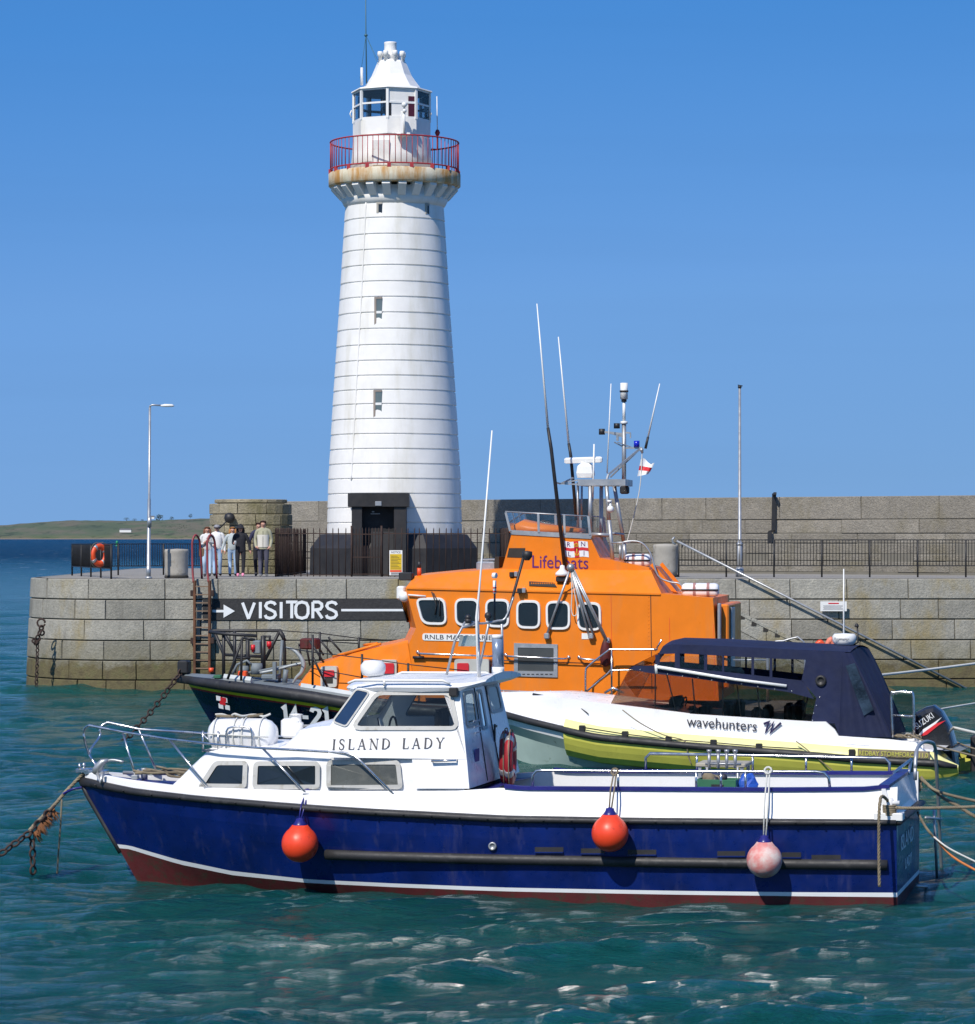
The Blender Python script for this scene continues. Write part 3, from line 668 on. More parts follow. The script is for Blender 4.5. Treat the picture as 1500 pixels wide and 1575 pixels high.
# ------------------------------------------------------------------ harbour wall behind, bastion
def wall_y(x): return 108.5 - (x - 3.67) * .70
def make_wall():
    e = empty('harbour_wall', (0, 0, 0)); rr = random.Random(21); xa, xb = -8.0, 19.5
    def path(off): return [(xa, wall_y(xa) - off), (xb, wall_y(xb) - off)]
    zt = 6.0
    mb = MB(); blocks(mb, path(0), [(4.72, 5.2), (5.2, 6.0)], rr, lo=1.0, hi=3.2, batter=0, rough=.025, joint=.010, tints=(.2, .9)); 
    blocks(mb, path(.42), [(4.38, 4.72)], rr, lo=1.3, hi=2.6, batter=0, rough=.01, joint=.012)
    blocks(mb, path(.85), [(3.78, 4.02), (4.02, 4.38)], rr, lo=.9, hi=2.2, batter=0, rough=.03, joint=.015, tints=(0, .7))
    blocks(mb, path(1.5), [(3.40, 3.78)], rr, lo=1.2, hi=2.6, batter=0, rough=.02, joint=.012, tints=(0, .7)); mb.build('stone_courses', M['wallstone'], e)
    mb = MB(); f = [wall_y(xa), wall_y(xb)]
    def slab(off, z0, z1, mi, th=3): mb.ext([(xa, f[0] - off, z0), (xb, f[1] - off, z0), (xb, f[1] - off, z1), (xa, f[0] - off, z1)], (0, th, 0), mi)
    slab(-.03, 3, 5.97, 0); slab(.39, 3, 4.70, 0, .6); slab(.82, 3, 4.36, 0, .6); slab(1.47, 3, 3.76, 0, .8); mb.build('core', M['core'], e)
    tag(e, 'long stepped stone sea wall rising behind the pier deck', 'wall')
    # iron strap on the wall, leaning out at its top
    e = empty('iron_post', W.Y(1191, 815, 100)); o = Vector(e.location); Yw = wall_y(10.0) - .12; mb = MB()
    p0, p1 = Vector(W.Y(1191, 759, Yw)), Vector(W.Y(1190, 816, Yw)); e.location = p1; mb.bar(p0 - p1, (0, 0, 0), .14, .08, up=(0, 1, 0)); mb.bar(p0 - p1 + Vector((0, 0, -.05)), p0 - p1 + Vector((0, -.35, .0)), .1, .08)
    q = Vector(W.Y(1184, 818, Yw - .5)); q2 = Vector(W.Y(1184, 836, Yw - .5)); mb.bar(q - p1, q2 - p1, .14, .08, up=(0, 1, 0)); mb.bar(q - p1, Vector((0, 0, 0)), .1, .06); mb.build('strap', M['iron'], e); tag(e, 'black iron strap fixed down the sea wall right of the lifeboat', 'post')
    # bastion
    cx, cy = W.Y(386, 800, 103.2)[0], 103.2; r = 1.42; e = empty('round_bastion', (cx, cy, ZT)); rr = random.Random(8)
    def circ(rad, n=40): return [(rad * math.cos(a), rad * math.sin(a)) for a in (R(180 + 360 * i / n) for i in range(n + 1))]
    mb = MB(); z = 0; cs = []
    for h in (.26, .22, .3, .26, .34, .28, .38, .37): cs.append((z, z + h)); z += h
    blocks(mb, circ(r), cs, rr, lo=.5, hi=1.2, batter=0, ztop=3, rough=.02, joint=.01, depth=.8); blocks(mb, circ(r - .17), [(z, z + .16)], rr, lo=1.0, hi=1.7, batter=0, rough=.01, depth=.8)
    mb.build('masonry', M['bastion'], e); mb = MB(); mb.lathe([(r - .1, -.3), (r - .1, z - .02), (r - .26, z - .01), (r - .26, z + .14), (0.01, z + .15)], n=40); mb.build('core', M['core'], e)
    tag(e, 'short round stone bastion with mossy sides behind the walkers', 'bastion'); 
    p = Vector(W.Y(354, 795, cy - r - .2)); e = empty('bracket_lamp', p); mb = MB(); mb.lathe([(.01, .1), (.12, .08), (.19, -.05), (.18, -.13), (.01, -.15)], ax=(.35, -1, .5), n=14); mb.build('dark_hood', M['black_paint'], e); mb = MB(); mb.tube([(-.06, .05, -.08), (-.32, .12, -.34), (-.42, .3, -.42)], .025, 6); mb.build('arm', M['iron'], e); tag(e, 'dark round hood on a slanting arm in front of the round bastion', 'lamp')
    # rising ramp wall between bastion and sea wall
make_wall()

# ------------------------------------------------------------------ lighthouse
def make_lighthouse():
    LX, LY = W.Y(607, 0, 100)[0], 100.0; s = 100 / F
    e = empty('lighthouse', (LX, LY, ZT)); zz = lambda py: CH + (HY - py) * s - ZT
    rp = [(0, 105), (zz(740), 101.5), (zz(620), 94.5), (zz(450), 83.3), (zz(312), 75)]
    rad = lambda z: interp(rp, z) * s * 1.0
    zf = lambda py, r: CH + (HY - py) * (LY - r) / F - ZT      # height of a row read on the near face at radius r
    grooves = [334, 359, 383, 407, 432, 456, 480, 505, 530, 554, 577, 599, 621, 644, 667, 690, 713, 736, 759, 781, 804]
    prof = [(rad(0), -.05)]
    for g in reversed(grooves):
        z = zf(g, rad(zz(g))); r = rad(z); prof += [(r + .008, z - .028), (r - .022, z - .022), (r - .022, z + .008), (r + .012, z + .03)]
    prof += [(rad(zz(315)), zz(314)), (rad(zz(315)), zz(300))]
    mb = MB()
    for a_, b_ in zip(prof, prof[1:]): mb.lathe([a_, b_], n=128, cap=False)
    mb.build('tower_wall', M['white_tower'], e)
    # cable duct up the wall
    mb = MB(); an = R(270 - 31)
    pts = []
    for py in range(740, 312, -8):
        z = zz(py); r = rad(z) + .012; th = R(270 - 38 + (740 - py) * .012); pts.append((r * math.cos(th), r * math.sin(th), z))
    mb.tube(pts, .026, 6); mb.build('cable_duct', M['white_tower'], e)
    # plinth (octagonal, chamfered) in black, in two halves beside the doorway
    mb = MB(); pb = zz(843); pt_ = zz(822)
    def octo(rr_, z): return [(rr_ * math.cos(R(22.5 + 45 * i)), rr_ * math.sin(R(22.5 + 45 * i)), z) for i in range(8)]
    mb.loft([octo(3.0, -.1), octo(2.98, pb), octo(2.62, pt_), octo(2.2, pt_ + .02)], True, True, 0); mb.build('plinth', M['black_paint'], e)
    # door surround
    f = Fr(LX, LY, 0); yf = -3.12
    def rel(px, py, y): p = W.Y(px, py, LY + y); return (p[0] - LX, y, p[2] - ZT)
    def bx(x0, x1, y0, y1, ya, yb, mb_, mi=0, bev=.01):
        a = rel(x0, y1, ya); b = rel(x1, y0, ya); mb_.box(a[0], b[0], ya, yb, max(a[2], 0), b[2], mi, bev)
    mb = MB(); bx(535, 629, 758.5, 779.5, -3.2, -1.6, mb); mb.build('lintel', M['black_paint'], e)
    mb = MB(); bx(541, 557, 779.8, 890, -3.12, -1.6, mb); bx(606, 625, 779.8, 890, -3.12, -1.6, mb); mb.build('door_surround', M['black_paint'], e)
    mb = MB(); bx(557, 606, 779.8, 890, -2.62, -2.55, mb, bev=0); mb.build('door', paint('near_black_door', (.012, .012, .014), .6), e)
    mb = MB(); bx(570, 585, 789.5, 791, -2.66, -2.63, mb); bx(572, 576, 786, 788, -2.66, -2.63, mb); mb.build('door_marking', M['galv'], e)
    mb = MB(); bx(577, 587, 771, 778, -3.24, -3.202, mb); mb.build('lintel_plaque', M['galv'], e)
    mb = MB(); bx(571, 606, 818, 890, -2.95, -2.85, mb); mb.build('half_gate', paint('grey_gate', (.03, .03, .032), .7), e)
    # windows: recessed look with dark reveal, frame, panes
    for (x0, x1, y0, y1, dk) in ((580, 590, 457, 503, 0), (579, 590, 600, 642, 0), (583, 590, 311, 327, 1), (655, 661, 311, 327, 1)):
        cx_ = (x0 + x1) / 2; cy_ = (y0 + y1) / 2; z = zf(cy_, rad(zz(cy_))); r = rad(z); a = math.asin(((cx_ - 607) * s) / r); ang = R(270) + a
        m3 = Matrix.Translation((r * math.cos(ang), r * math.sin(ang), z)) @ Matrix.Rotation(ang - R(270), 4, 'Z'); w, h = (x1 - x0) * s / 2 + .02, (y1 - y0) * s / 2 * 1.0
        mb = MB(); P = lambda x, y, zc: m3 @ Vector((x, y, zc))
        def b4(a0, a1, b0, b1, c0, c1, mi=0):
            q = MB(); q.box(a0, a1, b0, b1, c0, c1); mb.add([m3 @ Vector(v) for v in q.v], q.f, mi)
        b4(-w, -w + .07, -.035, .03, -h, h, 0); b4(-w + .07, w, -.035, .03, h - .06, h, 0); b4(-w + .07, w - .0, -.02, .05, -h, h - .06, 1)
        if not dk: b4(-w + .07, w, -.03, .0, -.04, .04, 2)
        mb.build('window', [paint('reveal_grey', (.28, .24, .21), .8) if not dk else M['concrete'], paint('pale_tower_glass', (.12, .16, .17), .15) if not dk else M['darkglass'], M['whitep']], e)
    # gallery bowl, corbels, parapet ring
    zb, zt, zp = zz(315), zz(296), zz(268); r0 = 75 * s; r1 = 100 * s; r2 = 101.5 * s
    mb = MB(); mb.lathe([(r0, zz(321)), (r0 + .08, zz(316)), (r0 + .18, zz(307)), (r0 + .14, zz(305)), (r0 + .18, zz(293)), (r0, zz(292))], n=64); mb.build('gallery_bowl', M['white_tower'], e)
    mb = MB()
    for i in range(24):
        a = R(270 + 9 + i * 15); ca, sa = math.cos(a), math.sin(a); w = .13; pr_ = [(r0 + .05, zz(309)), (r0 + .2, zz(308)), (r2 - .08, zz(293)), (r2 - .10, zz(289)), (r0 + .05, zz(289))]
        fr = [(p * ca - w * sa, p * sa + w * ca, z) for p, z in pr_]; mb.ext(fr, (2 * w * sa, -2 * w * ca, 0))
    mb.build('corbels', M['white_tower'], e)
    cm, nt, b = nodes('rust_stained_parapet')
    c0 = ramp(nt, noise(nt, 3, 6), [(.3, (.55, .49, .34)), (.7, (.68, .63, .5))]); st_ = noise(nt, 1.6, 7, .7, stretch(nt, 1.3, 1.3, .25))
    c0 = mixc(nt, ramp(nt, st_, [(.44, 0.0), (.60, 1.0)]), c0, (.46, .24, .07)); nt.links.new(c0, b.inputs['Base Color']); b.inputs['Roughness'].default_value = .8; bump(nt, b, noise(nt, 8, 5), .3, .03)
    mb = MB(); mb.lathe([(r0, zz(289)), (r2 - .05, zz(289)), (r2, zz(287)), (r2, zz(269)), (r2 - .04, zz(267.5)), (r0 - .2, zz(268))], n=72, cap=True); g = mb.build('gallery_parapet', cm, e)
    # railing
    rz = zz(220); rb = zz(262); rr_ = r2 - .06; mb = MB()
    circ = lambda rad_, z, n=72: [(rad_ * math.cos(2 * math.pi * i / n), rad_ * math.sin(2 * math.pi * i / n), z) for i in range(n)]
    mb.tube(circ(rr_, rz), .026, 6, True); mb.tube(circ(rr_, rb), .026, 6, True)
    for i in range(72):
        a = 2 * math.pi * (i + .5) / 72; mb.tube([(rr_ * math.cos(a), rr_ * math.sin(a), rb), (rr_ * math.cos(a), rr_ * math.sin(a), rz)], .013, 5)
    for i in range(18):
        a = 2 * math.pi * (i + .35) / 18; mb.box(rr_ * math.cos(a) - .06, rr_ * math.cos(a) + .06, rr_ * math.sin(a) - .06, rr_ * math.sin(a) + .06, zp - .02, rb)
    mb.build('railing', M['red_rail'], e)
    # lower drum with door
    mb = MB(); ox = -4.5 * s; mb.lathe([(64 * s, zp - .02), (61 * s, zz(240)), (59.5 * s, zz(215)), (59.5 * s, zz(214.5)), (.1, zz(214))], c=(ox, 0, 0), n=48); mb.build('watch_room', M['white_tower'], e)
    mb = MB()
    def wp(px, py, y=-1.36): return rel(px, py, y)
    a, b2 = wp(572, 254, -1.4), wp(599, 214, -1.4); mb.box(a[0], b2[0], -1.42, -1.3, a[2], b2[2], 0, .02); mb.build('gallery_door', paint('rust_spotted_white', (.76, .75, .72), .6, dirt=(.5, .3, .1), dscale=5, dthr=(.62, .72)), e)
    # lantern: octagon
    R8 = 60 * s; A0 = -4.3
    def oc(r_, py, k=8): return [(ox + r_ * math.sin(R(A0 + 45 * i)), -r_ * math.cos(R(A0 + 45 * i)), zf(py - (2.5 if py > 134 else 0), 1.22 if py > 125 else r_)) for i in range(k)]
    mb = MB(); mb.loft([oc(R8, 207), oc(R8, 184), oc(R8 - .08, 183.5)], True, True, 0); mb.build('lantern_base', M['white_tower'], e)
    lo, hi = oc(R8 - .03, 184), oc(R8 - .03, 136)
    mb = MB()
    for i in range(8): mb.bar(lo[i], hi[i], .085, .085, up=(lo[i][0], lo[i][1], 0))
    for py in (159, 182.5, 137):
        q = oc(R8 - .03, py)
        for i in range(8): mb.bar(q[i], q[(i + 1) % 8], .05, .06 if py == 159 else .09)
    mb.build('astragals', M['whitep'], e)
    g = MB()
    for i in range(8):
        j = (i + 1) % 8
        if i == 0: continue
        g.ext([lo[i], lo[j], hi[j], hi[i]], (-(lo[i][0] - ox) * .004, -lo[i][1] * .004, 0))
    g.build('lantern_glass', glassm('lantern_glass', (.86, .9, .92), refl=.8), e)
    g = MB(); a, b3 = Vector(lo[0]), Vector(lo[1]); top = zf(136, 1.22) - zf(184, 1.22); g.ext([a, b3, b3 + Vector((0, 0, top)), a + Vector((0, 0, top))], (0, .03, 0)); g.build('blanked_pane', M['white_tower'], e)
    g = MB(); d = (b3 - a); nn = Vector((d.y, -d.x, 0)).normalized() * .012
    def fq(t0, t1, p0, p1): 
        z0_, z1_ = zf(p1, 1.22) - zf(184, 1.22), zf(p0, 1.22) - zf(184, 1.22); return [a + d * t0 + nn + Vector((0, 0, z0_)), a + d * t1 + nn + Vector((0, 0, z0_)), a + d * t1 + nn + Vector((0, 0, z1_)), a + d * t0 + nn + Vector((0, 0, z1_))]
    g.ext(fq(.73, .95, 149, 156.5), (0, .03, 0)); g.ext(fq(.73, .95, 160.5, 180), (0, .03, 0)); g.build('red_screen', paint('dark_red_screen', (.07, .008, .02), .4), e)
    g = MB(); g.ext(fq(.05, .13, 158, 181), (0, .03, 0)); g.build('dark_slot', M['black_paint'], e)
    # lamp apparatus inside
    g = MB(); c_ = (ox, 0, zf(184, 1.22)); g.lathe([(.25, 0), (.22, .35), (.3, .4), (.34, .6), (.3, .85), (.1, .95)], c=c_, n=16); g.build('lamp_optic', M['darkglass'], e)
    g = MB()
    for px in (552, 570, 587, 655): p = rel(px, 182, .5); g.bar(p, (p[0], p[1], zf(137, 1.22)), .06)
    for a1, b1 in (((560, 171), (590, 174)), ((637, 172), (652, 168))): g.bar(rel(*a1, .3), rel(*b1, .3), .05)
    g.build('inner_frame', M['black_paint'], e)
    # roof
    ceil = MB(); ceil.loft([oc(R8 - .1, 139), oc(R8 - .1, 136)], True, True); ceil.build('ceiling', M['black_paint'], e)
    g = MB(); rp_ = [(61.5, 136.5), (63, 134), (62, 132), (45, 127.5), (38, 121), (31, 112), (26, 101), (22.5, 93.5), (21, 91.5), (14, 90)]; g.loft([oc(r_ * s, y) for r_, y in rp_], True, True, 0); g.build('lantern_roof', M['white_tower'], e)
    g = MB(); g.lathe([(11 * s, zz(93)), (10.5 * s, zz(83)), (9.6 * s, zz(80)), (9.4 * s, zz(68)), (10 * s, zz(66)), (9.3 * s, zz(65)), (.01, zz(64.7))], c=(ox - .04, 0, 0), n=24); g.build('cowl', M['white_tower'], e)
    g = MB()
    for i in range(8):
        a = R(A0 + 22 + 45 * i); cx_, cy_ = ox + 18.5 * s * math.sin(a), -18.5 * s * math.cos(a)
        g.lathe([(2.6 * s, zz(99)), (2.5 * s, zz(88)), (4.0 * s, zz(87)), (4.2 * s, zz(83)), (3.6 * s, zz(80)), (.01, zz(79.5))], c=(cx_, cy_, 0), n=10)
    g.build('vent', M['white_tower'], e)
    # knobs on the lantern, camera box, antennas
    g = MB()
    for px in (541, 661): p = rel(px, 175, -.2); g.tube([(p[0], p[1], p[2] + .12), (p[0] + (.09 if px > 600 else -.09) * .6, p[1], p[2]), (p[0], p[1], p[2] - .14)], .022, 6)
    g.build('handle', M['whitep'], e)
    g = MB(); p = rel(622, 206, -1.6); g.box(p[0] - .12, p[0] - .0, -1.62, -1.3, p[2], p[2] + .75, 0, .02); g.box(p[0] - .25, p[0] + .2, -1.6, -1.3, p[2] - .05, p[2] + .05, 0, .02); g.sphere((p[0], -1.7, p[2] + .95), .09); g.sphere((p[0] + .01, -1.7, p[2] + .75), .07); g.tube([(p[0], -1.65, p[2]), (p[0], -1.65, p[2] + .9)], .04, 6); g.build('camera_bracket', M['whitep'], e)
    g = MB(); p = rel(673, 230, .9); g.tube([p, (p[0], p[1], zz(200))], .035, 6, mi=1); g.lathe([(.05, 0), (.09, .1), (.05, .2)], c=(p[0], p[1], zz(203)), n=8, mi=1); g.tube([(p[0], p[1], zz(200)), (p[0] - .02, p[1], zz(142))], .018, 6); g.tube([p, (p[0] - .2, p[1] - .1, p[2]), ], .03, 6, mi=1); g.build('whip_aerial', [M['whitep'], M['red_rail']], e)
    g = MB(); teal = paint('teal_mast', (.05, .13, .16), .5); q = rel(564, 128, .5); t = rel(563, 54, .5); u = rel(562.5, -30, .5); g.tube([q, t, u], [.028, .022, .016], 6); g.lathe([(.03, -.05), (.07, 0), (.02, .05)], c=t, n=8)
    for pp in ((rel(554, 120, .3)), rel(581, 92, -.3), rel(592, 124, -.6)): g.tube([t, pp], .008, 4)
    g.build('roof_mast', teal, e); g = MB(); a1 = rel(556.5, 131, -.3); g.tube([a1, (a1[0], a1[1], zz(106))], .045, 8); g.build('vent_pipe', M['whitep'], e)
    tag(e, 'tall white lighthouse with red gallery rail and black doorway', 'lighthouse')
make_lighthouse()

# ------------------------------------------------------------------ fences
def fence(name, pts, label, mat, top, bot, foot, sp, rb, posts, rp=.03, rt=.022, spike=0, cat='fence', jitter=0, postmat=None, topr=None):
    """railing along a plan path: pts (x,y); heights above the deck"""
    e = empty(name, (pts[0][0], pts[0][1], ZT)); o = Vector((pts[0][0], pts[0][1])); P = [Vector(p) - o for p in pts]; rr = random.Random(5)
    bars, rails, ps = MB(), MB(), MB()
    for a, b in zip(P, P[1:]):
        L = (b - a).length; n = max(1, round(L / sp))
        for i in range(n + 1):
            q = a.lerp(b, i / n); j = rr.uniform(-jitter, jitter); tz = top + spike
            pt_ = [(q.x, q.y, foot if spike else bot), (q.x + j, q.y, tz - .06), (q.x + j * 1.1, q.y, tz)]
            bars.tube(pt_, [rb, rb, rb * (.3 if spike else 1)], 5)
        for z in (top - (.0 if not spike else .05), bot):
            rails.bar((a.x, a.y, z), (b.x, b.y, z), .035, rt * 1.4)
        np_ = max(1, round(L / posts))
        for i in range(np_ + 1): q = a.lerp(b, i / np_); ps.tube([(q.x, q.y, -.03), (q.x, q.y, top + .015)], rp, 6)
    bars.build('bars', mat, e); rails.build('rails', mat, e); ps.build('posts', mat, e); tag(e, label, cat); return e
def wx(px, Y): return ((px - CX) * Y / F, Y)
fence('railing', [wx(171, 90.9), wx(111, 98.0), wx(320, 100.5)], 'dark railing round the left end of the pier with a lifebuoy on it', M['iron'], 1.03, .30, .3, .085, .011, 1.75)
fence('railing', [wx(1044, 94.2), wx(1560, 93.6)], 'long black railing along the pier deck right of the stone bollard', M['iron'], 1.17, .36, .3, .1005, .011, 1.6)
fence('spiked_fence', [wx(470, 104.5), wx(424, 95.4), wx(541, 95.2)], 'rusty spiked iron fence left of the lighthouse gate', M['rust_iron'], 1.42, .05, 0, .20, .017, 3, spike=.14, jitter=.02)
fence('spiked_fence', [wx(588, 95.2), wx(783, 95.0), wx(770, 103.5)], 'rusty spiked iron fence right of the lighthouse gate', M['rust_iron'], 1.42, .05, 0, .20, .017, 3, spike=.14, jitter=.03)
def gate():
    x0, x1 = wx(541, 95.15)[0], wx(587, 95.15)[0]; e = empty('iron_gate', (x0, 95.15, ZT)); b = MB(); w = x1 - x0
    for i in range(18): x = .04 + (w - .08) * i / 17; b.tube([(x, 0, .06), (x, 0, (.95 if i % 2 else 1.5)), (x, 0, (.99 if i % 2 else 1.56))], [.014, .014, .004], 5)
    b.build('bars', M['rust_iron'], e); b = MB()
    for z in (.08, .62, 1.35): b.bar((0, 0, z), (w, 0, z), .04, .03)
    b.build('rails', M['rust_iron'], e); b = MB()
    for x in (.0, w): b.tube([(x, -.03, 0), (x, -.03, 1.62)], .035, 6)
    b.build('gate_posts', M['rust_iron'], e); tag(e, 'rusty iron gate in front of the lighthouse door', 'gate')
gate()
# notice board by the gate
p = W.Y(599, 885, 94.9); e = empty('notice_board', (p[0], 94.9, ZT)); s_ = 94.9 / F; w = 20 * s_; mb = MB(); mb.box(0, w, -.02, .0, .0 + .05, .84, 0, 0); mb.build('panel', M['whitep'], e)
mb = MB(); mb.box(.02, w - .02, -.026, -.021, .22, .72, 0); mb.box(.02, w - .02, -.026, -.021, .15, .21, 1)
mb.build('coloured_field', [paint('notice_yellow', (.62, .42, .01), .5), M['orange_p']], e); text_mesh('NOTICE', 'heading', M['letter_k'], mat4((.06, -.024, .745), (1, 0, 0), (0, 0, 1), (0, -1, 0)), .09, e, .003, width=w - .12)
mb = MB()
for i in range(9): mb.box(.05, w - .05 - .05 * (i % 3), -.029, -.0265, .27 + i * .047, .282 + i * .047)
for i in range(4): mb.box(.05, w - .08, -.024, -.0205, .07 + i * .018, .078 + i * .018)
mb.build('printing', M['letter_k'], e); mb = MB()
for x in (.03, w - .03): mb.tube([(x, .02, -.02), (x, .02, .8)], .015, 6)
mb.build('leg', M['galv'], e)
tag(e, 'yellow and white notice standing before the fence below the lighthouse', 'sign')
# lamp posts
e = empty('street_lamp', (*wx(228.5, 90.95), ZT)); mb = MB(); s_ = 90.95 / F; H = (890 - 627) * s_; mb.tube([(0, 0, -.02), (0, 0, .35), (0, 0, .36), (.02, 0, H * .46), (.021, 0, H * .47), (.04, 0, H)], [.075, .075, .06, .052, .04, .036], 10); mb.lathe([(.11, -.02), (.11, .04), (.06, .07)], n=12); mb.build('pole', M['galv'], e)
mb = MB(); mb.tube([(.04, 0, H - .02), (.05, 0, H + .05), (.12, 0, H + .08), (.42, 0, H + .06)], .025, 8); mb.build('arm', M['galv'], e)
mb = MB(); mb.loft([[(x, y * w_, H + .045 + z_ * h_) for y, z_ in ((-.07, -.0), (-.05, .06), (.05, .06), (.07, -.0), (.04, -.03), (-.04, -.03))] for x, w_, h_ in ((.38, .6, .6), (.5, 1, 1), (.72, 1, .9), (.78, .4, .4))], True, True, 0, True); mb.build('lamp_head', M['whitep'], e)
mb = MB(); mb.tube([(.03, -.02, H * .30), (.03, -.02, H * .36)], .065, 8); mb.build('collar', M['galv'], e); tag(e, 'slim grey street lamp with a short arm at the left end of the pier', 'street lamp')
e = empty('mast_pole', (*wx(1138, 95.0), ZT)); s_ = 95 / F; H = (886 - 596) * s_; mb = MB(); mb.tube([(0, 0, -.02), (0, 0, 1.0), (0, 0, 1.02), (0, 0, H)], [.085, .085, .055, .04], 10); mb.build('pole', M['galv'], e)
mb = MB(); mb.lathe([(.13, 0), (.13, .25), (.09, .3)], n=12); mb.lathe([(.1, 1.0), (.1, 1.05), (.06, 1.1)], n=12); mb.build('flange', M['galv'], e)
mb = MB(); mb.lathe([(.05, 0), (.06, .02), (.06, .06), (.03, .09)], c=(0, 0, H), n=10); mb.bar((-.06, 0, H + .1), (.09, 0, H + .07), .04, .03); mb.build('cap', M['iron'], e); tag(e, 'tall slim grey pole standing behind the long black railing', 'pole')
# bollards
for nm, px, py, Y, w, h, lab in (('bollard', 271.5, 889, 92.2, 37, 44, 'squat round stone bollard left of the red-topped ladder'), ('bollard', 1024, 887, 94.6, 38, 50, 'squat round stone bollard at the left end of the long railing')):
    e = empty(nm, (*wx(px, Y), ZT)); r = w * Y / F / 2; H = h * Y / F; mb = MB(); mb.lathe([(r * .93, -.02), (r * .97, H * .2), (r, H * .85), (r * 1.02, H * .93), (r * .97, H), (.01, H + .02)], n=32); tag(e, lab, 'bollard'); mb.build('stone_drum', M['concrete'], e)
    mb = MB(); mb.lathe([(r * 1.0, .0), (r * 1.01, .05), (r * .95, .08)], n=32); mb.build('base_ring', M['joint'], e)
# ladder with red grab rails
def ladder():
    Y = 90.25; x0, x1 = wx(299, Y)[0], wx(322, Y)[0]; e = empty('ladder', (x0, Y, 0)); w = x1 - x0; z = lambda py: CH - (py - HY) * Y / F; mb = MB()
    for x in (0, w): mb.bar((x, 0, z(1046)), (x, 0, z(893)), .07, .05, up=(0, 1, 0)); mb.bar((x + .02, .16, z(1040)), (x + .02, .16, z(893)), .05, .04, up=(0, 1, 0))
    mb.build('stiles', paint('rusty_ladder', (.13, .055, .028), .9, var=.5, dirt=(.09, .07, .05), dscale=5, bmp=.4), e); mb = MB()
    py = 902
    while py < 1042: mb.bar((0.02, 0, z(py)), (w - .02, 0, z(py)), .035, .03, up=(0, 1, 0)); py += 12.6
    mb.build('rungs', paint('worn_rung', (.22, .15, .10), .8, var=.3), e); mb = MB()
    for x in (0, w):
        for i in range(1): mb.tube(smooth_path([(x - .02, .0, z(896)), (x - .06, .1, z(880)), (x - .08, .2, z(850)), (x - .08, .25, z(832)), (x, .35, z(823)), (x + .1, .5, z(830)), (x + .14, .55, z(850)), (x + .17, .6, ZT)], 4), .034, 8)
    mb.build('grab_rail', paint('faded_red_paint', (.24, .035, .04), .5, dirt=(.10, .04, .035), dscale=8), e)
    mb = MB()
    for py in (912, 985): mb.box(-.12, -.02, -.02, .2, z(py) - .1, z(py) + .08, 0, .01); mb.box(w + .02, w + .14, -.02, .2, z(py) - .1, z(py) + .08, 0, .01)
    mb.build('wall_bracket', M['rust_iron'], e); tag(e, 'rusty ladder with red grab rails down the pier face beside the painted sign', 'ladder')
ladder()
# lifebuoy on the left railing
def ringbuoy(name, c, Rr, r, mat, normal, label, cat='lifebuoy', squash=1.0, bands=4, parent=None):
    e = empty(name, c); q = Vector(normal).to_track_quat('Z', 'Y'); e.rotation_euler = q.to_euler(); mb = MB(); n = 28
    rings = []
    for i in range(n):
        a = 2 * math.pi * i / n; rings.append([(math.cos(a) * (Rr + r * math.cos(b)), math.sin(a) * (Rr + r * math.cos(b)) * squash, r * .8 * math.sin(b)) for b in (2 * math.pi * j / 10 for j in range(10))])
    mb.loft(rings, True, False, 0, True, wrap=True); mb.build('ring', mat, e); mb = MB()
    for k in range(bands):
        a0 = 2 * math.pi * k / bands + .6; rings = []
        for i in range(5):
            a = a0 + (i - 2) * .07; rings.append([(math.cos(a) * (Rr + r * 1.05 * math.cos(b)), math.sin(a) * (Rr + r * 1.05 * math.cos(b)) * squash, r * .86 * math.sin(b)) for b in (2 * math.pi * j / 10 for j in range(10))])
        mb.loft(rings, True, True, 0, True)
    mb.build('reflective_band', M['galv'], e); mb = MB()
    mb.tube([(math.cos(a) * (Rr + r * (1.15 + .5 * abs(math.sin(2 * a)))), math.sin(a) * (Rr + r * (1.15 + .5 * abs(math.sin(2 * a)))) * squash, .01) for a in (2 * math.pi * i / 32 for i in range(32))], .008, 5, True); mb.build('grab_line', M['rope'], e)
    tag(e, label, cat); return e
p = W.Y(153, 854, 92.0); ringbuoy('lifebuoy', (p[0], 92.0, p[2]), .235, .085, M['orange_p'], (.75, -.8, 0), 'orange lifebuoy hanging on the railing at the left end of the pier', squash=1.15)
# ------------------------------------------------------------------ the blue and white launch in front
IB = Fr(5.47, 38.855, R(14)); BL = 11.44
def ib_hb(s):      # half breadth of the sheer, s = metres forward of the transom
    t = s / BL
    return interp([(0, 1.42), (.1, 1.52), (.25, 1.60), (.45, 1.60), (.6, 1.50), (.72, 1.28), (.82, .98), (.9, .64), (.955, .34), (.985, .14), (1, .02)], t)
def solve_side(fr, px, py, hb, L, off=0.0):
    """point on the near side of a hull whose half breadth is hb(s)"""
    lo, hi = -.3, L
    for _ in range(50):
        m = (lo + hi) / 2
        if fr.proj((-m, -(hb(m) + off), 1))[0] > px: lo = m
        else: hi = m
    s = (lo + hi) / 2; p = fr.Y(px, py, -(hb(s) + off)); return s, p[2]
def ib_side(px, py, off=0.0): return solve_side(IB, px, py, ib_hb, BL, off)
def tab(fr_side, pts, off=0.0):
    r = sorted(fr_side(x, y, off) for x, y in pts); return r
strT = tab(ib_side, [(129, 1195), (150, 1200), (207, 1212), (300, 1223), (420, 1233), (500, 1239), (640, 1247), (780, 1254), (950, 1257), (1200, 1259), (1378, 1260)])
strB = tab(ib_side, [(128, 1209), (207, 1224), (367, 1240), (500, 1251), (780, 1266), (1100, 1270), (1378, 1270)])
stT = tab(ib_side, [(186, 1304), (260, 1327), (340, 1344), (465, 1357), (640, 1363), (780, 1367), (1000, 1371), (1170, 1373), (1378, 1374)])
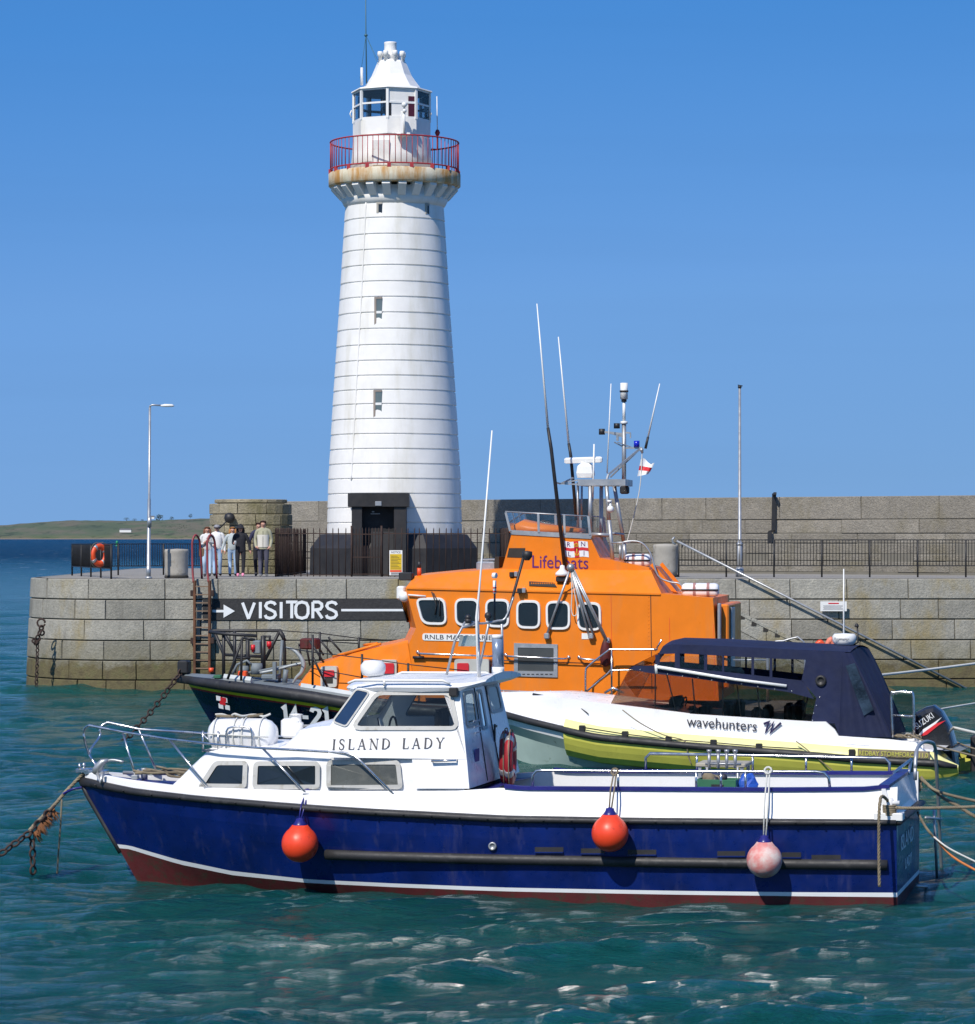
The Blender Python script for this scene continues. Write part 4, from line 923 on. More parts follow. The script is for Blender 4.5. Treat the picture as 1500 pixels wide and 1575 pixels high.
stB = tab(ib_side, [(186, 1310), (260, 1334), (340, 1351), (465, 1363), (640, 1369), (780, 1373), (1000, 1377), (1170, 1379), (1378, 1381)])
zST = lambda s: interp(strT, s); zSB = lambda s: interp(strB, s); zTT = lambda s: interp(stT, s); zTB = lambda s: interp(stB, s)
def stem_s(z):     # the raked stem
    a = IB.Y(126, 1205, 0); b = IB.Y(185, 1307, 0); c = IB.Y(212, 1356, 0)
    return interp([(-.9, -c[0] - .35), (c[2], -c[0]), (b[2], -b[0]), (a[2], -a[0]), (2, -a[0] + .2)], z)
def ib_sec(s, z):  # half breadth of the hull at height z
    T = ib_hb(s); zs = zSB(s); q = max(0, min(1, (z + .6) / (zs + .6))); t = s / BL
    flare = interp([(0, .10), (.5, .16), (.8, .5), (1, .9)], t)
    return T * (1 - flare * (1 - q) ** 1.3) * (1 if z > -.5 else .8)
def hull_grid(L, zf, hbf, stem, rows, ns=44):
    """rows: list of functions s->z ; returns port and starboard rings row by row"""
    out = []
    for zr in rows:
        ring = []
        zend = zr(L); se = min(L, stem(zend)); se = min(L, stem(zr(se)))
        for i in range(ns + 1):
            u = 1 - (1 - i / ns) ** 1.35; s = se * u; z = zr(s); kb = s / se
            # map shape so that breadth closes at the stem of this row
            b = hbf(s * L / se, z); ring.append((s, b, z))
        ring[-1] = (se, .015, zr(se)); out.append(ring)
    return out
def launch():
    e = IB.root('launch'); tag(e, 'blue hulled launch with white cabin moored in front of the other boats', 'boat')
    L = BL
    rows = [lambda s: zSB(s) + .02, lambda s: zSB(s) * .75 + zTT(s) * .25, lambda s: (zSB(s) + zTT(s)) / 2, lambda s: zTT(s) + .0, lambda s: zTB(s), lambda s: -.15, lambda s: -.55]
    G = hull_grid(L, None, lambda s, z: ib_sec(min(s, L), z), stem_s, rows)
    mb = MB()
    for sg in (-1, 1):
        for k in range(len(G) - 1):
            mi = 0 if k < 3 else (1 if k == 3 else 2)
            mb.loft([[(-s, sg * b, z) for s, b, z in G[k]], [(-s, sg * b, z) for s, b, z in G[k + 1]]], False, False, mi, True)
    for k in range(len(G) - 1):  # transom
        a, b = G[k][0], G[k + 1][0]; mi = 0 if k < 3 else (1 if k == 3 else 2)
        mb.add([(0, -a[1], a[2]), (0, a[1], a[2]), (0, b[1], b[2]), (0, -b[1], b[2])], [(0, 1, 2, 3)], mi)
    hullm = [M['blue_hull'], M['letter_w'], M['red_hull']]; mb.build('hull', hullm, e)
    # rubbing strake: thick rubber band round the sheer and the transom
    mb = MB(); prof = [(-.02, 1), (.05, .92), (.085, .5), (.05, .08), (-.02, 0)]
    for sg in (-1, 1):
        rings = []
        for i in range(61):
            s = L * i / 60; zt, zb = zST(s), zSB(s); b = ib_hb(s); rings.append([(-s - (.03 if i == 60 else 0), sg * (b + o * (1 if i < 59 else .4)), zb + (zt - zb) * q) for o, q in prof])
        mb.loft(rings, True, True, 0, True)
    zt, zb = zST(0), zSB(0); mb.loft([[(o + .0, y, zb + (zt - zb) * q) for o, q in prof] for y in (-1.45, -.5, .5, 1.45)], True, True, 0, True)
    mb.build('rubbing_strake', M['rubber'], e)
    mb = MB(); s0, z0 = ib_side(497, 1316, .0); s1, z1 = ib_side(1365, 1331, .0); m0, mz = ib_side(850, 1324, 0); rings = []
    for i in range(41):
        s = s0 + (s1 - s0) * i / 40; z = interp(sorted([(s0, z0), (m0, mz), (s1, z1)]), s); b = ib_sec(s, z); rings.append([(-s, -(b + o), z + q) for o, q in ((-.03, .07), (.05, .06), (.08, .0), (.05, -.06), (-.03, -.07))])
    mb.loft(rings, True, True, 0, True); mb.build('lower_strake', M['rubber'], e)
    mb = MB(); k = 0
    for px in range(150, 1378, 43):
        s, z = ib_side(px, 1250, 0); zz_ = (zST(s) + zSB(s)) / 2; mb.lathe([(.014, 0), (.014, .012), (.002, .014)], c=(-s, -(ib_hb(s) + .083), zz_), n=8, ax=(0, -1, 0))
    mb.build('strake_bolts', M['black_paint'], e); tag(bpy.data.objects['strake_bolts'], kind='stuff')
    # stem band
    mb = MB(); a = [(-stem_s(z) - .02, 0, z) for z in (1.25, 1.0, .7, .4, .22)]; mb.tube(a, .035, 6); mb.build('stem_band', M['rubber'], e)
    # scuppers: recessed slots with a lip
    mb = MB(); lip = MB()
    for x0, x1, y in ((822, 866, 1307), (893, 930, 1309), (965, 1009, 1311), (1103, 1146, 1313), (1202, 1232, 1315), (1248, 1293, 1319)):
        sa, za = ib_side(x0, y); sb_, zb_ = ib_side(x1, y); ba, bb = ib_sec(sa, za), ib_sec(sb_, zb_)
        mb.ext([(-sa, -ba - .004, za - .03), (-sb_, -bb - .004, zb_ - .03), (-sb_, -bb - .004, zb_ + .03), (-sa, -ba - .004, za + .03)], (0, .02, 0))
        lip.bar((-sa, -ba - .02, za - .037), (-sb_, -bb - .02, zb_ - .037), .04, .014)
    mb.build('scupper', M['black_paint'], e); lip.build('scupper_lip', M['blue_hull'], e)
    mb = MB(); s, z = ib_side(757, 1302); mb.lathe([(.055, 0), (.055, .02), (.035, .025), (.03, .01), (.001, .01)], c=(-s, -ib_sec(s, z), z), ax=(0, -1, 0), n=16); mb.build('skin_fitting', M['galv'], e)
    # transom lettering
    text_mesh('ISLAND', 'transom_lettering', M['letter_w'], mat4((.012, -1.0, .62), (0, 1, 0), (0, 0, 1), (1, 0, 0)), .28, e, .004, width=1.5)
    text_mesh('LADY', 'transom_lettering', M['letter_w'], mat4((.012, -.5, .34), (0, 1, 0), (0, 0, 1), (1, 0, 0)), .2, e, .004, width=.8)
    # white topsides and bulwark: aft part higher, with blue capping
    def zcap(s): return interp(capt, s)
    capt = tab(ib_side, [(140, 1187), (200, 1199), (262, 1207), (300, 1211), (500, 1217), (700, 1217), (775, 1212), (800, 1215), (1000, 1216), (1200, 1217), (1330, 1216), (1378, 1211)], -.08)
    capt[0] = (capt[0][0], capt[0][1]); inn = lambda s: interp([(0, .13), (.7, .13), (1, .03)], s / L)
    mb = MB()
    for sg in (-1, 1):
        rings = []
        for i in range(61):
            s = (L - .05) * i / 60; b = ib_hb(s); zc = zcap(s); zt = zST(s) - .03; ii = min(inn(s), b * .45)
            sx = s + (.12 if i == 0 else 0)
            if i == 0: sx = 0.0
            rings.append([(-sx, sg * (b - .0), zt), (-sx, sg * (b - ii * .3), zt + .1), (-sx - .0, sg * (b - ii), zc), (-sx, sg * max(.0, b - ii - .05), zc), (-sx, sg * max(0, b - ii - .05), zt - .45 if s < 6.2 else zt - .1)])
        mb.loft(rings, True, True, 0, False)
    zc0 = zcap(0); zt0 = zST(0) - .03; hb0 = ib_hb(0)
    mb.loft([[(0, y, zt0), (-.05, y, zt0 + .1), (-.14, y, zc0 - .02), (-.19, y, zc0 - .02), (-.19, y, zt0 - .1)] for y in (-hb0 + .02, hb0 - .02)], True, True, 0)
    mb.build('topsides', M['white'], e)
    mb = MB()     # capping rail
    sA = ib_side(775, 1215, -.08)[0]
    for sg in (-1, 1):
        rings = []
        for i in range(31):
            s = .1 + (sA - .1) * i / 30; b = ib_hb(s) - inn(s) - .03; z = zcap(s) + .02; rings.append([(-s, sg * (b + .06), z - .025), (-s, sg * (b + .06), z + .02), (-s, sg * (b - .06), z + .02), (-s, sg * (b - .06), z - .025)])
        mb.loft(rings, True, True, 0)
    mb.loft([[(-.10, y, zc0 - .012), (-.10, y, zc0 + .028), (-.23, y, zc0 + .028), (-.23, y, zc0 - .012)] for y in (-hb0 + .1, hb0 - .1)], True, True, 0)
    mb.build('capping_rail', M['blue_cap'], e)
    # deck: foredeck and side decks, cockpit sole
    mb = MB(); cabA = ib_side(268, 1204, -.3)[0]
    ring = [(-s, b) for s, b in ((L * i / 30, max(.01, ib_hb(L * i / 30) - .15)) for i in range(0, 31) if L * i / 30 > 5.3)]
    sh = [(-s_, -b, zcap(-(-s_)) - .10) for s_, b in ((-x, b) for x, b in ring)]
    rows_ = []
    for x, b in ring: s = -x; rows_.append([(x, -b, zcap(s) - .07), (x, 0, zcap(s) - .03), (x, b, zcap(s) - .07)])
    mb.loft(rows_, False, False, 0, True); mb.build('deck', M['blue_cap'], e)
    mb = MB(); mb.add([(-.15, -1.2, .62), (-5.6, -1.25, .62), (-5.6, 1.25, .62), (-.15, 1.2, .62)], [(0, 1, 2, 3)]); mb.build('cockpit_sole', M['greydeck'], e)
    return e
IL = launch()
# cabin -----------------------------------------------------------
def ib_cabin():
    e = IL; cy = -1.28
    P = lambda px, py, y=cy: IB.Y(px, py, y)
    def ybase(s): return -(ib_hb(s) - .20)
    # coachroof: stations from the foredeck aft to the wheelhouse
    st_px = [(268, 1205), (290, 1182), (321, 1152), (360, 1152), (420, 1153), (436, 1147), (458, 1124), (480, 1119), (509, 1117), (514, 1160), (620, 1162), (716, 1163)]
    # side plane of the coachroof follows the hull in plan; solve with inset
    def side(px, py, ins): s, z = solve_side(IB, px, py, lambda q: ib_hb(q) - ins, BL); return s, z
    rings = []; tops = []
    for i, (px, py) in enumerate(st_px):
        s, z = side(px, py, .26); zb = IB.Y(px, 1222, -1.3)[2] - .12; hb = ib_hb(s); b0 = hb - .20; b1 = hb - .26 - max(0, (z - 1.5)) * .12
        cr = .06
        if i == 0: zb = z - .02
        rings.append([(-s, -b0, zb), (-s, -(b0 - .02), (z + zb) / 2), (-s, -b1, z - .03), (-s, -(b1 - .05), z), (-s, -(b1 * .5), z + cr * .8), (-s, 0, z + cr), (-s, b1 * .5, z + cr * .8), (-s, b1 - .05, z), (-s, b1, z - .03), (-s, b0 - .02, (z + zb) / 2), (-s, b0, zb)])
        tops.append((s, z, b0, b1, zb))
    mb = MB()
    for r0, r1 in zip(rings, rings[1:]): mb.loft([r0, r1], False, False, 0, False)
    mb.poly(rings[0]); 
    co = mb.build('coachroof', M['white'], e)
    tops.sort()
    def spt(px, py, out):   # a point on the slightly leaning coachroof side
        s = 5
        for _ in range(12):
            b0 = interp([(t[0], t[2]) for t in tops], s); b1 = interp([(t[0], t[3]) for t in tops], s); zt = interp([(t[0], t[1]) for t in tops], s); zb = interp([(t[0], t[4]) for t in tops], s)
            p = IB.Y(px, py, -(b0 - .02)); q = max(0, min(1, (p[2] - (zt + zb) / 2) / max(.01, (zt - zb) / 2))); y = -(b0 - .02 + (b1 - b0 + .02) * q) ; p = IB.Y(px, py, y - out); s = -p[0]
        return Vector(p)
    def window(pix, r, gm, name='cabin_window', fw=9):
        o = rpoly(pix, r, 4); i = inset(o, fw); 
        A = [spt(x, y, .0) + Vector((0, .01, 0)) for x, y in o]; A2 = [spt(x, y, .05) for x, y in o]; B2 = [spt(x, y, .05) for x, y in i]; B = [spt(x, y, .036) for x, y in i]
        m_ = MB(); m_.loft([A, A2, B2, B], True, False, 0); w = m_.build(name, M['greyrub'], e)
        m_ = MB(); c = sum(B, Vector()) / len(B); g = [b + Vector((0, .0, 0)) for b in B]; m_.add(g + [c], [(k, (k + 1) % len(g), len(g)) for k in range(len(g))]); m_.build('pane', gm, w)
    window([(303, 1212), (330, 1170), (381, 1170), (379, 1213)], 8, M['darkglass'], fw=7)
    window([(388, 1214), (390, 1171), (492, 1171), (492, 1214)], 9, M['darkglass'], fw=7)
    window([(502, 1215), (502, 1169), (615, 1169), (620, 1214)], 9, M['greyglass'], fw=7)
    # ---- wheelhouse: walls with real openings
    yb, yt = -1.40, -1.06; zb_ = 1.38; zt_ = IB.Y(707, 1056, yt)[2]
    def yy(z): return yb + (yt - yb) * (z - zb_) / (zt_ - zb_)
    def wp(px, py, sg=1):
        y = -1.2
        for _ in range(8): p = IB.Y(px, py, y); y = yy(p[2])
        return Vector((p[0], sg * y, p[2]))
    outer_px = [(505, 1120), (550, 1056), (707, 1056), (718, 1168), (505, 1165)]
    win_px = rpoly([(546, 1118), (581, 1068), (692, 1068), (702, 1118)], 9, 3)
    nb = M['white']
    def strip(mb, outer, inner):   # join outer polygon to inner opening by nearest-angle fan
        c = sum(inner, Vector()) / len(inner); n, m_ = len(outer), len(inner)
        mb_v = outer + inner; fs = []
        ang = lambda p: math.atan2(p.z - c.z, p.x - c.x)
        io = sorted(range(n), key=lambda k: ang(outer[k])); ii = sorted(range(m_), key=lambda k: ang(inner[k]))
        i = j = 0; i0 = i1 = 0
        while i0 < n or i1 < m_:
            a, b = io[i0 % n], ii[i1 % m_]
            na = ang(outer[io[(i0 + 1) % n]]) + (2 * math.pi if i0 + 1 >= n else 0); nbb = ang(inner[ii[(i1 + 1) % m_]]) + (2 * math.pi if i1 + 1 >= m_ else 0)
            if i1 >= m_ or (i0 < n and na < nbb): fs.append((a, io[(i0 + 1) % n], n + b)); i0 += 1
            else: fs.append((a, n + ii[(i1 + 1) % m_], n + b)); i1 += 1
        mb.add(mb_v, fs)
    def wside(sg):
        mb = MB(); out = [wp(x, y, sg) for x, y in outer_px]; inn_ = [wp(x, y, sg) for x, y in win_px]
        # mirrored side keeps the same outline in the boat's own frame
        th = Vector((0, .03 * sg, 0)); strip(mb, out, inn_); strip(mb, [p + th for p in out], [p + th for p in inn_])
        mb.loft([out, [p + th for p in out]], True, False); mb.loft([inn_, [p + th for p in inn_]], True, False)
        lo_ = [wp(x, y, sg) for x, y in ((634, 1168.3), (718.2, 1168.3), (722, 1213), (638, 1213))]; mb.ext(lo_, (0, .03 * sg, 0))
        w = mb.build('wheelhouse_side', nb, e)
        o = win_px; fo = [Vector(wp(x, y, sg)) + Vector((0, -.02 * sg, 0)) for x, y in inset(o, -5)]; fi = [wp(x, y, sg) + Vector((0, -.02 * sg, 0)) for x, y in inset(o, 1)]
        m2 = MB(); m2.loft([[p + Vector((0, .03 * sg, 0)) for p in fo], fo, fi, [p + Vector((0, .04 * sg, 0)) for p in fi]], True, False); f_ = m2.build('window_frame', M['greyrub'], w)
        ql = rpoly([(514, 1109), (549, 1061), (567, 1065), (532, 1116)], 4, 3); m5 = MB(); qa = [wp(x, y, sg) + Vector((0, -.016 * sg, 0)) for x, y in inset(ql, -2.5)]; qb = [wp(x, y, sg) + Vector((0, -.016 * sg, 0)) for x, y in ql]
        m5.loft([[p + Vector((0, .015 * sg, 0)) for p in qa], qa, qb, [p + Vector((0, .01 * sg, 0)) for p in qb]], True, False); q_ = m5.build('quarter_light', M['greyrub'], w)
        m5 = MB(); m5.add([p + Vector((0, .008 * sg, 0)) for p in qb], [tuple(range(len(qb)))]); m5.build('quarter_glass', paint('blue_reflecting_glass', (.012, .035, .09), .08, bmp=0, coat=.6), q_)
        m3 = MB(); gp = [p + Vector((0, .012 * sg, 0)) for p in [wp(x, y, sg) for x, y in o]]; m3.add(gp, [tuple(range(len(gp)))]); m3.build('window_glass', M['tglass'], w); return out
    near = wside(1)
    far = wside(-1)
    A, B = near[0], near[1]; A2, B2 = far[0], far[1]   # windscreen corners (bottom/top, near/far)
    mb = MB(); mbg = MB(); nW = 3
    def wq(u, v): return (A.lerp(A2, u)).lerp(B.lerp(B2, u), v)
    us = [0, .34, .66, 1.0]; m_ = .035
    outs = []
    for k in range(3):
        u0, u1 = us[k], us[k + 1]; o = [wq(u0, 0), wq(u1, 0), wq(u1, 1), wq(u0, 1)]; i = [wq(u0 + m_, .1), wq(u1 - m_, .1), wq(u1 - m_, .93), wq(u0 + m_, .93)]
        mb.add(o + i, [(0, 1, 5, 4), (1, 2, 6, 5), (2, 3, 7, 6), (3, 0, 4, 7)]); mbg.add(i, [(0, 1, 2, 3)])
    mb.build('windscreen_frame', nb, e); mbg.build('windscreen', M['tglass'], e)
    # front lower face between coachroof and windscreen handled by the roof; aft bulkhead
    near.insert(3, wp(722, 1213, 1)); far.insert(3, wp(722, 1213, -1)); T1, T2, T3, T4 = near[2], near[3], far[3], far[2]
    mb = MB(); bk = [T1, T2, T3, T4]; bx = lambda u, v: (T2.lerp(T3, u)).lerp(T1.lerp(T4, u), v)
    def bholes():
        wins = [(.08, .30, .60, .93), (.40, .50, .54, .92), (.66, .93, .68, .95)]
        cols = [0, .08, .30, .40, .50, .66, .93, 1]; 
        for a, b in zip(cols, cols[1:]):
            w = [q for q in wins if abs(q[0] - a) < 1e-6]
            if w: w = w[0]; mb.add([bx(a, 0), bx(b, 0), bx(b, w[2]), bx(a, w[2])], [(0, 1, 2, 3)]); mb.add([bx(a, w[3]), bx(b, w[3]), bx(b, 1), bx(a, 1)], [(0, 1, 2, 3)])
            else: mb.add([bx(a, 0), bx(b, 0), bx(b, 1), bx(a, 1)], [(0, 1, 2, 3)])
        return wins
    wins = bholes(); ab = mb.build('aft_bulkhead', nb, e)
    for w in wins:
        m_ = MB(); o = [(w[0], w[2]), (w[1], w[2]), (w[1], w[3]), (w[0], w[3])]; f = [bx(u, v) + Vector((.012, 0, 0)) for u, v in rpoly(o, .04, 3)]; g = [bx(u, v) + Vector((.012, 0, 0)) for u, v in rpoly(inset(o, .02), .04, 3)]; fo = [p + Vector((0, 0, 0)) for p in [bx(u, v) + Vector((.012, 0, 0)) for u, v in rpoly(inset(o, -.018), .05, 3)]]
        m_.loft([fo, g], True, False); m_.build('window_frame', M['greyrub'], ab); m_ = MB(); m_.add([bx(u, v) + Vector((.004, 0, 0)) for u, v in o], [(0, 1, 2, 3)]); m_.build('window_glass', M['tglass'], ab)
    m_ = MB()
    for u in (.345, .62): m_.bar(bx(u, .02) + Vector((.006, 0, 0)), bx(u, .97) + Vector((.006, 0, 0)), .012, .012)
    m_.build('door_seam', M['joint'], e); m_ = MB(); p = bx(.62, .50); m_.bar(p + Vector((.04, -.06, .05)), p + Vector((.04, .06, .05)), .025, .03); m_.bar(p + Vector((.03, 0, -.16)), p + Vector((.03, 0, .08)), .02, .04); m_.bar(p + Vector((.03, 0, -.25)), p + Vector((.03, 0, -.4)), .02, .03); m_.build('door_handle', M['black_paint'], e)
    m_ = MB(); p = bx(.2, .27); m_.ext([p + Vector((.008, a, b)) for a, b in ((-.12, -.1), (.12, -.1), (.12, .12), (-.12, .12))], (-.01, 0, 0)); m_.build('blue_notice', paint('notice_blue', (.02, .04, .2), .5), e)
    m_ = MB()
    for k, (y0, zz_, w_) in enumerate(((-.2, .6, .5), (-.15, .52, .4), (-.1, .44, .3), (.2, .05, .25), (.2, -.02, .22))):
        p = bx(.22, .33) + Vector((.006, y0, zz_ - .2)); m_.ext([p, p + Vector((0, w_, 0)), p + Vector((0, w_, .02)), p + Vector((0, 0, .02))], (-.005, 0, 0))
    m_.build('door_printing', paint('pale_grey_print', (.45, .47, .5), .6), e)
    # roof: a slab with overhanging visor fore and aft
    zr = zt_ + .0
    fpx = IB.Y(546, 1046, 0); apx = IB.Y(788, 1041, 0)
    xf, xa = fpx[0] + .0, IB.Y(762, 1054, -.0)[0]; xt = near[2].x; xf0 = near[1].x - .22
    rings = []
    for x, z, w_, th in ((xf0, zr - .02, .80, .05), (xf0 + .14, zr + .00, 1.00, .10), (xf0 + .5, zr + .035, 1.10, .11), (xt - .5, zr + .045, 1.12, .12), (xt + .02, zr + .045, 1.13, .10), (xt + .18, zr + .06, 1.1, .07), (xt + .34, zr + .09, .98, .04)):
        rings.append([(x, -w_, z - th), (x, -w_ - .03, z - th * .5), (x, -w_ + .03, z), (x, -w_ * .5, z + .05), (x, 0, z + .07), (x, w_ * .5, z + .05), (x, w_ - .03, z), (x, w_ + .03, z - th * .5), (x, w_, z - th)])
    mb = MB(); mb.loft(rings, True, True, 0, False); mb.build('wheelhouse_roof', M['white'], e)
    mb = MB(); 
    for sg in (-1, 1):
        rp_ = [(xt - 1.5, sg * 1.14, zr + .03), (xt - 1.4, sg * 1.14, zr + .07), (xt - .2, sg * 1.16, zr + .08), (xt - .1, sg * 1.16, zr + .04)]; mb.tube(rp_, .018, 6); mb.tube([(xt - 1.0, sg * 1.15, zr + .0), (xt - 1.0, sg * 1.15, zr + .08)], .018, 6)
    mb.build('roof_grab_rail', M['whitep'], e)
    mb = MB(); p = wp(696, 1059); mb.box(p.x - .02, p.x + .10, p.y - .12, p.y - .02, p.z - .10, p.z + .02, 0, .015); mb.build('side_light', M['black_paint'], e)
    # handle and lettering
    m_ = MB(); a, b = wp(666, 1170), wp(703, 1169); o = Vector((0, -.06, 0)); m_.tube([a, a + o, b + o, b], .016, 8); m_.build('grab_handle', M['steel'], e)
    # name in serif capitals built from thick and thin strokes
    SER = {'I': (.3, [((.15, 0), (.15, 1), .15)], [(.15, 0), (.15, 1)]),
           'L': (.62, [((.15, 0), (.15, 1), .15), ((.1, .02), (.58, .02), .05), ((.58, .0), (.6, .22), .05)], [(.15, 1)]),
           'A': (.85, [((.12, 0), (.4, 1), .05), ((.4, 1), (.72, 0), .15), ((.2, .33), (.62, .33), .05)], [(.12, 0), (.72, 0)]),
           'N': (.88, [((.14, 0), (.14, 1), .05), ((.12, 1), (.74, 0), .15), ((.74, 0), (.74, 1), .05)], [(.14, 0), (.1, 1), (.74, 1)]),
           'Y': (.8, [((.1, 1), (.4, .48), .14), ((.7, 1), (.42, .48), .05), ((.4, 0), (.4, .5), .15)], [(.1, 1), (.7, 1), (.4, 0)])}
    m_ = MB(); p0 = wp(511, 1153.5); p1 = wp(683, 1151); zax = (p1 - p0).normalized(); up = Vector((0, (yt - yb) / (zt_ - zb_), 1)).normalized(); out = zax.cross(up).normalized(); 
    if out.y > 0: out = -out
    MM = mat4(p0 + out * .006, zax, up, out); h = IB.Y(600, 1137, -1.25)[2] - IB.Y(600, 1153.5, -1.25)[2]; x = 0; tot = (p1 - p0).length
    word = 'ISLAND LADY'; wds = {'I': .3, 'S': .62, 'L': .62, 'A': .85, 'N': .88, 'D': .85, 'Y': .8, ' ': .55}; sp = (tot / h - sum(wds[c] for c in word)) / (len(word) - 1)
    kk = 0
    def rib(pts, w_):
        nonlocal kk; ribbon(m_, [(x + a * h, b * h) for a, b in pts], w_ * h, MM @ Matrix.Translation((0, 0, .0008 * (kk % 4))), .004); kk += 1
    for c in word:
        if c in SER:
            for a, b, w_ in SER[c][1]: rib([a, b], w_)
            for a in SER[c][2]: rib([(a[0] - .12, a[1] + (.02 if a[1] == 0 else -.02)), (a[0] + .12, a[1] + (.02 if a[1] == 0 else -.02))], .045)
        if c == 'S': rib([(.5, .95), (.5, .74)], .05); rib([(.5, .82), (.42, .95), (.28, 1), (.14, .92), (.1, .78)], .08); rib([(.1, .8), (.16, .64), (.3, .54), (.46, .42), (.52, .26)], .13); rib([(.52, .28), (.46, .08), (.3, 0), (.16, .06), (.1, .2)], .08); rib([(.1, .28), (.1, .05)], .05)
        if c == 'D': rib([(.15, 0), (.15, 1)], .15); rib([(.05, .98), (.4, .98), (.62, .84)], .06); rib([(.6, .86), (.72, .68), (.74, .5), (.72, .32), (.6, .14)], .13); rib([(.62, .16), (.4, .02), (.05, .02)], .06)
        x += (wds[c] + sp) * h
    m_.build('lettering', M['letter_k'], e)
    # wheelhouse inside: dash, wheel post, seat
    mb = MB(); mb.box(near[0].x + .25, near[0].x + .6, -.9, .9, 1.3, 1.98, 0, .03); mb.build('dashboard', M['whitep'], e)
    mb = MB(); cx_ = near[2].x - .55; mb.box(cx_ - .22, cx_ + .22, -.85, -.35, 1.85, 1.95, 0, .04); mb.box(cx_ + .14, cx_ + .24, -.85, -.35, 1.9, 2.32, 0, .06); mb.tube([(cx_, -.6, 1.3), (cx_, -.6, 1.9)], .05, 8); mb.build('helm_seat', M['black_paint'], e)
    mb = MB(); cx2 = near[0].x + .72; mb.tube([(cx2 - .02 + .0, -.55 + .2 * math.cos(a), 2.0 + .2 * math.sin(a)) for a in (2 * math.pi * i / 16 for i in range(16))], .015, 6, True); mb.tube([(cx2, -.55, 2.0), (cx2 - .15, -.55, 1.95)], .03, 6); mb.build('steering_wheel', M['black_paint'], e)
    mb = MB(); mb.add([(near[0].x, -1.3, 1.3), (near[3].x, -1.3, 1.3), (near[3].x, 1.3, 1.3), (near[0].x, 1.3, 1.3)], [(0, 1, 2, 3)]); mb.build('wheelhouse_sole', M['greydeck'], e)
    return near, zr, xt, xf0
near, ZR, XT, XF = ib_cabin()
def ib_rails():
    e = IL
    def railpt(px, py, ins=.12): s, z = solve_side(IB, px, py, lambda q: max(.0, ib_hb(q) - ins), BL); return (-s, -(max(0, ib_hb(s) - ins)), z)
    def zc(s): return 0
    near_top = [railpt(149, 1180), railpt(137, 1160), (IB.Y(130, 1138, -.28)), (IB.Y(129, 1128, -.30)), (IB.Y(131, 1120, -.32)), (IB.Y(137, 1116, -.36)), railpt(189, 1126), railpt(260, 1137), railpt(330, 1145), railpt(404, 1151), railpt(480, 1155), railpt(531, 1158), railpt(546, 1163), railpt(556, 1172), railpt(619, 1235)]
    mb = MB(); nt_ = [Vector(p) for p in near_top]; mb.tube(smooth_path(nt_[:6], 4)[:-1] + nt_[5:], .017, 8)
    for a, b in (((189, 1127), (208, 1193)), ((260, 1137), (320, 1211)), ((404, 1151), (472, 1221))): mb.tube([railpt(*a), railpt(*b)], .016, 8)
    far_ = [(-p[0], p[1], p[2]) for p in nt_]
    mb.tube([(p.x, -p.y, p.z) for p in (smooth_path(nt_[:6], 4)[:-1] + nt_[5:])], .017, 8)
    for a, b in (((189, 1127), (208, 1193)), ((260, 1137), (320, 1211)), ((404, 1151), (472, 1221))):
        p, q = railpt(*a), railpt(*b); mb.tube([(p[0], -p[1], p[2]), (q[0], -q[1], q[2])], .016, 8)
    mb.build('guard_rail', M['steel'], e)
    mb = MB()
    for a in ((208, 1193), (320, 1211), (472, 1221), (619, 1235), (149, 1181)):
        p = railpt(*a)
        for sg in (1, -1): mb.box(p[0] - .05, p[0] + .05, sg * p[1] - .04, sg * p[1] + .04, p[2] - .05, p[2] + .01, 0, .01)
    mb.build('stanchion_base', M['galv'], e)
    # aft rails (both sides)
    for sg in (-1, 1):
        mb = MB(); ins = .16; yr = lambda p: (p[0], p[1] * (-sg), p[2])
        a = [railpt(819, 1212, ins), railpt(820, 1192, ins), railpt(825, 1186, ins), railpt(835, 1185, ins), railpt(1050, 1187, ins), railpt(1255, 1187, ins), railpt(1268, 1189, ins), railpt(1275, 1197, ins), railpt(1277, 1214, ins)]
        if sg == 1:
            x0, x1 = IB.Y(993, 1186, 1.4)[0], IB.Y(1367, 1187, 1.25)[0]; zb, zt = IB.Y(1150, 1189, 1.4)[2], IB.Y(1150, 1162, 1.4)[2]
            a = [(x0, 1.42, zb), (x0, 1.42, zt - .06), (x0 + .06, 1.42, zt), ((x0 + x1) / 2, 1.42, zt), (x1 - .06, 1.36, zt - .0), (x1, 1.35, zt - .06), (x1, 1.35, zb)]; mb.tube(a, .018, 8)
            for px in (1072, 1158, 1240, 1310): q = IB.Y(px, 1175, 1.42); mb.tube([(q[0], 1.42, zb), (q[0], 1.42, zt)], .016, 8)
        else:
            mb.tube(a, .018, 8)
            for px in (951, 1071, 1109, 1147): p = railpt(px, 1187, ins); q = railpt(px, 1215, ins); mb.tube([p, (p[0], p[1], q[2])], .016, 8)
        mb.build('aft_rail', M['steel'], e)
    # boarding ladder hoop at the stern
    mb = MB(); x0 = .10
    q = lambda px, py, x=.16: Vector(IB.X(px, py, x))
    mb.tube(smooth_path([q(1408, 1181), q(1410, 1155), q(1418, 1143), q(1429, 1141), q(1438, 1148), q(1441, 1185), q(1450, 1366)], 4), .024, 8); mb.tube([q(1408, 1181), q(1408, 1200)], .024, 8)
    mb.tube([q(1437, 1247), q(1442, 1361)], .02, 8)
    mb.tube([q(1411, 1363), q(1452, 1366)], .02, 8); mb.tube([q(1424, 1258), q(1448, 1260)], .02, 8)
    mb.build('boarding_ladder', M['galv'], e)
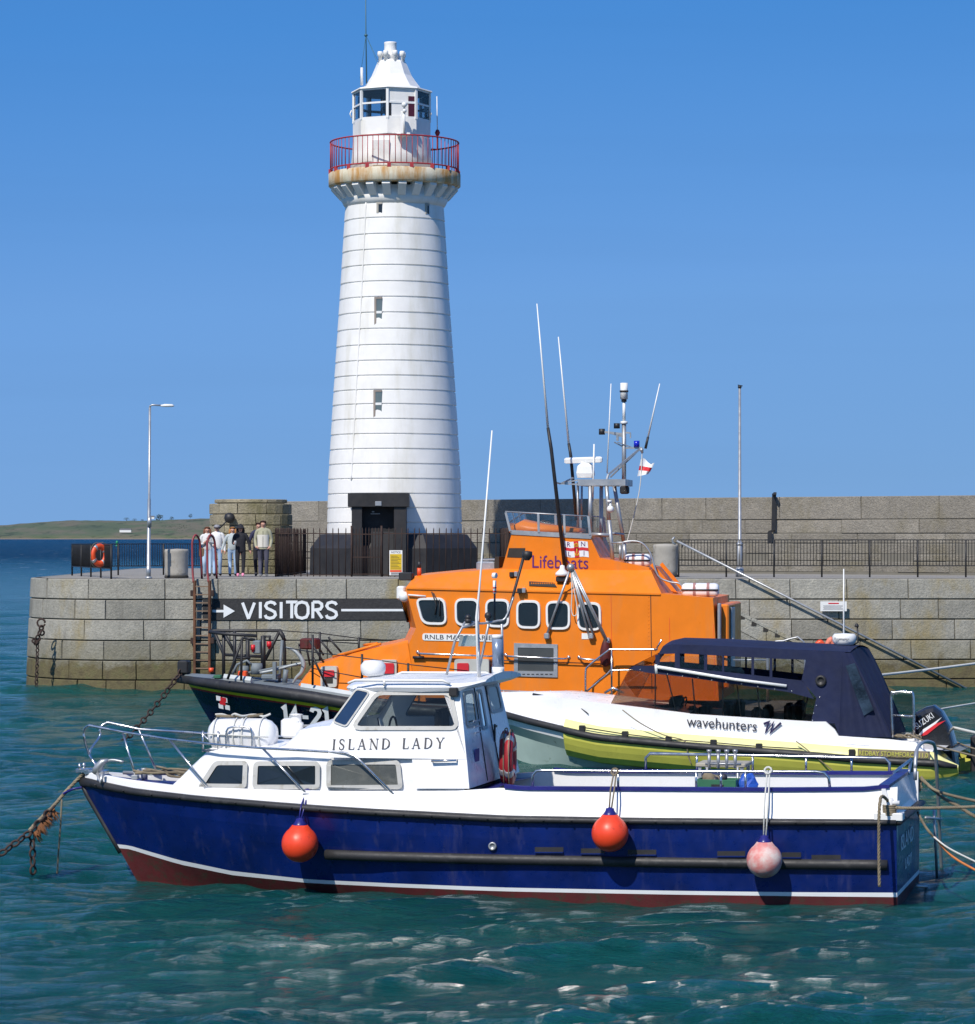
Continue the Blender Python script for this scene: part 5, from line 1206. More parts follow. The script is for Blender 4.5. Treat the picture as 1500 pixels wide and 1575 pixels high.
    mb = MB(); a, b, c = q(1373, 1211, -.25), q(1376, 1188, -.25), q(1402, 1168, -.1); mb.tube([a, b, c, q(1403, 1190, -.1)], .02, 8); mb.tube([q(1398, 1190, -.1), q(1402, 1168, -.1)], .02, 8); mb.build('quarter_rail', M['steel'], e)
    # rod holders
    mb = MB()
    for k, px in enumerate((1091, 1105, 1118, 1131)):
        p = Vector(IB.Y(px, 1182 - 0, -.1 + 0 * k)); t = Vector(IB.Y(px, 1159, -.1)); mb.tube([p, t], .022, 8); mb.lathe([(.022, 0), (.034, .03), (.034, .05)], c=t, n=8)
    mb.tube([IB.Y(1085, 1175, -.1), IB.Y(1140, 1175, -.1)], .015, 6); mb.tube([IB.Y(1088, 1180, -.1), (IB.Y(1088, 1180, -.1)[0], -.1, .62)], .02, 6); mb.tube([IB.Y(1135, 1180, -.1), (IB.Y(1135, 1180, -.1)[0], -.1, .62)], .02, 6)
    mb.build('rod_holder', M['galv'], e)
    # roof gear: mast frame, aerials, radome, reflector
    z0 = ZR + .18; rq = lambda px, py, y: Vector(IB.Y(px, py, y))
    mb = MB(); mb.tube([rq(687, 1038, -.5), rq(700, 985, -.45), rq(711, 965, -.4), rq(735, 958, -.2)], .018, 6); mb.tube([rq(738, 1043, -.6), rq(736, 990, -.4), rq(735, 956, -.2)], .02, 6); mb.tube([rq(735, 1040, .3), rq(752, 958, .1)], .018, 6); mb.tube([rq(774, 1037, .2), rq(772, 960, 0)], .018, 6)
    mb.tube(smooth_path([rq(711, 965, -.4), rq(718, 956, -.3), rq(740, 959, -.15), rq(765, 955, 0), rq(778, 950, .05), rq(790, 918, .1)], 4), .016, 6)
    mb.build('mast_frame', M['galv'], e)
    mb = MB(); mb.tube([rq(720, 958, -.3), rq(720, 952, -.3)], .05, 8); mb.sphere(rq(720, 950, -.3), .045); mb.sphere(rq(751, 947, .0), .05); mb.tube([rq(751, 955, 0), rq(751, 947, 0)], .03, 6); mb.build('mast_lights', M['black_paint'], e)
    mb = MB(); mb.tube([rq(736, 1040, -.5), rq(733, 950, -.4), rq(738, 900, -.4), rq(757, 662, -.4)], [.02, .018, .014, .010], 8); mb.build('whip_aerial', M['whitep'], e)
    mb = MB(); mb.tube([rq(780, 950, .1), rq(787, 925, .12), rq(806, 855, .12)], [.02, .018, .022], 6); mb.lathe([(.03, 0), (.07, .05), (.07, .12), (.0, .13)], c=rq(811, 862, .12), n=8); mb.build('black_aerial', M['black_paint'], e)
    mb = MB(); t = rq(761, 886, 0); mb.tube([rq(761, 955, 0), rq(761, 913, 0)], .014, 6, mi=0); mb.tube([rq(761, 913, 0), rq(761, 893, 0)], .024, 8, mi=1); mb.lathe([(.03, -.03), (.045, 0), (.035, .04), (.001, .045)], c=t, n=10, mi=1)
    for py in (903, 909): mb.tube([rq(761, py, 0), rq(761, py + 2, 0)], .027, 8, mi=2)
    mb.build('light_pole', [M['black_paint'], M['whitep'], M['red']], e)
    mb = MB(); mb.lathe([(.06, 0), (.06, .06), (.15, .09), (.17, .16), (.17, .22), (.12, .28), (.001, .29)], c=rq(574, 1048, -.1), n=20); mb.build('gps_dome', M['whitep'], e)
    mb = MB(); c0 = rq(766, 1036, 0); c1 = rq(765, 976, 0); mb.tube([c0, c0 + Vector((0, 0, .09))], .085, 14, mi=0); mb.tube([c0 + Vector((0, 0, .09)), c1 - Vector((0, 0, .05))], .072, 14, mi=1); mb.tube([c1 - Vector((0, 0, .05)), c1], .075, 14, mi=0); mb.build('radar_reflector', [M['whitep'], paint('blue_grey_reflector', (.22, .28, .38), .25, .3, var=.35)], e)
    mb = MB(); a = rq(708, 978, -.3); w = rq(734, 978, -.3).x - a.x; mb.ext([a, a + Vector((w, 0, 0)), a + Vector((w, 0, -.14)), a + Vector((-.03, 0, -.14))], (0, .01, 0)); mb.build('wind_vane_flag', paint('silver_plate', (.5, .55, .52), .25, .6, var=.3), e)
    # bow gear
    mb = MB(); mb.box(-BL + .05, -BL + .35, -.10, .10, zc(0) + 1.30, 1.36, 0, .01); p = Vector(IB.Y(130, 1184, 0)); mb.box(p.x - .1, p.x + .1, -.1, .1, p.z - .04, p.z + .02, 0, .01); mb.tube([p + Vector((-.04, -.08, 0)), p + Vector((-.04, -.08, .09))], .02, 6); mb.tube([p + Vector((-.04, .08, 0)), p + Vector((-.04, .08, .09))], .02, 6); mb.build('bow_roller', M['steel'], e)
    mb = MB(); h_ = [Vector(IB.Y(px, py, -.32)) for px, py in ((146, 1190), (151, 1180), (158, 1172), (166, 1169))]; mb.tube(h_, [.05, .06, .045, .02], 8); mb.tube(smooth_path([Vector(IB.Y(px, py, -.3)) for px, py in ((146, 1190), (160, 1174), (172, 1169), (190, 1172))], 4), .018, 6); mb.tube([Vector(IB.Y(150, 1190, -.35)), Vector(IB.Y(155, 1204, -.42)), Vector(IB.Y(158, 1188, -.35))], .03, 6); mb.build('anchor', M['galv'], e)
    mb = MB(); rr = random.Random(2)
    for k in range(7):
        pts = []
        for j in range(9): pts.append((-BL + 1.0 + .27 * j + rr.uniform(-.1, .1), -.1 + .35 * math.sin(j * .9 + k) + rr.uniform(-.1, .1) , interp([(0, 1.36), (12, 1.36)], 1) - .02 - .015 * j + rr.uniform(0, .07)))
        mb.tube(smooth_path(pts, 3), .018, 5)
    mb.build('rope_pile', M['rope'], e)
    mb = MB(); p = Vector(IB.Y(222, 1186, 0)); mb.tube([p + Vector((0, 0, -.12)), p + Vector((0, 0, .04))], .05, 8); mb.tube([p + Vector((-.1, 0, 0)), p + Vector((.1, 0, 0))], .03, 6); p = Vector(IB.Y(268, 1190, .1)); mb.tube([p, p + Vector((-.75, 0, 0))], .028, 6); mb.build('mooring_post', M['galv'], e)
    # samson post on the quarter with coiled rope
    mb = MB(); p = Vector(IB.Y(1367, 1238, -1.42)); mb.tube([p + Vector((0, .12, -.15)), p + Vector((0, .05, .07))], .055, 10); mb.tube([p + Vector((-.13, .06, .02)), p + Vector((.13, .06, .02))], .03, 8); mb.box(p.x - .18, p.x + .18, p.y - .05, p.y + .2, p.z - .2, p.z - .1, 0, .01); mb.build('quarter_post', M['whitep'], e)
ib_rails()
# loose gear on the launch ----------------------------------------
def world_of(fr, p): return (p[0] * fr.c + p[1] * fr.n + fr.o[0], -p[0] * fr.n + p[1] * fr.c + fr.o[1], p[2])
def at_frame(fr, name, p, rz=0.0):
    e = empty(name, world_of(fr, p), -fr.yaw + rz); return e
def fender(px, py, rpx, tpy, mat, label, ropem, neck):
    s, z = ib_side(px, py, .22); y = -(ib_sec(s, z) + .24); p = IB.Y(px, py, y); r = rpx * (world_of(IB, p)[1]) / F
    e = at_frame(IB, 'fender', p); mb = MB(); prof = []
    for i in range(15): a = math.pi * (.02 + .78 * i / 14); prof.append((r * math.sin(a), -r * math.cos(a)))
    if neck: prof += [(r * .42, r * 1.02)]
    mb.lathe(prof, n=28); mb.build('ball', mat, e); mb = MB()
    mb.lathe([(r * .5, r * .88), (r * .33, r * 1.12), (r * .14, r * 1.38), (r * .02, r * 1.42)], n=14); mb.tube([(-.05, 0, r * 1.25), (0.05, 0, r * 1.25)], .03, 6); mb.build('neck', M['blue_cap'], e)
    zt = IB.Y(px, tpy, y)[2] - p[2]; mb = MB(); yo = -y - (ib_hb(s) - .16) ; 
    mb.tube([(-.01, 0, r * 1.38), (-.015, .10, (r * 1.4 + zt) * .5), (-.01, .30, zt)], .011, 5); mb.tube([(.02, 0, r * 1.38), (.03, .12, (r * 1.4 + zt) * .5), (.02, .30, zt)], .011, 5)
    mb.tube([(math.cos(a) * .045, .3 + .03 * math.sin(a), zt + .04 * math.sin(a)) for a in (i * .7 for i in range(12))], .014, 5)
    mb.build('lanyard', ropem, e); tag(e, label, 'fender', 'ball fenders hanging from the launch')
fender(461.5, 1298, 28.5, 1222, M['fender'], 'bright orange ball fender nearest the bow of the blue launch', M['blue_cap'], 1)
fender(938.5, 1282, 28.5, 1190, M['fender'], 'bright orange pear-shaped fender hanging amidships on the blue launch', M['rope'], 1)
fender(1176, 1323, 27.5, 1188, paint('faded_fender', (.62, .22, .20), .6, var=.1, dirt=(.66, .55, .50), dscale=4, dthr=(.42, .62), bmp=.2), 'faded pink and grey ball fender nearest the stern of the blue launch', M['white_rope'], 1)
p = IB.X(773, 1174, near[3].x + .14)
for k, (py_, lab) in enumerate(((-.02, 'red life ring standing by the wheelhouse door, the left one of the pair'), (.12, 'red life ring behind the other one against the wheelhouse door'))):
    x_ = near[3].x + .12 + k * .14; q = IB.X(776 + 8 * k, 1174, x_)
    w_ = world_of(IB, (x_, q[1] + .05, 1.64)); ringbuoy('life_ring', w_, .23, .075, paint('red_ring', (.33, .015, .02), .5, dirt=(.2, .02, .02)), (1, -.12, 0), lab, 'life ring', squash=1.2)
# life raft canister on the coachroof with its cradle
def raft():
    a = IB.Y(318, 1152, -.45); b = IB.Y(430, 1155, -.45); x0 = a[0] + .05; L_ = b[0] - a[0] - .08; r = .225; zc_ = IB.Y(372, 1130, -.45)[2]
    e = at_frame(IB, 'liferaft_canister', (x0, -.45, zc_)); mb = MB()
    mb.lathe([(.02, 0), (r * .6, .01), (r * .9, .07), (r, .16), (r, L_ * .49), (r + .012, L_ * .495), (r + .012, L_ * .505), (r, L_ * .51), (r, L_ * .8), (r * .88, L_ * .9), (r * .6, L_ * .97), (.02, L_ * .98)], n=24, ax=(1, 0, 0)); mb.build('canister', M['white'], e)
    mb = MB()
    for x in (.12, L_ * .42, L_ * .55, L_ * .8):
        mb.tube([(x, (r + .012) * math.cos(t), (r + .012) * math.sin(t)) for t in (2 * math.pi * i / 24 for i in range(24))], .01, 5, True)
    mb.tube([(.05, -r - .02, .02), (L_ * .95, -r - .02, -.01)], .01, 5); rr = random.Random(3)
    mb.tube(smooth_path([(x * L_ / 10, rr.uniform(-.1, .05), r + .02 + rr.uniform(0, .05)) for x in range(1, 10)], 4), .014, 6); mb.build('lashing', M['white_rope'], e)
    mb = MB()
    for x in (L_ * .36,): mb.tube(smooth_path([(x - .02, -r - .03, -r + .0), (x - .02, -r - .04, .06), (x + .08, -r - .04, .12), (x + .26, -r - .04, .12), (x + .34, -r - .04, .06), (x + .34, -r - .03, -r)], 3), .016, 6)
    mb.tube([(-.02, -r - .02, -r + .02), (L_ + .02, -r - .02, -r + .02), (L_ + .02, r + .02, -r + .02), (-.02, r + .02, -r + .02)], .016, 6, True)
    for x in (-.02, .2): mb.tube([(x, -r - .02, -r), (x, -r - .02, .06)], .014, 6)
    mb.build('cradle', M['steel'], e); mb = MB(); mb.tube([(.12, -.1, r + .03), (.5, 0, r + .02), (.75, .02, r + .05)], .02, 5)
    mb.build('old_rope', M['rope'], e); tag(e, 'white liferaft canister lashed down on the foredeck roof of the blue launch', 'liferaft canister')
    q = IB.Y(456, 1112, .1); e2 = at_frame(IB, 'winch', (q[0], .1, q[2])); mb = MB(); mb.lathe([(.10, -.18), (.10, 0), (.07, .02), (.07, .1), (.1, .12), (.01, .13)], n=14); mb.box(-.2, .05, -.1, .1, -.2, .06, 0, .03); mb.build('drum', M['whitep'], e2); mb = MB(); mb.tube([(.05, 0, -.04), (.62, 0, -.02)], .02, 6); mb.lathe([(.04, 0), (.05, .05), (.02, .1)], c=(.64, 0, -.06), n=8); mb.build('handle', M['galv'], e2); tag(e2, 'white winch with a long bar handle behind the canister on the launch roof', 'winch')
raft()
# table, crate and bag in the cockpit
q = IB.Y(1115, 1175, .25); e = at_frame(IB, 'work_table', (q[0], .2, .62)); zt = q[2] - .62 + .03; mb = MB(); mb.box(-.33, .33, -.3, .3, zt - .05, zt, 0, .01); mb.build('table_top', paint('worn_board', (.38, .35, .28), .8, dirt=(.2, .18, .15), dscale=8), e)
for x in (-.28, .28):
    for y in (-.26, .26): mb = MB(); mb.box(x - .02, x + .02, y - .02, y + .02, 0, zt - .05); mb.build('leg', M['galv'], e)
tag(e, 'small worn work table standing in the cockpit of the blue launch', 'table')
q = IB.Y(1102, 1212, -.75); e = at_frame(IB, 'fish_box', (q[0], -.6, 1.16)); mb = MB()
for a in ((-.26, .26, -.18, -.16), (-.26, .26, .16, .18), (-.26, -.24, -.16, .16), (.24, .26, -.16, .16)): mb.box(a[0], a[1], a[2], a[3], 0, .3, 0, .005)
mb.box(-.24, .24, -.16, .16, 0, .02); mb.box(-.06, .1, -.19, -.181, .17, .24, 1); mb.build('box', [M['green'], M['black_paint']], e); mb = MB(); rr = random.Random(9)
for k in range(9): mb.sphere((rr.uniform(-.17, .17), rr.uniform(-.1, .1), .26 + rr.uniform(0, .08)), rr.uniform(.05, .08), 8, 5, mi=k % 2)
mb.build('contents', [M['rope'], M['letter_k']], e); tag(e, 'green plastic fish box full of odds and ends on the launch', 'box')
mb = MB(); rr = random.Random(12); rings = []
for i in range(9):
    z = .36 * i / 8; rings.append([(.17 * (1 - .6 * (i / 8) ** 2) * math.cos(a) * rr.uniform(.75, 1.15), .13 * (1 - .6 * (i / 8) ** 2) * math.sin(a) * rr.uniform(.75, 1.15), z + rr.uniform(-.01, .02)) for a in (2 * math.pi * j / 14 for j in range(14))])
mb.loft(rings, True, True, 0, False); q = IB.Y(1147, 1208, -.7); o = mb.build('plastic_bag', M['bluebag']); o.location = world_of(IB, (q[0], -.55, 1.16)); o.rotation_euler = (0, 0, -IB.yaw); tag(o, 'crumpled blue plastic bag beside the green fish box', 'bag')
mb = MB(); q = IB.Y(1125, 1216, -.6); mb.box(-.75, .55, -.28, .3, 0, .54, 0, .02); o = mb.build('engine_box', M['white']); o.parent = IL; o.location = (q[0], -.5, .61)
# mooring lines of the launch
def rope(name, pts, r, mat, label, cat='rope', n=6, group=None, twist=False):
    P = smooth_path(pts, n); o0 = P[0]; mb = MB()
    if twist:
        for ph in (0, 2.1, 4.2):
            Q = []; s = 0
            for i, p in enumerate(P):
                pass
            # resample finely so the lay of the rope shows
            L = [0]
            for a, b in zip(P, P[1:]): L.append(L[-1] + (b - a).length)
            m = int(L[-1] / (r * 1.4)); 
            for k in range(m + 1):
                s = L[-1] * k / m; i = min(len(P) - 2, max(0, next((j for j in range(len(L) - 1) if s <= L[j + 1]), len(L) - 2))); t = (s - L[i]) / max(1e-6, L[i + 1] - L[i]); p = P[i].lerp(P[i + 1], t); d = (P[i + 1] - P[i]).normalized(); u = d.orthogonal().normalized(); v = d.cross(u)
                a = s / (r * 3.2) * 2 * math.pi / 2 + ph; Q.append(p + (u * math.cos(a) + v * math.sin(a)) * r * .5 - o0)
            mb.tube(Q, r * .55, 5)
    else: mb.tube([p - o0 for p in P], r, 6)
    o = mb.build(name, mat); o.location = o0; tag(o, label, cat, group); return o
Wd = lambda fr, p: Vector(world_of(fr, p))
bowp = Wd(IB, IB.Y(130, 1188, -.05))
rope('bow_line', [bowp, W.Y(103, 1216, 41.6), W.Y(84, 1238, 41.4), W.Y(60, 1262, 41.2), W.Y(45, 1278, 41.0)], .028, M['rope'], 'brown frayed mooring rope leading down to the left from the bow of the blue launch', twist=True)
rope('slack_line', [Wd(IB, IB.Y(126, 1211, -.05)), W.Y(112, 1214, 41.6), W.Y(97, 1221, 41.5)], .018, M['blue_cap'], 'short dark line looping from the stem of the launch to its bow rope')
rope('hanging_rope', [W.Y(95, 1230, 41.4), W.Y(93, 1270, 41.4), W.Y(90, 1310, 41.4), W.Y(88, 1344, 41.4)], .013, M['rope'], 'thin rope hanging straight down from the bow rope of the launch')
e = empty('mooring_chain', W.Y(47, 1280, 41.0)); o = Vector(e.location); mb = MB(); mb.chain(Vector(W.Y(84, 1240, 41.35)) - o, Vector((0, 0, 0)), 0, .15, .045, .016); mb.chain(Vector((0, 0, 0)), Vector(W.Y(-30, 1336, 40.5)) - o, 0, .15, .045, .016); mb.chain(Vector((.02, 0, 0)), Vector(W.Y(51, 1345, 41)) - o, 0, .15, .045, .016); mb.build('links', M['rust_iron'], e)
mb = MB(); rr = random.Random(6)
for k in range(110):
    t = rr.random(); c = (Vector(W.Y(82, 1242, 41.35)) - o).lerp(Vector((.05, 0, .0)), t) ; mb.tube([c, c + Vector((rr.uniform(-.05, .12), rr.uniform(-.08, .05), -rr.uniform(.05, .17)))], [.012, .004], 4)
mb.build('weed_strand', paint('brown_weed', (.20, .08, .03), .9, var=.4), e); tag(bpy.data.objects['weed_strand'], kind='stuff'); tag(e, 'rusty weed-covered chain running to the left from the bow of the blue launch', 'chain')
qp = Vector(Wd(IB, IB.Y(1366, 1238, -1.40)))
rope('hanging_rope', [qp + Vector((0, 0, .05)), W.Y(1357, 1225, 37.25), W.Y(1353, 1240, 37.1), W.Y(1352, 1300, 37.05), W.Y(1353, 1364, 37.05)], .022, M['rope'], 'thick rope end hanging down the side near the stern of the launch', twist=True)
mb = MB()
for k in range(6): mb.tube([(.075 * math.cos(a), .075 * math.sin(a), .022 * k) for a in (2 * math.pi * i / 14 for i in range(14))], .014, 5, True)
o = mb.build('rope_coil', M['rope']); o.location = qp + Vector((0.02, 0, -.12)); tag(o, 'old rope wound in turns round the post on the launch quarter', 'rope')
g = 'stern lines of the launch running off to the right'
rope('stern_line', [qp + Vector((.05, 0, -.03)), W.Y(1400, 1243, 37.3), W.Y(1470, 1242, 36.5), W.Y(1560, 1238, 35.5)], .022, M['rope'], 'thick brown stern rope running level to the right from the launch quarter', group=g, twist=True)
far_q = Vector(Wd(IB, (.02, 1.35, 1.38)))
rope('stern_line', [far_q, W.Y(1440, 1216, 40), W.Y(1500, 1232, 39), W.Y(1560, 1242, 38)], .022, M['rope'], 'upper brown stern rope leaving the far quarter of the launch', group=g)
rope('stern_line', [far_q + Vector((0, 0, -.02)), W.Y(1450, 1226, 40), W.Y(1475, 1240, 39.5), W.Y(1505, 1258, 39), W.Y(1560, 1275, 38)], .026, M['rope'], 'frayed dark stern rope sagging below the others on the right', group=g, twist=True)
rope('stern_line', [Wd(IB, IB.X(1412, 1250, .05)), W.Y(1424, 1272, 38.5), W.Y(1436, 1287, 38.4)], .018, M['rope'], 'short brown line knotted to a white and an orange line behind the transom', group=g)
rope('stern_line', [W.Y(1436, 1287, 38.4), W.Y(1460, 1305, 38), W.Y(1500, 1325, 37.4), W.Y(1560, 1352, 36.5)], .012, M['white_rope'], 'thin white stern line slanting down to the right edge', group=g)
rope('stern_line', [W.Y(1438, 1288, 38.4), W.Y(1465, 1317, 38), W.Y(1500, 1338, 37.4), W.Y(1560, 1368, 36.5)], .016, M['orope'], 'thin orange stern line slanting down to the right edge', group=g)
mb = MB()
for i in range(5): mb.tube([(rr.uniform(-.06, .06), rr.uniform(-.05, .05), rr.uniform(-.08, .08)) for _ in range(5)], .02, 5)
o = mb.build('rope_knot', M['rope']); o.location = W.Y(1412, 1208, 40.2); tag(o, 'knot of old rope at the far quarter of the launch by the ladder hoop', 'rope')
# ------------------------------------------------------------------ lifeboat
LB = Fr(6.84, 66.5, R(10)); LL = 14.1; CY = -1.85
def lb_hb(s): return interp([(0, 2.2), (.3, 2.35), (.5, 2.4), (.68, 2.2), (.8, 1.75), (.9, 1.1), (.96, .55), (1, .06)], s / LL)
def lb_side(px, py, off=0.0): return solve_side(LB, px, py, lb_hb, LL, off)
lbT = tab(lb_side, [(268, 1037), (330, 1043), (400, 1051), (470, 1060), (535, 1071), (650, 1083), (800, 1090), (1215, 1092)])
lbB = tab(lb_side, [(272, 1050), (330, 1060), (400, 1070), (470, 1080), (535, 1091), (650, 1103), (800, 1110), (1215, 1112)])
lT = lambda s: interp(lbT, s); lBm = lambda s: interp(lbB, s)
def lb_sec(s, z):
    T = lb_hb(s); zs = lBm(s); q = max(0, min(1, (z + .7) / (zs + .7))); t = s / LL
    return T * (1 - interp([(0, .08), (.5, .15), (.75, .35), (.9, .7), (1, .95)], t) * (1 - q) ** 1.15)
lb_stem = lambda z: interp([(-.9, 12.75), (0, 13.2), (1.5, LL)], z)
def lifeboat():
    e = LB.root('lifeboat'); tag(e, 'large lifeboat with bright orange cabin and navy hull lying along the pier', 'boat'); L = LL
    P = lambda px, py, y=CY: Vector(LB.Y(px, py, y))
    rows = [lambda s: lBm(s) + .02, lambda s: lBm(s) - .075, lambda s: lBm(s) - .115, lambda s: lBm(s) * .5, lambda s: 0.0, lambda s: -.7]
    G = []
    for zr in rows:
        se = min(L, lb_stem(zr(L))); ring = []
        for i in range(49):
            s = se * (1 - (1 - i / 48) ** 1.3); z = zr(s); ring.append((s, lb_sec(s * L / se, z) if i < 48 else .015, z))
        G.append(ring)
    mb = MB()
    for sg in (-1, 1):
        for k in range(len(G) - 1): mb.loft([[(-s, sg * b, z) for s, b, z in G[k]], [(-s, sg * b, z) for s, b, z in G[k + 1]]], False, False, (1, 2, 0, 0, 0)[k], True)
    for k in range(len(G) - 1):
        a, b = G[k][0], G[k + 1][0]; mb.add([(0, -a[1], a[2]), (0, a[1], a[2]), (0, b[1], b[2]), (0, -b[1], b[2])], [(0, 1, 2, 3)], 0)
    mb.build('hull', [M['navy'], M['yellow'], M['redline']], e)
    def surf(s, z, o): return (-s, -(lb_sec(s, z) + o), z)
    mb = MB(); prof = [(-.04, 1), (.08, .97), (.15, .75), (.17, .5), (.15, .2), (.06, 0), (-.04, 0)]
    for sg in (-1, 1):
        rings = []
        for i in range(61):
            s = L * i / 60; zt, zb = lT(s) - .02, lBm(s); b = lb_hb(s); rings.append([(-s - (.1 if i == 60 else 0), sg * max(0.0, b + o * (1 if i < 59 else .3)), zb + (zt - zb) * q) for o, q in prof])
        mb.loft(rings, True, True, 0, True)
    mb.build('rubber_belt', M['rubber'], e)
    mb = MB(); rows_ = [[(-s, -lb_hb(s) + .02, lT(s) - .04), (-s, 0, lT(s) + .03), (-s, lb_hb(s) - .02, lT(s) - .04)] for s in (L * i / 40 for i in range(41))]; mb.loft(rows_, False, False, 0, True); mb.build('deck', M['greydeck'], e)
    # pale toe plates at the deck edge
    mb = MB()
    for a, b in ((342, 384), (461, 560)):
        sa, sb_ = lb_side(a, 1050)[0], lb_side(b, 1065)[0]; rings = []
        for i in range(7):
            s = sa + (sb_ - sa) * i / 6; y = -(lb_hb(s) - .1); z = lT(s); rings.append([(-s, y, z - .04), (-s, y - .03, z + .03), (-s, y + .05, z + .11), (-s, y + .10, z + .11), (-s, y + .12, z - .04)])
        mb.loft(rings, True, True, 0)
    mb.build('toe_plate', paint('pale_grey_paint', (.5, .53, .53), .5), e)
    # numbers and crest on the bow, wrapped on the hull
    mb = MB(); s0, z0 = lb_side(433, 1112); hgt = (LB.Y(433, 1088, -lb_hb(s0))[2] - LB.Y(433, 1113, -lb_hb(s0))[2])
    strokes(mb, '14-21', Matrix.Identity(4), hgt, .085, gap=.2, d=.01, kx=.85)
    nv = []
    k_ = (LB.Y(510, 1110, -2)[0] - LB.Y(433, 1110, -2)[0]) / max(v[0] for v in mb.v)
    for x, y, z in mb.v:
        s = s0 - x * k_; zz_ = z0 + y - x * .035; nv.append(surf(s, zz_, .012 + z))
    mb.v = nv; mb.build('lettering', M['letter_w'], e)
    mb = MB(); s1, z1 = lb_side(332, 1086)
    for i, (x, z, c) in enumerate(((0, .13, 0), (.18, .10, 0), (0.05, -.05, 0), (.23, -.07, 0), (.09, .04, 1), (.12, .12, 1))):
        w, h = (.13, .11) if c == 0 else (.16, .09); o = .014 + .004 * c
        mb.ext([surf(s1 - x, z1 + z, o), surf(s1 - x - w, z1 + z - .02, o), surf(s1 - x - w, z1 + z - .02 + h, o), surf(s1 - x, z1 + z + h, o)], (0, -.003, 0), c)
    mb.build('bow_crest', [M['letter_w'], M['red']], e)
    # orange trunk on the foredeck
    mb = MB(); st = [((457, 1052), (460, 1050), .75), ((470, 1053), (481, 1024), 1.0), ((520, 1062), (543, 1003), 1.3), ((580, 1068), (600, 991), 1.55), ((655, 1073), (650, 979), 1.75)]; rings = []
    for lo, hi, w in st:
        a, b = P(lo[0], lo[1] + 6, -w - .1), P(hi[0], hi[1], -w + .05); x = b.x; rings.append([(a.x, -w - .12, a.z), (x, -w, b.z - .05), (x, -w + .1, b.z), (x, 0, b.z + .08), (x, w - .1, b.z), (x, w, b.z - .05), (a.x, w + .12, a.z)])
    mb.loft(rings, True, True, 0); mb.build('foredeck_trunk', M['orange'], e)
    # main cabin: side polygon carried across
    side = [(640, 1073), (629, 990), (640, 966), (624, 904), (760, 907), (1018, 913), (1097, 920), (1101, 992), (1106, 1078)]
    mb = MB(); near_ = [P(x, y) for x, y in side]; far_ = [Vector((p.x, -p.y, p.z)) for p in near_]
    # bend the front so the windscreen plan is faceted
    mid = [Vector((p.x - (.28 if i in (1, 2, 3) else 0), 0, p.z)) for i, p in enumerate(near_)]
    nn_ = [Vector((p.x, p.y * .62, p.z)) for p in mid]; nA = [Vector((m.x, CY * .6, m.z)) for m in mid]; fA = [Vector((m.x, -CY * .6, m.z)) for m in mid]
    mb.loft([near_, nA, fA, far_], True, True, 0); cab = mb.build('cabin', M['orange'], e)
    ks = [((624, 904), (638, 886)), ((700, 906), (700, 880)), ((772, 908), (774, 875)), ((923, 911), (925, 877)), ((1018, 914), (1001, 877))]
    mb = MB(); rings = []
    for a, b in ks: p, q = P(*a), P(b[0], b[1], -1.25); rings.append([(p.x, CY + .0, p.z), (q.x, -1.25, q.z), (q.x, 0, q.z + .05), (q.x, 1.25, q.z), (p.x, -CY, p.z)])
    mb.loft(rings, True, True, 0); mb.build('cabin_roof', M['orange'], e)
    mb = MB(); pts = [P(x, y, -1.24) for x, y in ((770, 884), (787, 821), (908, 826), (923, 858), (998, 873), (1003, 884))]; mb.ext(pts, (0, 2.48, 0)); mb.build('flying_bridge', M['orange'], e)
    mb = MB(); q = [P(x, y, -1.246) for x, y in ((780, 857), (783, 843), (808, 843), (806, 858))]; mb.ext(q, (0, -.004, 0)); mb.build('bridge_recess', M['joint'], e)
    # screen round the flying bridge
    mb = MB(); a = [P(x, y, -1.26) for x, y in ((784, 815), (909, 822), (909, 829), (786, 822))]; mb.ext(a, (0, .03, 0)); mb.ext([Vector((p.x, -p.y - .03, p.z)) for p in a], (0, .03, 0)); a0 = a[0]; a3 = a[3]; mb.ext([a0, a3, Vector((a3.x, 1.26, a3.z)), Vector((a0.x, 1.26, a0.z))], (.03, 0, 0)); mb.build('bridge_coaming', M['galv'], e)
    gl = MB(); t = [P(x, y, -1.25) for x, y in ((778, 787), (905, 794), (908, 822), (785, 815))]; gl.ext(t, (0, .012, 0)); gl.ext([Vector((p.x, -p.y, p.z)) for p in t], (0, .012, 0)); gl.ext([t[0], t[3], Vector((t[3].x, 1.25, t[3].z)), Vector((t[0].x, 1.25, t[0].z))], (.012, 0, 0)); gl.build('bridge_screen', glassm('perspex', (.86, .88, .9)), e)
    mb = MB(); 
    for i, (x0, x1) in enumerate(((778, 785), (828, 829), (868, 868.5), (905, 908))):
        for sg in (1, -1): mb.bar((P(x0, 788, -1.26).x, -1.26 * sg, P(x0, 788 + i * 2, -1.26).z), (P(x1, 820, -1.26).x, -1.26 * sg, P(x1, 817 + i * 2, -1.26).z), .05, .03)
    for y in (-.4, .4): mb.bar((t[0].x, y, t[0].z), (t[3].x, y, t[3].z), .05, .03)
    mb.tube([t[1], t[0], Vector((t[0].x, 1.25, t[0].z)), Vector((t[1].x, 1.25, t[1].z))], .015, 6); mb.build('screen_frame', M['galv'], e)
    mb = MB(); c = P(812, 812, -.2); mb.loft([[(c.x + x, y * w, c.z - .1 + h * z) for y, z in ((-.7, 0), (-.6, .8), (0, 1), (.6, .8), (.7, 0))] for x, w, h in ((-.35, .9, .15), (-.1, 1, .3), (.35, 1, .2), (1.2, 1, .1))], True, True, 0, True); mb.build('console_cover', M['orange'], e)
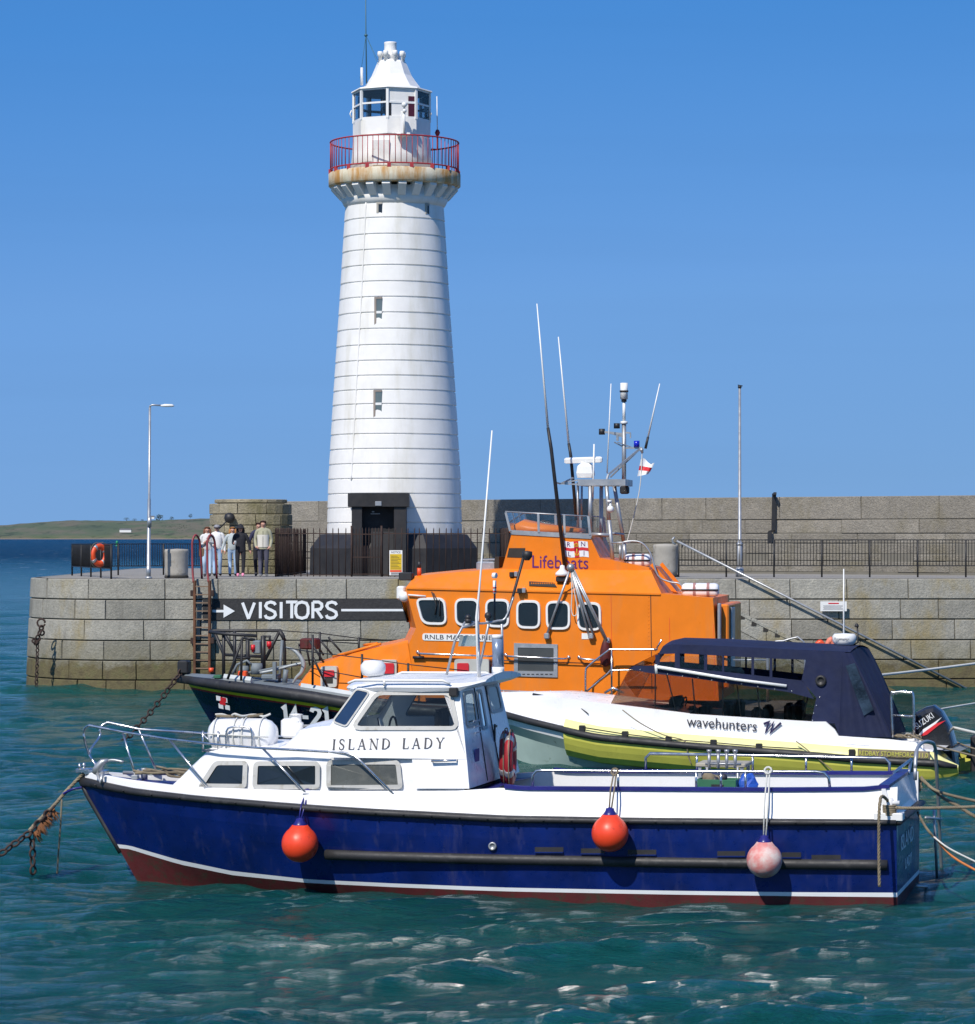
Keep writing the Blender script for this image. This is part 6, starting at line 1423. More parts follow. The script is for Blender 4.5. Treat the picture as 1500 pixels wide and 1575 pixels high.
    mb = MB(); a = P(735, 876, -.5); mb.box(a.x - .02, a.x + .42, -.6, .6, a.z - .05, a.z + .18, 0, .03); mb.box(a.x + .1, a.x + .48, -.55, .55, a.z + .2, a.z + .24, 0, .01); mb.build('roof_vent_box', M['galv'], e)
    mb = MB(); a = P(769, 877, -.7); mb.box(a.x - .12, a.x - .02, -.7, .7, a.z, a.z + .3); mb.build('vent_slot', M['joint'], e)
    # windows
    wins = [[(638, 919), (686, 919), (689, 962), (649, 961)], [(699, 920), (738, 920), (738, 964), (700, 963)], [(746, 921), (785, 921), (784, 966), (747, 965)], [(794, 923), (832, 923), (832, 968), (794, 967)], [(839, 924), (878, 924), (878, 969), (840, 969)], [(887, 926), (925, 926), (926, 971), (888, 970)]]
    for w in wins:
        o = rpoly(w, 13, 5); i = inset(o, 4.4); A = [P(x, y) for x, y in o]; B = [P(x, y) + Vector((0, -.05, 0)) for x, y in inset(o, .8)]; C = [P(x, y) + Vector((0, -.05, 0)) for x, y in inset(o, 3.8)]; D = [P(x, y) + Vector((0, -.02, 0)) for x, y in i]
        q = MB(); q.loft([A, B, C, D], True, False, 0); f = q.build('cabin_window', M['whitep'], e); q = MB(); q.add(D + [sum(D, Vector()) / len(D)], [(k, (k + 1) % len(D), len(D)) for k in range(len(D))]); q.build('pane', M['darkglass'], f)
        q = MB(); r2 = [P(x, y) + Vector((0, -.035, 0)) for x, y in inset(o, 3.4)]; q.tube(r2, .012, 5, True); q.build('seal', M['rubber'], f)
    for k, dy in ((-.9, 0), (0, 0), (.9, 0)):  # front windscreens
        q = MB(); a = mid[2]; b = mid[3]; g = [a.lerp(b, .12), a.lerp(b, .88)]; x_ = -.03; q.ext([(g[0].x + x_, k - .35, g[0].z), (g[0].x + x_, k + .35, g[0].z), (g[1].x + x_, k + .38, g[1].z), (g[1].x + x_, k - .38, g[1].z)], (.02, 0, 0)); q.build('windscreen', M['darkglass'], e)
    # plate with the boat's name, lettering, house flag
    mb = MB(); o = rpoly([(650, 974), (760, 976), (760, 987), (650, 985)], 4, 3); mb.ext([P(x, y) + Vector((0, -.004, 0)) for x, y in o], (0, -.012, 0)); mb.build('name_plate', M['whitep'], e)
    a, b = P(654, 983), P(757, 984.5); text_mesh('RNLB MACQUARIE', 'lettering', M['letter_k'], mat4(a + Vector((0, -.02, 0)), (b - a).normalized(), (0, 0, 1), (0, -1, 0)), .145, e, .004, width=(b - a).length)
    a, b = P(819, 873, -1.246), P(905, 875, -1.246)
    text_mesh('Lifeboats', 'lettering', M['purple'], mat4(a + Vector((0, -.003, 0)), (b - a).normalized(), (0, 0, 1), (0, -1, 0)), .40, e, .004, width=(b - a).length)
    fl = MB(); fx = lambda u, v, o=.0: P(868 + u * 36 + v * 2, 832 + v * 24 + u * 1.5 + 1.2 * math.sin(u * 6), -1.248 - o)
    def cell(u0, u1, v0, v1, mi, o=0):
        n = 4; rr_ = [[fx(u0 + (u1 - u0) * i / n, v0, o), fx(u0 + (u1 - u0) * i / n, v1, o)] for i in range(n + 1)]; fl.loft(rr_, False, False, mi)
    cell(0, 1, 0, 1, 0); cell(.40, .6, -.02, 1.02, 1, .003); cell(0, 1, .40, .60, 1, .003)
    fl.build('house_flag', [M['letter_w'], M['red'], M['purple']], e)
    for ch, u, v in (('R', .1, .33), ('N', .7, .33), ('L', .12, .93), ('I', .78, .93)): text_mesh(ch, 'lettering', M['purple'], mat4(fx(u, v, .007), (1, 0, -.03), (0, 0, 1), (0, -1, 0)), .145, e, .002)
    mb = MB(); c = fx(.5, .72, .009); mb.tube([c + Vector((0, 0, .09)), c + Vector((0, 0, -.06))], .008, 4); mb.tube([c + Vector((-.05, 0, 0)), c + Vector((-.03, 0, -.055)), c + Vector((.03, 0, -.055)), c + Vector((.05, 0, 0))], .008, 4); c = fx(.5, .22, .009); mb.tube([c + Vector((-.04, 0, -.03)), c + Vector((-.045, 0, .03)), c + Vector((-.02, 0, 0)), c + Vector((0, 0, .045)), c + Vector((.02, 0, 0)), c + Vector((.045, 0, .03)), c + Vector((.04, 0, -.03))], .008, 4, True); mb.build('flag_emblem', M['yellow'], e)
    # ventilation grille
    mb = MB(); o = [(791, 989), (858, 991), (858, 1042), (791, 1040)]; i = [(797, 996), (852, 997), (852, 1033), (797, 1032)]; A = [P(*q) + Vector((0, -.03, 0)) for q in o]; B = [P(*q) + Vector((0, -.03, 0)) for q in i]; mb.loft([[P(*q) for q in o], A, B, [p + Vector((0, .025, 0)) for p in B]], True, False); g = mb.build('vent_grille', M['galv'], e)
    mb = MB(); a, b, c = P(797, 996), P(852, 997), P(797, 1032); n = 22
    for k in range(n): t_ = (k + .5) / n; p = a.lerp(c, t_); q = p + (b - a); mb.add([p + Vector((0, -.022, .0)), q + Vector((0, -.022, 0)), q + Vector((0, -.004, -.028)), p + Vector((0, -.004, -.028))], [(0, 1, 2, 3)])
    mb.build('louvres', paint('grey_louvre', (.22, .23, .22), .5), g); mb = MB(); mb.ext([P(*q) + Vector((0, -.002, 0)) for q in i], (0, .002, 0)); mb.build('mesh_backing', M['joint'], g)
    mb = MB()
    for k in range(8): p = P(797 + 7 * k, 1037); mb.box(p.x, p.x + .06, p.y - .036, p.y - .031, p.z - .01, p.z + .01)
    mb.build('slots', M['joint'], g)
    # panel seam with rivets, knuckle moulding
    mb = MB()
    for py in range(918, 1060, 6): p = P(998, py); mb.lathe([(.012, 0), (.010, .008), (.001, .01)], c=p, n=6, ax=(0, -1, 0))
    mb.build('rivet_line', M['orange'], e); tag(bpy.data.objects['rivet_line'], kind='stuff')
    for (x0, y0, x1, y1) in ((1030, 950, 1031, 1066), (1098, 960, 1100, 1070), (940, 912, 941, 1000)):
        q = MB(); q.bar(P(x0, y0) + Vector((0, -.002, 0)), P(x1, y1) + Vector((0, -.002, 0)), .008, .008); q.build('panel_seam', M['orange_p'], e)
    mb = MB(); mb.bar(P(1001, 914) + Vector((0, -.003, 0)), P(1003, 1066) + Vector((0, -.003, 0)), .015, .012); mb.build('panel_seam', M['joint'], e)
    mb = MB(); mb.bar(P(626, 905) + Vector((0, -.012, 0)), P(1016, 914) + Vector((0, -.012, 0)), .03, .035); mb.build('knuckle_moulding', M['orange'], e)
    # handrails on the side
    for x0, y0, x1, y1 in ((643, 1003, 762, 1007), (778, 1007, 875, 1011), (891, 1011, 927, 1013)):
        mb = MB(); a, b = P(x0, y0), P(x1, y1); o_ = Vector((0, -.12, 0)); mb.tube([a, a + o_ * .6 + Vector((.03, 0, -.02)), a + o_ + Vector((.09, 0, -.03)), b + o_ + Vector((-.09, 0, -.03)), b + o_ * .6 + Vector((-.03, 0, -.02)), b], .02, 8)
        for t_ in (.0, 1.0): mb.lathe([(.04, 0), (.04, .02), (.02, .03)], c=a.lerp(b, t_), ax=(0, -1, 0), n=10)
        mb.build('side_handrail', M['steel'], e)
    mb = MB(); a, b = P(636, 1011) + Vector((0, -.06, 0)), P(932, 1021) + Vector((0, -.06, 0)); mb.tube([a, b], .012, 6); mb.tube([a, a + Vector((.25, 0, 0))], .035, 6); mb.tube([b, b + Vector((.15, 0, 0))], .035, 6)
    for t_ in (.1, .5, .9): p = a.lerp(b, t_); mb.tube([p, p + Vector((0, .08, 0))], .012, 5)
    mb.build('jackstay_wire', M['iron'], e)
    mb = MB(); q = [P(x, y) + Vector((0, -.01, 0)) for x, y in ((895, 974), (913, 974), (913, 983), (895, 983))]; mb.ext(q, (0, .01, 0)); mb.build('small_plate', M['whitep'], e)
    # louvred slot, lamps on the shoulder
    def S(px, py, o=.0): # point on the shoulder of the roof
        y = -1.5
        for _ in range(10):
            p = P(px, py, y); zk = interp([(624, 904), (1018, 913)], px); zr_ = interp([(638, 886), (700, 880), (774, 875), (925, 877), (1001, 877)], px); t_ = max(0, min(1, (zk - py) / max(1, zk - zr_))); y = CY + (CY * -1 - 1.25) * t_
        return P(px, py, y - o)
    mb = MB(); mb.ext([S(x, y, .02) for x, y in ((814, 894), (852, 896), (857, 903), (814, 901))], (0, -.01, 0), 0)
    for k in range(13): a = S(817 + k * 2.8, 897.5, .035); mb.box(a.x, a.x + .022, a.y - .008, a.y, a.z - .02, a.z + .02, 1)
    mb.build('shoulder_louvre', [M['joint'], M['orange']], e)
    mb = MB()
    for px, py in ((788, 884), (800, 909)): a = S(px, py, .05); mb.box(a.x - .05, a.x + .04, a.y - .1, a.y + .06, a.z - .05, a.z + .06, 0, .01); mb.box(a.x + .05, a.x + .13, a.y - .08, a.y + .06, a.z - .04, a.z + .07, 1, .01)
    mb.build('deck_light', [M['iron'], M['galv']], e)
    mb = MB(); a = S(865, 884, .25); mb.lathe([(.16, -.02), (.15, .04), (.06, .12), (.05, .2), (.0, .22)], c=a, n=16); mb.box(a.x - .13, a.x + .13, a.y - .1, a.y + .25, a.z - .16, a.z - .03, 1, .02); mb.build('siren', [M['whitep'], M['black_paint']], e)
    # front gear
    mb = MB(); a = P(620, 905, -1.7); mb.box(a.x - .15, a.x + .03, a.y, a.y + .3, a.z - .25, a.z + .05, 0, .03); mb.sphere(P(622, 918, -1.75), .12); mb.tube([P(628, 915, -1.9), P(655, 917, -1.9)], .02, 6); mb.build('searchlight', M['whitep'], e)
    mb = MB(); mb.box(P(620, 884, -1.5).x - .1, P(620, 884, -1.5).x + .2, -1.5, -1.2, P(620, 886, -1.5).z - .1, P(620, 884, -1.5).z + .05, 0, .02); a = P(645, 886, -1.2); mb.tube([a, a + Vector((0, 0, .18))], .05, 6, mi=1); mb.tube([a + Vector((0, 0, .18)), a + Vector((0, 0, .32))], .04, 6); mb.build('roof_lamp', [M['iron'], M['orange_p']], e)
    mb = MB(); mb.tube([P(665, 910) + Vector((0, -.06, 0)), P(672, 930) + Vector((0, -.06, 0)), P(670, 946) + Vector((0, -.06, 0))], .015, 5); mb.tube([P(668, 912) + Vector((0, -.08, 0)), P(676, 928) + Vector((0, -.08, 0))], .012, 5); mb.tube([P(677, 922) + Vector((0, -.07, 0)), P(677, 948) + Vector((0, -.07, 0))], .012, 5); mb.build('wiper', M['rubber'], e)
    # A frame derrick stowed against the side
    mb = MB(); ap = P(878, 873, -2.0)
    for x, y, yy_ in ((841, 977, -1.92), (907, 980, -1.92), (932, 984, -1.98), (913, 977, -1.95)): b = P(x, y, yy_); mb.tube([ap, b], .028, 8)
    mb.tube([ap + Vector((.05, 0, 0)), P(934, 984, -2.05)], .02, 6); mb.build('derrick', M['galv'], e)
    mb = MB(); mb.sphere(ap, .09); 
    for x, y in ((841, 978), (909, 978), (934, 985)): p = P(x, y, -1.95); mb.box(p.x - .06, p.x + .06, p.y - .04, p.y + .1, p.z - .07, p.z + .06, 0, .02)
    mb.build('derrick_fitting', M['galv'], e)
    mb = MB(); mb.tube(smooth_path([ap, P(880, 910, -2.0), P(879, 935, -2.0), P(882, 947, -2.0), P(888, 940, -2.0), P(882, 900, -2.0), ap], 5), .012, 5); mb.tube(smooth_path([P(936, 984, -2), P(928, 1000, -2), P(932, 1010, -2)], 4), .02, 5); mb.build('fall_rope', M['white_rope'], e)
    mb = MB(); c = P(931, 1000, -2.0); rings = []
    for z_, w_ in ((.25, .03), (.15, .07), (0, .11), (-.15, .12), (-.3, .1), (-.36, .03)): rings.append([(c.x + w_ * math.cos(a) * (1 + .2 * math.sin(3 * a)), c.y + w_ * .6 * math.sin(a), c.z + z_) for a in (2 * math.pi * j / 12 for j in range(12))])
    mb.loft(rings, True, True, 0, True); mb.build('rope_bag', M['red_hull'], e)
    # lockers with red lids
    for k, (x0, y0, x1, y1, yy_, rx0, ry0, rx1, ry1) in enumerate(((493, 1025, 518, 1057, -1.45, 497, 1031, 514, 1041), (583, 1015, 610, 1040, -1.78, 588, 1020, 606, 1036), (699, 1014, 752, 1040, -2.05, 703, 1020, 721, 1036))):
        mb = MB(); o = rpoly([(x0, y0), (x1, y0), (x1, y1), (x0, y1)], 4, 3); mb.ext([P(x, y, yy_) for x, y in o], (0, .22, 0)); b = mb.build('deck_locker', paint('locker_grey', (.5, .5, .46), .5), e)
        mb = MB(); mb.ext([P(x, y, yy_ - .03) for x, y in rpoly([(rx0, ry0), (rx1, ry0), (rx1, ry1), (rx0, ry1)], 2, 2)], (0, .028, 0)); mb.build('red_flap', M['red'], b)
        if k == 0:
            mb = MB(); mb.ext([P(x, y, yy_ - .01) for x, y in ((500, 1042), (512, 1042), (512, 1051), (500, 1051))], (0, .008, 0)); mb.build('dark_slot', M['joint'], b)
    mb = MB(); o = rpoly([(755, 1018), (768, 1018), (768, 1052), (755, 1052)], 3, 2); mb.ext([P(x, y, -1.9) for x, y in o], (0, .05, 0)); mb.build('red_extinguisher_box', M['red_hull'], e)
    # aft end of the cabin: door face, framework
    mb = MB(); xx = P(1101, 992).x; mb.box(xx + .0, xx + .25, -1.5, 1.5, P(1100, 1060).z, P(1100, 930).z, 0, .03); mb.build('aft_casing', M['orange'], e)
    mb = MB(); mb.box(xx + .25, xx + .30, -1.2, -.5, P(1100, 1055).z, P(1100, 935).z, 0, .02); mb.box(xx + .03, xx + .1, CY + .05, CY + .3, P(1100, 985).z, P(1100, 928).z, 0, .02); mb.build('grey_door', M['galv'], e)
    mb = MB(); a = P(1103, 985); 
    for dz in (0, -.12): mb.tube([a + Vector((0, .1, dz)), a + Vector((.3, .05, dz - .02)), a + Vector((.38, .1, dz))], .02, 6)
    mb.tube([a + Vector((.35, .1, .05)), a + Vector((.1, .1, -.35))], .02, 6); mb.build('aft_step', M['galv'], e)
    mb = MB(); a, b = P(1000, 875, -1.2), P(1055, 920, -1.2)
    for y in (-.9, .9): mb.bar((a.x, y, a.z + .1), (b.x, y, b.z - .2), .06, .08)
    mb.build('aft_frame', M['orange'], e)
    mb = MB()
    for y in (-1.15, -.7, .9): mb.tube(smooth_path([P(958, 862, y), P(958, 838, y), P(963, 833, y), P(985, 834, y), P(1000, 850, y), P(1012, 885, y), P(1030, 895, y), P(1046, 898, y), P(1054, 912, y)], 4), .022, 6)
    mb.tube([P(940, 835, -1.15), P(970, 834, -1.15)], .02, 6); mb.tube([P(954, 862, -1.1), P(954, 838, -1.1)], .03, 6); mb.build('aft_guard_rail', M['galv'], e)
    # side rail with gate
    mb = MB(); y = -2.2
    mb.tube(smooth_path([P(901, 1066, y), P(901, 1034, y), P(906, 1024, y), P(934, 1002, y), P(941, 999, y), P(975, 999, y), P(1012, 999, y)], 4), .024, 8); mb.tube([P(941, 1000, y), P(941, 1068, y)], .022, 8); mb.tube(smooth_path([P(902, 1064, y), P(935, 1036, y), P(944, 1031, y), P(1000, 1031, y)], 3), .02, 8); mb.tube([P(1008, 1001, y), P(1018, 984, y - .1)], .02, 6); mb.tube([P(930, 1066, y), P(943, 1058, y), P(960, 1066, y)], .03, 6); mb.build('side_guard_rail', M['steel'], e)
    mb = MB(); y = -2.1
    mb.tube(smooth_path([P(1128, 985, y), P(1165, 986, y), P(1176, 990, y), P(1180, 1010, y), P(1180, 1080, y)], 3), .022, 6); mb.tube(smooth_path([P(1182, 1080, y), P(1182, 1000, y), P(1190, 988, y), P(1205, 986, y), P(1236, 987, y), P(1236, 1080, y)], 3), .022, 6); mb.tube([P(1160, 985, y), P(1176, 998, y)], .02, 6); mb.tube([P(1128, 1015, y), P(1180, 1015, y)], .018, 6); mb.build('stern_rail', M['galv'], e)
    mb = MB()
    for x in range(775, 900, 24): mb.tube([P(x, 1062, -2.2), P(x, 1074, -2.2)], .015, 5)
    mb.tube([P(770, 1062, -2.2), P(905, 1068, -2.2)], .016, 6); mb.build('low_rail', M['galv'], e)
    # mast
    mb = MB(); y0 = -.55
    def leg(x0, y0_, x1, y1_, y, mi=0, r=.045): mb.tube([P(x0, y0_, y), P(x1, y1_, y)], r, 8, mi=mi)
    leg(908, 745, 908, 820, -.6); leg(908, 820, 911, 866, -.6); leg(925, 748, 925, 862, .55); leg(933, 746, 937, 800, -.6); leg(937, 800, 943, 866, -.6); leg(945, 747, 960, 836, .55); leg(960, 836, 962, 866, .55); leg(889, 742, 889, 815, .2, r=.03); leg(895, 742, 895, 800, .6, r=.025)
    leg(909, 822, 938, 823, -.6); leg(938, 820, 960, 822, -.2, r=.03); leg(910, 822, 925, 822, .0, r=.03)
    mb.build('mast_leg', M['galv'], e); tag(bpy.data.objects['mast_leg'], kind=None)
    mb = MB(); a, b = P(889, 747, -.65), P(962, 737, -.65); mb.box(a.x, b.x, -.65, -.57, a.z, b.z); mb.box(a.x, b.x, .57, .65, a.z, b.z)
    for k in range(4): x = a.x + (b.x - a.x - .08) * k / 3; mb.box(x, x + .08, -.569, .569, a.z, b.z)
    mb.bar(P(862, 744, -.6), P(890, 738, -.6), .03); mb.bar(P(862, 744, -.6), P(890, 745, -.6), .03); mb.bar(P(862, 744, -.6), P(882, 735, -.3), .03); mb.build('mast_platform', M['galv'], e)
    mb = MB(); mb.tube([P(960, 747, 0), P(960, 652, 0)], .05, 10); mb.tube([P(960, 652, 0), P(960, 648, 0)], .08, 10, mi=1); mb.tube([P(960, 648, 0), P(960, 617, 0)], .035, 10, mi=1); mb.tube([P(960, 618, 0), P(960, 614, 0)], .06, 10, mi=2); mb.tube([P(960, 614, 0), P(960, 589, 0)], .085, 12, mi=1); mb.tube([P(960, 603, 0), P(960, 600.5, 0)], .10, 12, mi=2); mb.build('main_mast', [M['galv'], M['whitep'], M['black_paint']], e)
    mb = MB(); mb.bar(P(926, 664, 0), P(960, 668, 0), .05); mb.bar(P(935, 665, 0), P(960, 672, 0), .04); mb.bar(P(960, 665, 0), P(970, 666, 0), .04); mb.bar(P(970, 666, 0), P(970, 674, 0), .03); mb.bar(P(950, 678, -.1), P(950, 668, -.1), .05); mb.bar(P(945, 680, -.1), P(960, 688, 0), .025); mb.bar(P(950, 680, -.1), P(972, 688, .0), .02)
    mb.bar(P(960, 689, 0), P(988, 689, 0), .04); mb.bar(P(985, 690, 0), P(936, 730, -.4), .045); mb.bar(P(985, 690, 0), P(939, 734, .3), .03); mb.bar(P(936, 730, -.4), P(933, 740, -.5), .04); mb.build('mast_arm', M['galv'], e)
    mb = MB()
    for px, py, h in ((926, 664, 9), (949, 655, 8)): a = P(px, py + h / 2, 0); b = P(px, py - h / 2, 0); mb.tube([a, b], .07, 10)
    a = P(961, 753, 0); mb.box(a.x - .1, a.x + .1, -.1, .1, a.z - .1, a.z + .08, 0, .03); mb.build('navigation_lamp', M['iron'], e)
    mb = MB(); mb.tube([P(979.5, 688, 0), P(979.5, 678, 0)], .065, 12); m_ = paint('blue_beacon', (.01, .02, .45), .2); mb.build('blue_beacon', m_, e)
    mb = MB(); mb.tube([P(988, 690, 0), P(988, 697, 0)], .03, 6); mb.sphere(P(987, 692, 0), .045); mb.build('mast_head_fitting', M['galv'], e)
    # radar
    mb = MB(); a = P(901, 735, -.1); mb.loft([[(a.x + w_ * x, a.y + d * y, a.z + z) for x, y in ((-1, -1), (1, -1), (1.15, 0), (1, 1), (-1, 1), (-1.1, 0))] for w_, d, z in ((.16, .2, 0), (.18, .22, .1), (.16, .2, .26), (.08, .1, .34), (.07, .08, .40))], True, True, 0, False); mb.build('radar_pedestal', M['whitep'], e)
    mb = MB(); c = P(897.5, 708, -.1); d = Vector((.9, -.25, .02)).normalized(); mb.loft([[c + d * t_ + Vector((0, yy_ * sc_, zz2 * sc_)) for yy_, zz2 in ((-.09, -.06), (-.1, .03), (-.05, .07), (.05, .07), (.1, .03), (.09, -.06))] for t_, sc_ in ((-.46, .7), (-.42, 1), (.42, 1), (.46, .7))], True, True, 0, False); mb.build('radar_scanner', M['whitep'], e)
    mb = MB(); a = P(939, 783, -.7); mb.sphere(a, .08); mb.tube([a, a + Vector((0, 0, .16))], .03, 6); mb.tube([a + Vector((-.02, 0, .15)), a + Vector((-.02, 0, .2))], .055, 8); mb.build('deck_camera', M['whitep'], e)
    # aerials
    for pts, rr_, mi in (([(826, 467), (843, 658)], (.012, .028), 'w'), ([(843, 658), (848, 690), (869, 872)], (.035, .04, .045), 'k'), ([(859, 518), (875, 682)], (.012, .026), 'w'), ([(875, 682), (878, 700), (887, 800)], (.034, .036, .04), 'k'),
                         ([(940, 590), (934, 728)], (.010, .016), 'w'), ([(914, 683), (912, 768)], (.018, .02), 'w'), ([(1015, 590), (997, 672)], (.012, .02), 'w'), ([(997, 672), (993, 690)], (.028, .03), 'k')):
        mb = MB(); yv = -1.35 if pts[0][0] < 850 else (.2 if pts[0][0] < 880 else -.3); mb.tube([P(x, y, yv) for x, y in pts], list(rr_), 8); mb.build('whip_aerial', M['whitep'] if mi == 'w' else M['black_paint'], e)
    mb = MB(); mb.bar(P(862, 744, -.9), P(855, 742, -1.32), .03); mb.bar(P(912, 768, -.3), P(908, 775, -.55), .04); mb.build('aerial_bracket', M['galv'], e)
    # bow framework (black), capstan, anchor, fairlead
    B_ = lambda px, py, y: P(px, py, y)
    mb = MB(); r = .04
    def tb(*pts, rr_=.04): mb.tube([B_(*p) for p in pts], rr_, 6)
    tb((322, 971, .9), (330, 970, .9), (432, 970, .9), (436, 978, .9), (438, 1000, .9), (438, 1045, .9)); tb((322, 972, -.6), (345, 975, -.8), (395, 978, -.9))
    tb((330, 972, .9), (344, 1006, .9), (344, 1040, .9)); tb((344, 972, -.7), (344, 1040, -.7)); tb((345, 975, .5), (362, 1005, .5)); tb((361, 971, .3), (361, 1035, .3)); tb((430, 971, .9), (408, 1015, .9)); tb((344, 1007, .8), (405, 1010, .8)); tb((374, 980, -1.2), (350, 1045, -1.3), rr_=.03); tb((372, 982, -1.2), (371, 1047, -1.3), rr_=.03)
    tb((375, 981, -1.2), (392, 984, -1.2), rr_=.03); tb((381, 983, -.2), (381, 1040, -.2), rr_=.05); tb((405, 978, 0), (405, 1032, 0), rr_=.06); tb((404, 979, 0), (415, 979, 0), (415, 990, 0), rr_=.03); tb((362, 1012, -.8), (385, 1012, -.8), rr_=.03); tb((430, 970, .9), (438, 985, .9), rr_=.045)
    mb.build('bow_frame', M['iron'], e)
    mb = MB()
    for x, y in ((389, 995), (414, 990)): a = B_(x, y, -.1); mb.tube([a + Vector((0, 0, .05)), a - Vector((0, 0, .08))], .055, 10); mb.tube([a - Vector((0, 0, .08)), a - Vector((0, 0, .12))], .03, 8)
    mb.build('red_lamp', M['red'], e)
    mb = MB(); a = B_(397, 985, .1); b = B_(397, 1005, .1); mb.box(a.x - .08, a.x + .1, -.1, .2, b.z, a.z, 0, .02); mb.tube([B_(375, 1040, -.3), B_(375, 1024, -.3)], .12, 12); mb.tube([B_(395, 1037, -.3), B_(395, 1020, -.3)], .14, 12); mb.box(B_(420, 1045, -.8).x, B_(425, 1045, -.8).x, -.85, -.75, B_(422, 1045, -.8).z, B_(422, 1018, -.8).z); mb.tube([B_(434, 985, -.3), B_(430, 1048, -.5)], .035, 8); mb.tube([B_(438, 1050, -.9), B_(440, 1030, -.9)], .06, 8); mb.box(B_(405, 1040, -.6).x, B_(430, 1040, -.6).x, -.8, -.4, B_(405, 1044, -.6).z, B_(405, 1037, -.6).z, 0, .02); mb.tube([B_(380, 1035, -.3), B_(400, 1032, -.4), B_(430, 1026, -.5), B_(462, 1022, -.6)], .028, 8); mb.tube([B_(356, 1040, -.4), B_(365, 1022, -.4), B_(380, 1016, -.4), B_(386, 1022, -.4)], .03, 6); mb.build('windlass', M['greydeck'], e)
    mb = MB(); ank = smooth_path([B_(x, y, -.8) for x, y in ((440, 996), (452, 1000), (462, 1010), (467, 1022), (464, 1034), (456, 1042), (450, 1051))], 4); mb.tube(ank, [.02 + .032 * math.sin(math.pi * i / (len(ank) - 1)) for i in range(len(ank))], 8); ank2 = smooth_path([B_(x, y, -.7) for x, y in ((400, 1035), (425, 1030), (450, 1023), (466, 1020))], 4); mb.tube(ank2, .03, 8); mb.build('bow_anchor', paint('grey_anchor', (.36, .39, .40), .5, .3, dirt=(.2, .18, .15), dscale=6), e)
    mb = MB(); a = B_(371, 1036, -1.0); mb.box(a.x - .08, a.x + .12, a.y, a.y + .2, a.z - .08, a.z + .06, 0, .02); a = B_(325, 1034, -.6); mb.tube([a, a + Vector((0, 0, .1))], .06, 8); mb.build('orange_float', M['orange_p'], e)
    mb = MB(); a = B_(338, 1040, -.7); mb.box(a.x - .15, a.x + .02, a.y, a.y + .3, a.z - .05, a.z + .02, 0, .01); mb.build('deck_hatch', M['green'], e)
    mb = MB(); mb.box(B_(278, 1030, 0).x - .04, B_(292, 1030, 0).x, -.16, .16, B_(280, 1036, 0).z, B_(280, 1016, 0).z, 0, .03); mb.build('bow_fairlead', M['iron'], e)
    # stanchions with wires along the foredeck
    mb = MB()
    for x, y0_, y1_, yv in ((481, 976, 1048, -1.9), (557, 1006, 1042, -2.2), (628, 1020, 1046, -2.3), (492, 972, 1010, 1.4), (552, 980, 1000, 1.9)): mb.tube([B_(x, y0_, yv), B_(x, y1_ + 6, yv)], .028, 6)
    for a, b in (((481, 1010, -1.9), (503, 1056, -1.7)), ((476, 985, -1.0), (500, 1022, -1.0)), ((481, 982, .6), (498, 1008, .6)), ((492, 984, 1.2), (512, 1008, 1.2)), ((460, 990, 1.2), (464, 1016, 1.2)), ((470, 988, .8), (477, 1024, .8)), ((505, 980, 1.4), (525, 1003, 1.4))): mb.tube([B_(*a), B_(*b)], .025, 6)
    mb.build('stanchion', M['iron'], e)
    mb = MB()
    for pts in (((432, 970, .9), (460, 972, 1.1), (492, 974, 1.4), (552, 982, 1.9), (600, 985, 2.1)), ((438, 996, -.9), (481, 1003, -1.9), (557, 1012, -2.2), (628, 1022, -2.3), (720, 1032, -2.3)), ((481, 1028, -1.9), (557, 1042, -2.2)), ((438, 985, .9), (492, 986, 1.4), (552, 990, 1.9))): mb.tube([B_(*p) for p in pts], .012, 5)
    mb.build('guard_wire', M['iron'], e)
    mb = MB()
    for x in (472, 482): a = B_(x, 985, -.2); mb.box(a.x - .12, a.x + .12, -.4, 0, a.z - .2, a.z + .05, 0, .03)
    mb.build('folded_cover', M['red_hull'], e)
    mb = MB(); mb.tube(smooth_path([B_(512, 1010, -1.0), B_(560, 997, -1.3), B_(580, 990, -1.3), B_(560, 992, -.9)], 4), .03, 6); mb.tube([B_(530, 1006, -1.2), B_(586, 990, -1.4)], .03, 6); mb.build('trunk_handrail', M['orange'], e)
    return e
LBo = lifeboat()
LP = lambda px, py, y: Vector(LB.Y(px, py, y))
# burgee and halyard, canisters, chain
def flag():
    p0 = LP(988, 708, 0); o = Vector(world_of(LB, p0)); mb = MB(); n = 8; rings = []
    for i in range(n + 1):
        u = i / n; rings.append([(u * .30, .10 * math.sin(u * 5) * u, -.04 * u - .06 * u * u + .04 * math.sin(u * 7)), (u * .28 - .03, .10 * math.sin(u * 5 + .6) * u, -.14 - .05 * u), (u * .26 - .05, .10 * math.sin(u * 5 + 1) * u, -.24 - .03 * u), (u * .24 - .08, .1 * math.sin(u * 5 + 1.4) * u, -.38 + .05 * u)])
    for k in range(3): mb.loft([[r[k] for r in rings], [r[k + 1] for r in rings]], False, False, (0, 1, 0)[k], True)
    ob = mb.build('burgee', [M['letter_w'], M['red']]); ob.location = o + Vector((-.03, 0, .02)); tag(ob, 'small red and white flag flying from the lifeboat mast', 'flag')
    rope('halyard', [o + Vector((0, 0, .25)), Vector(world_of(LB, LP(985, 745, 0))), Vector(world_of(LB, LP(976, 790, 0))), Vector(world_of(LB, LP(964, 836, 0)))], .012, M['white_rope'], 'thin pale halyard slanting down from the lifeboat flag')
flag()
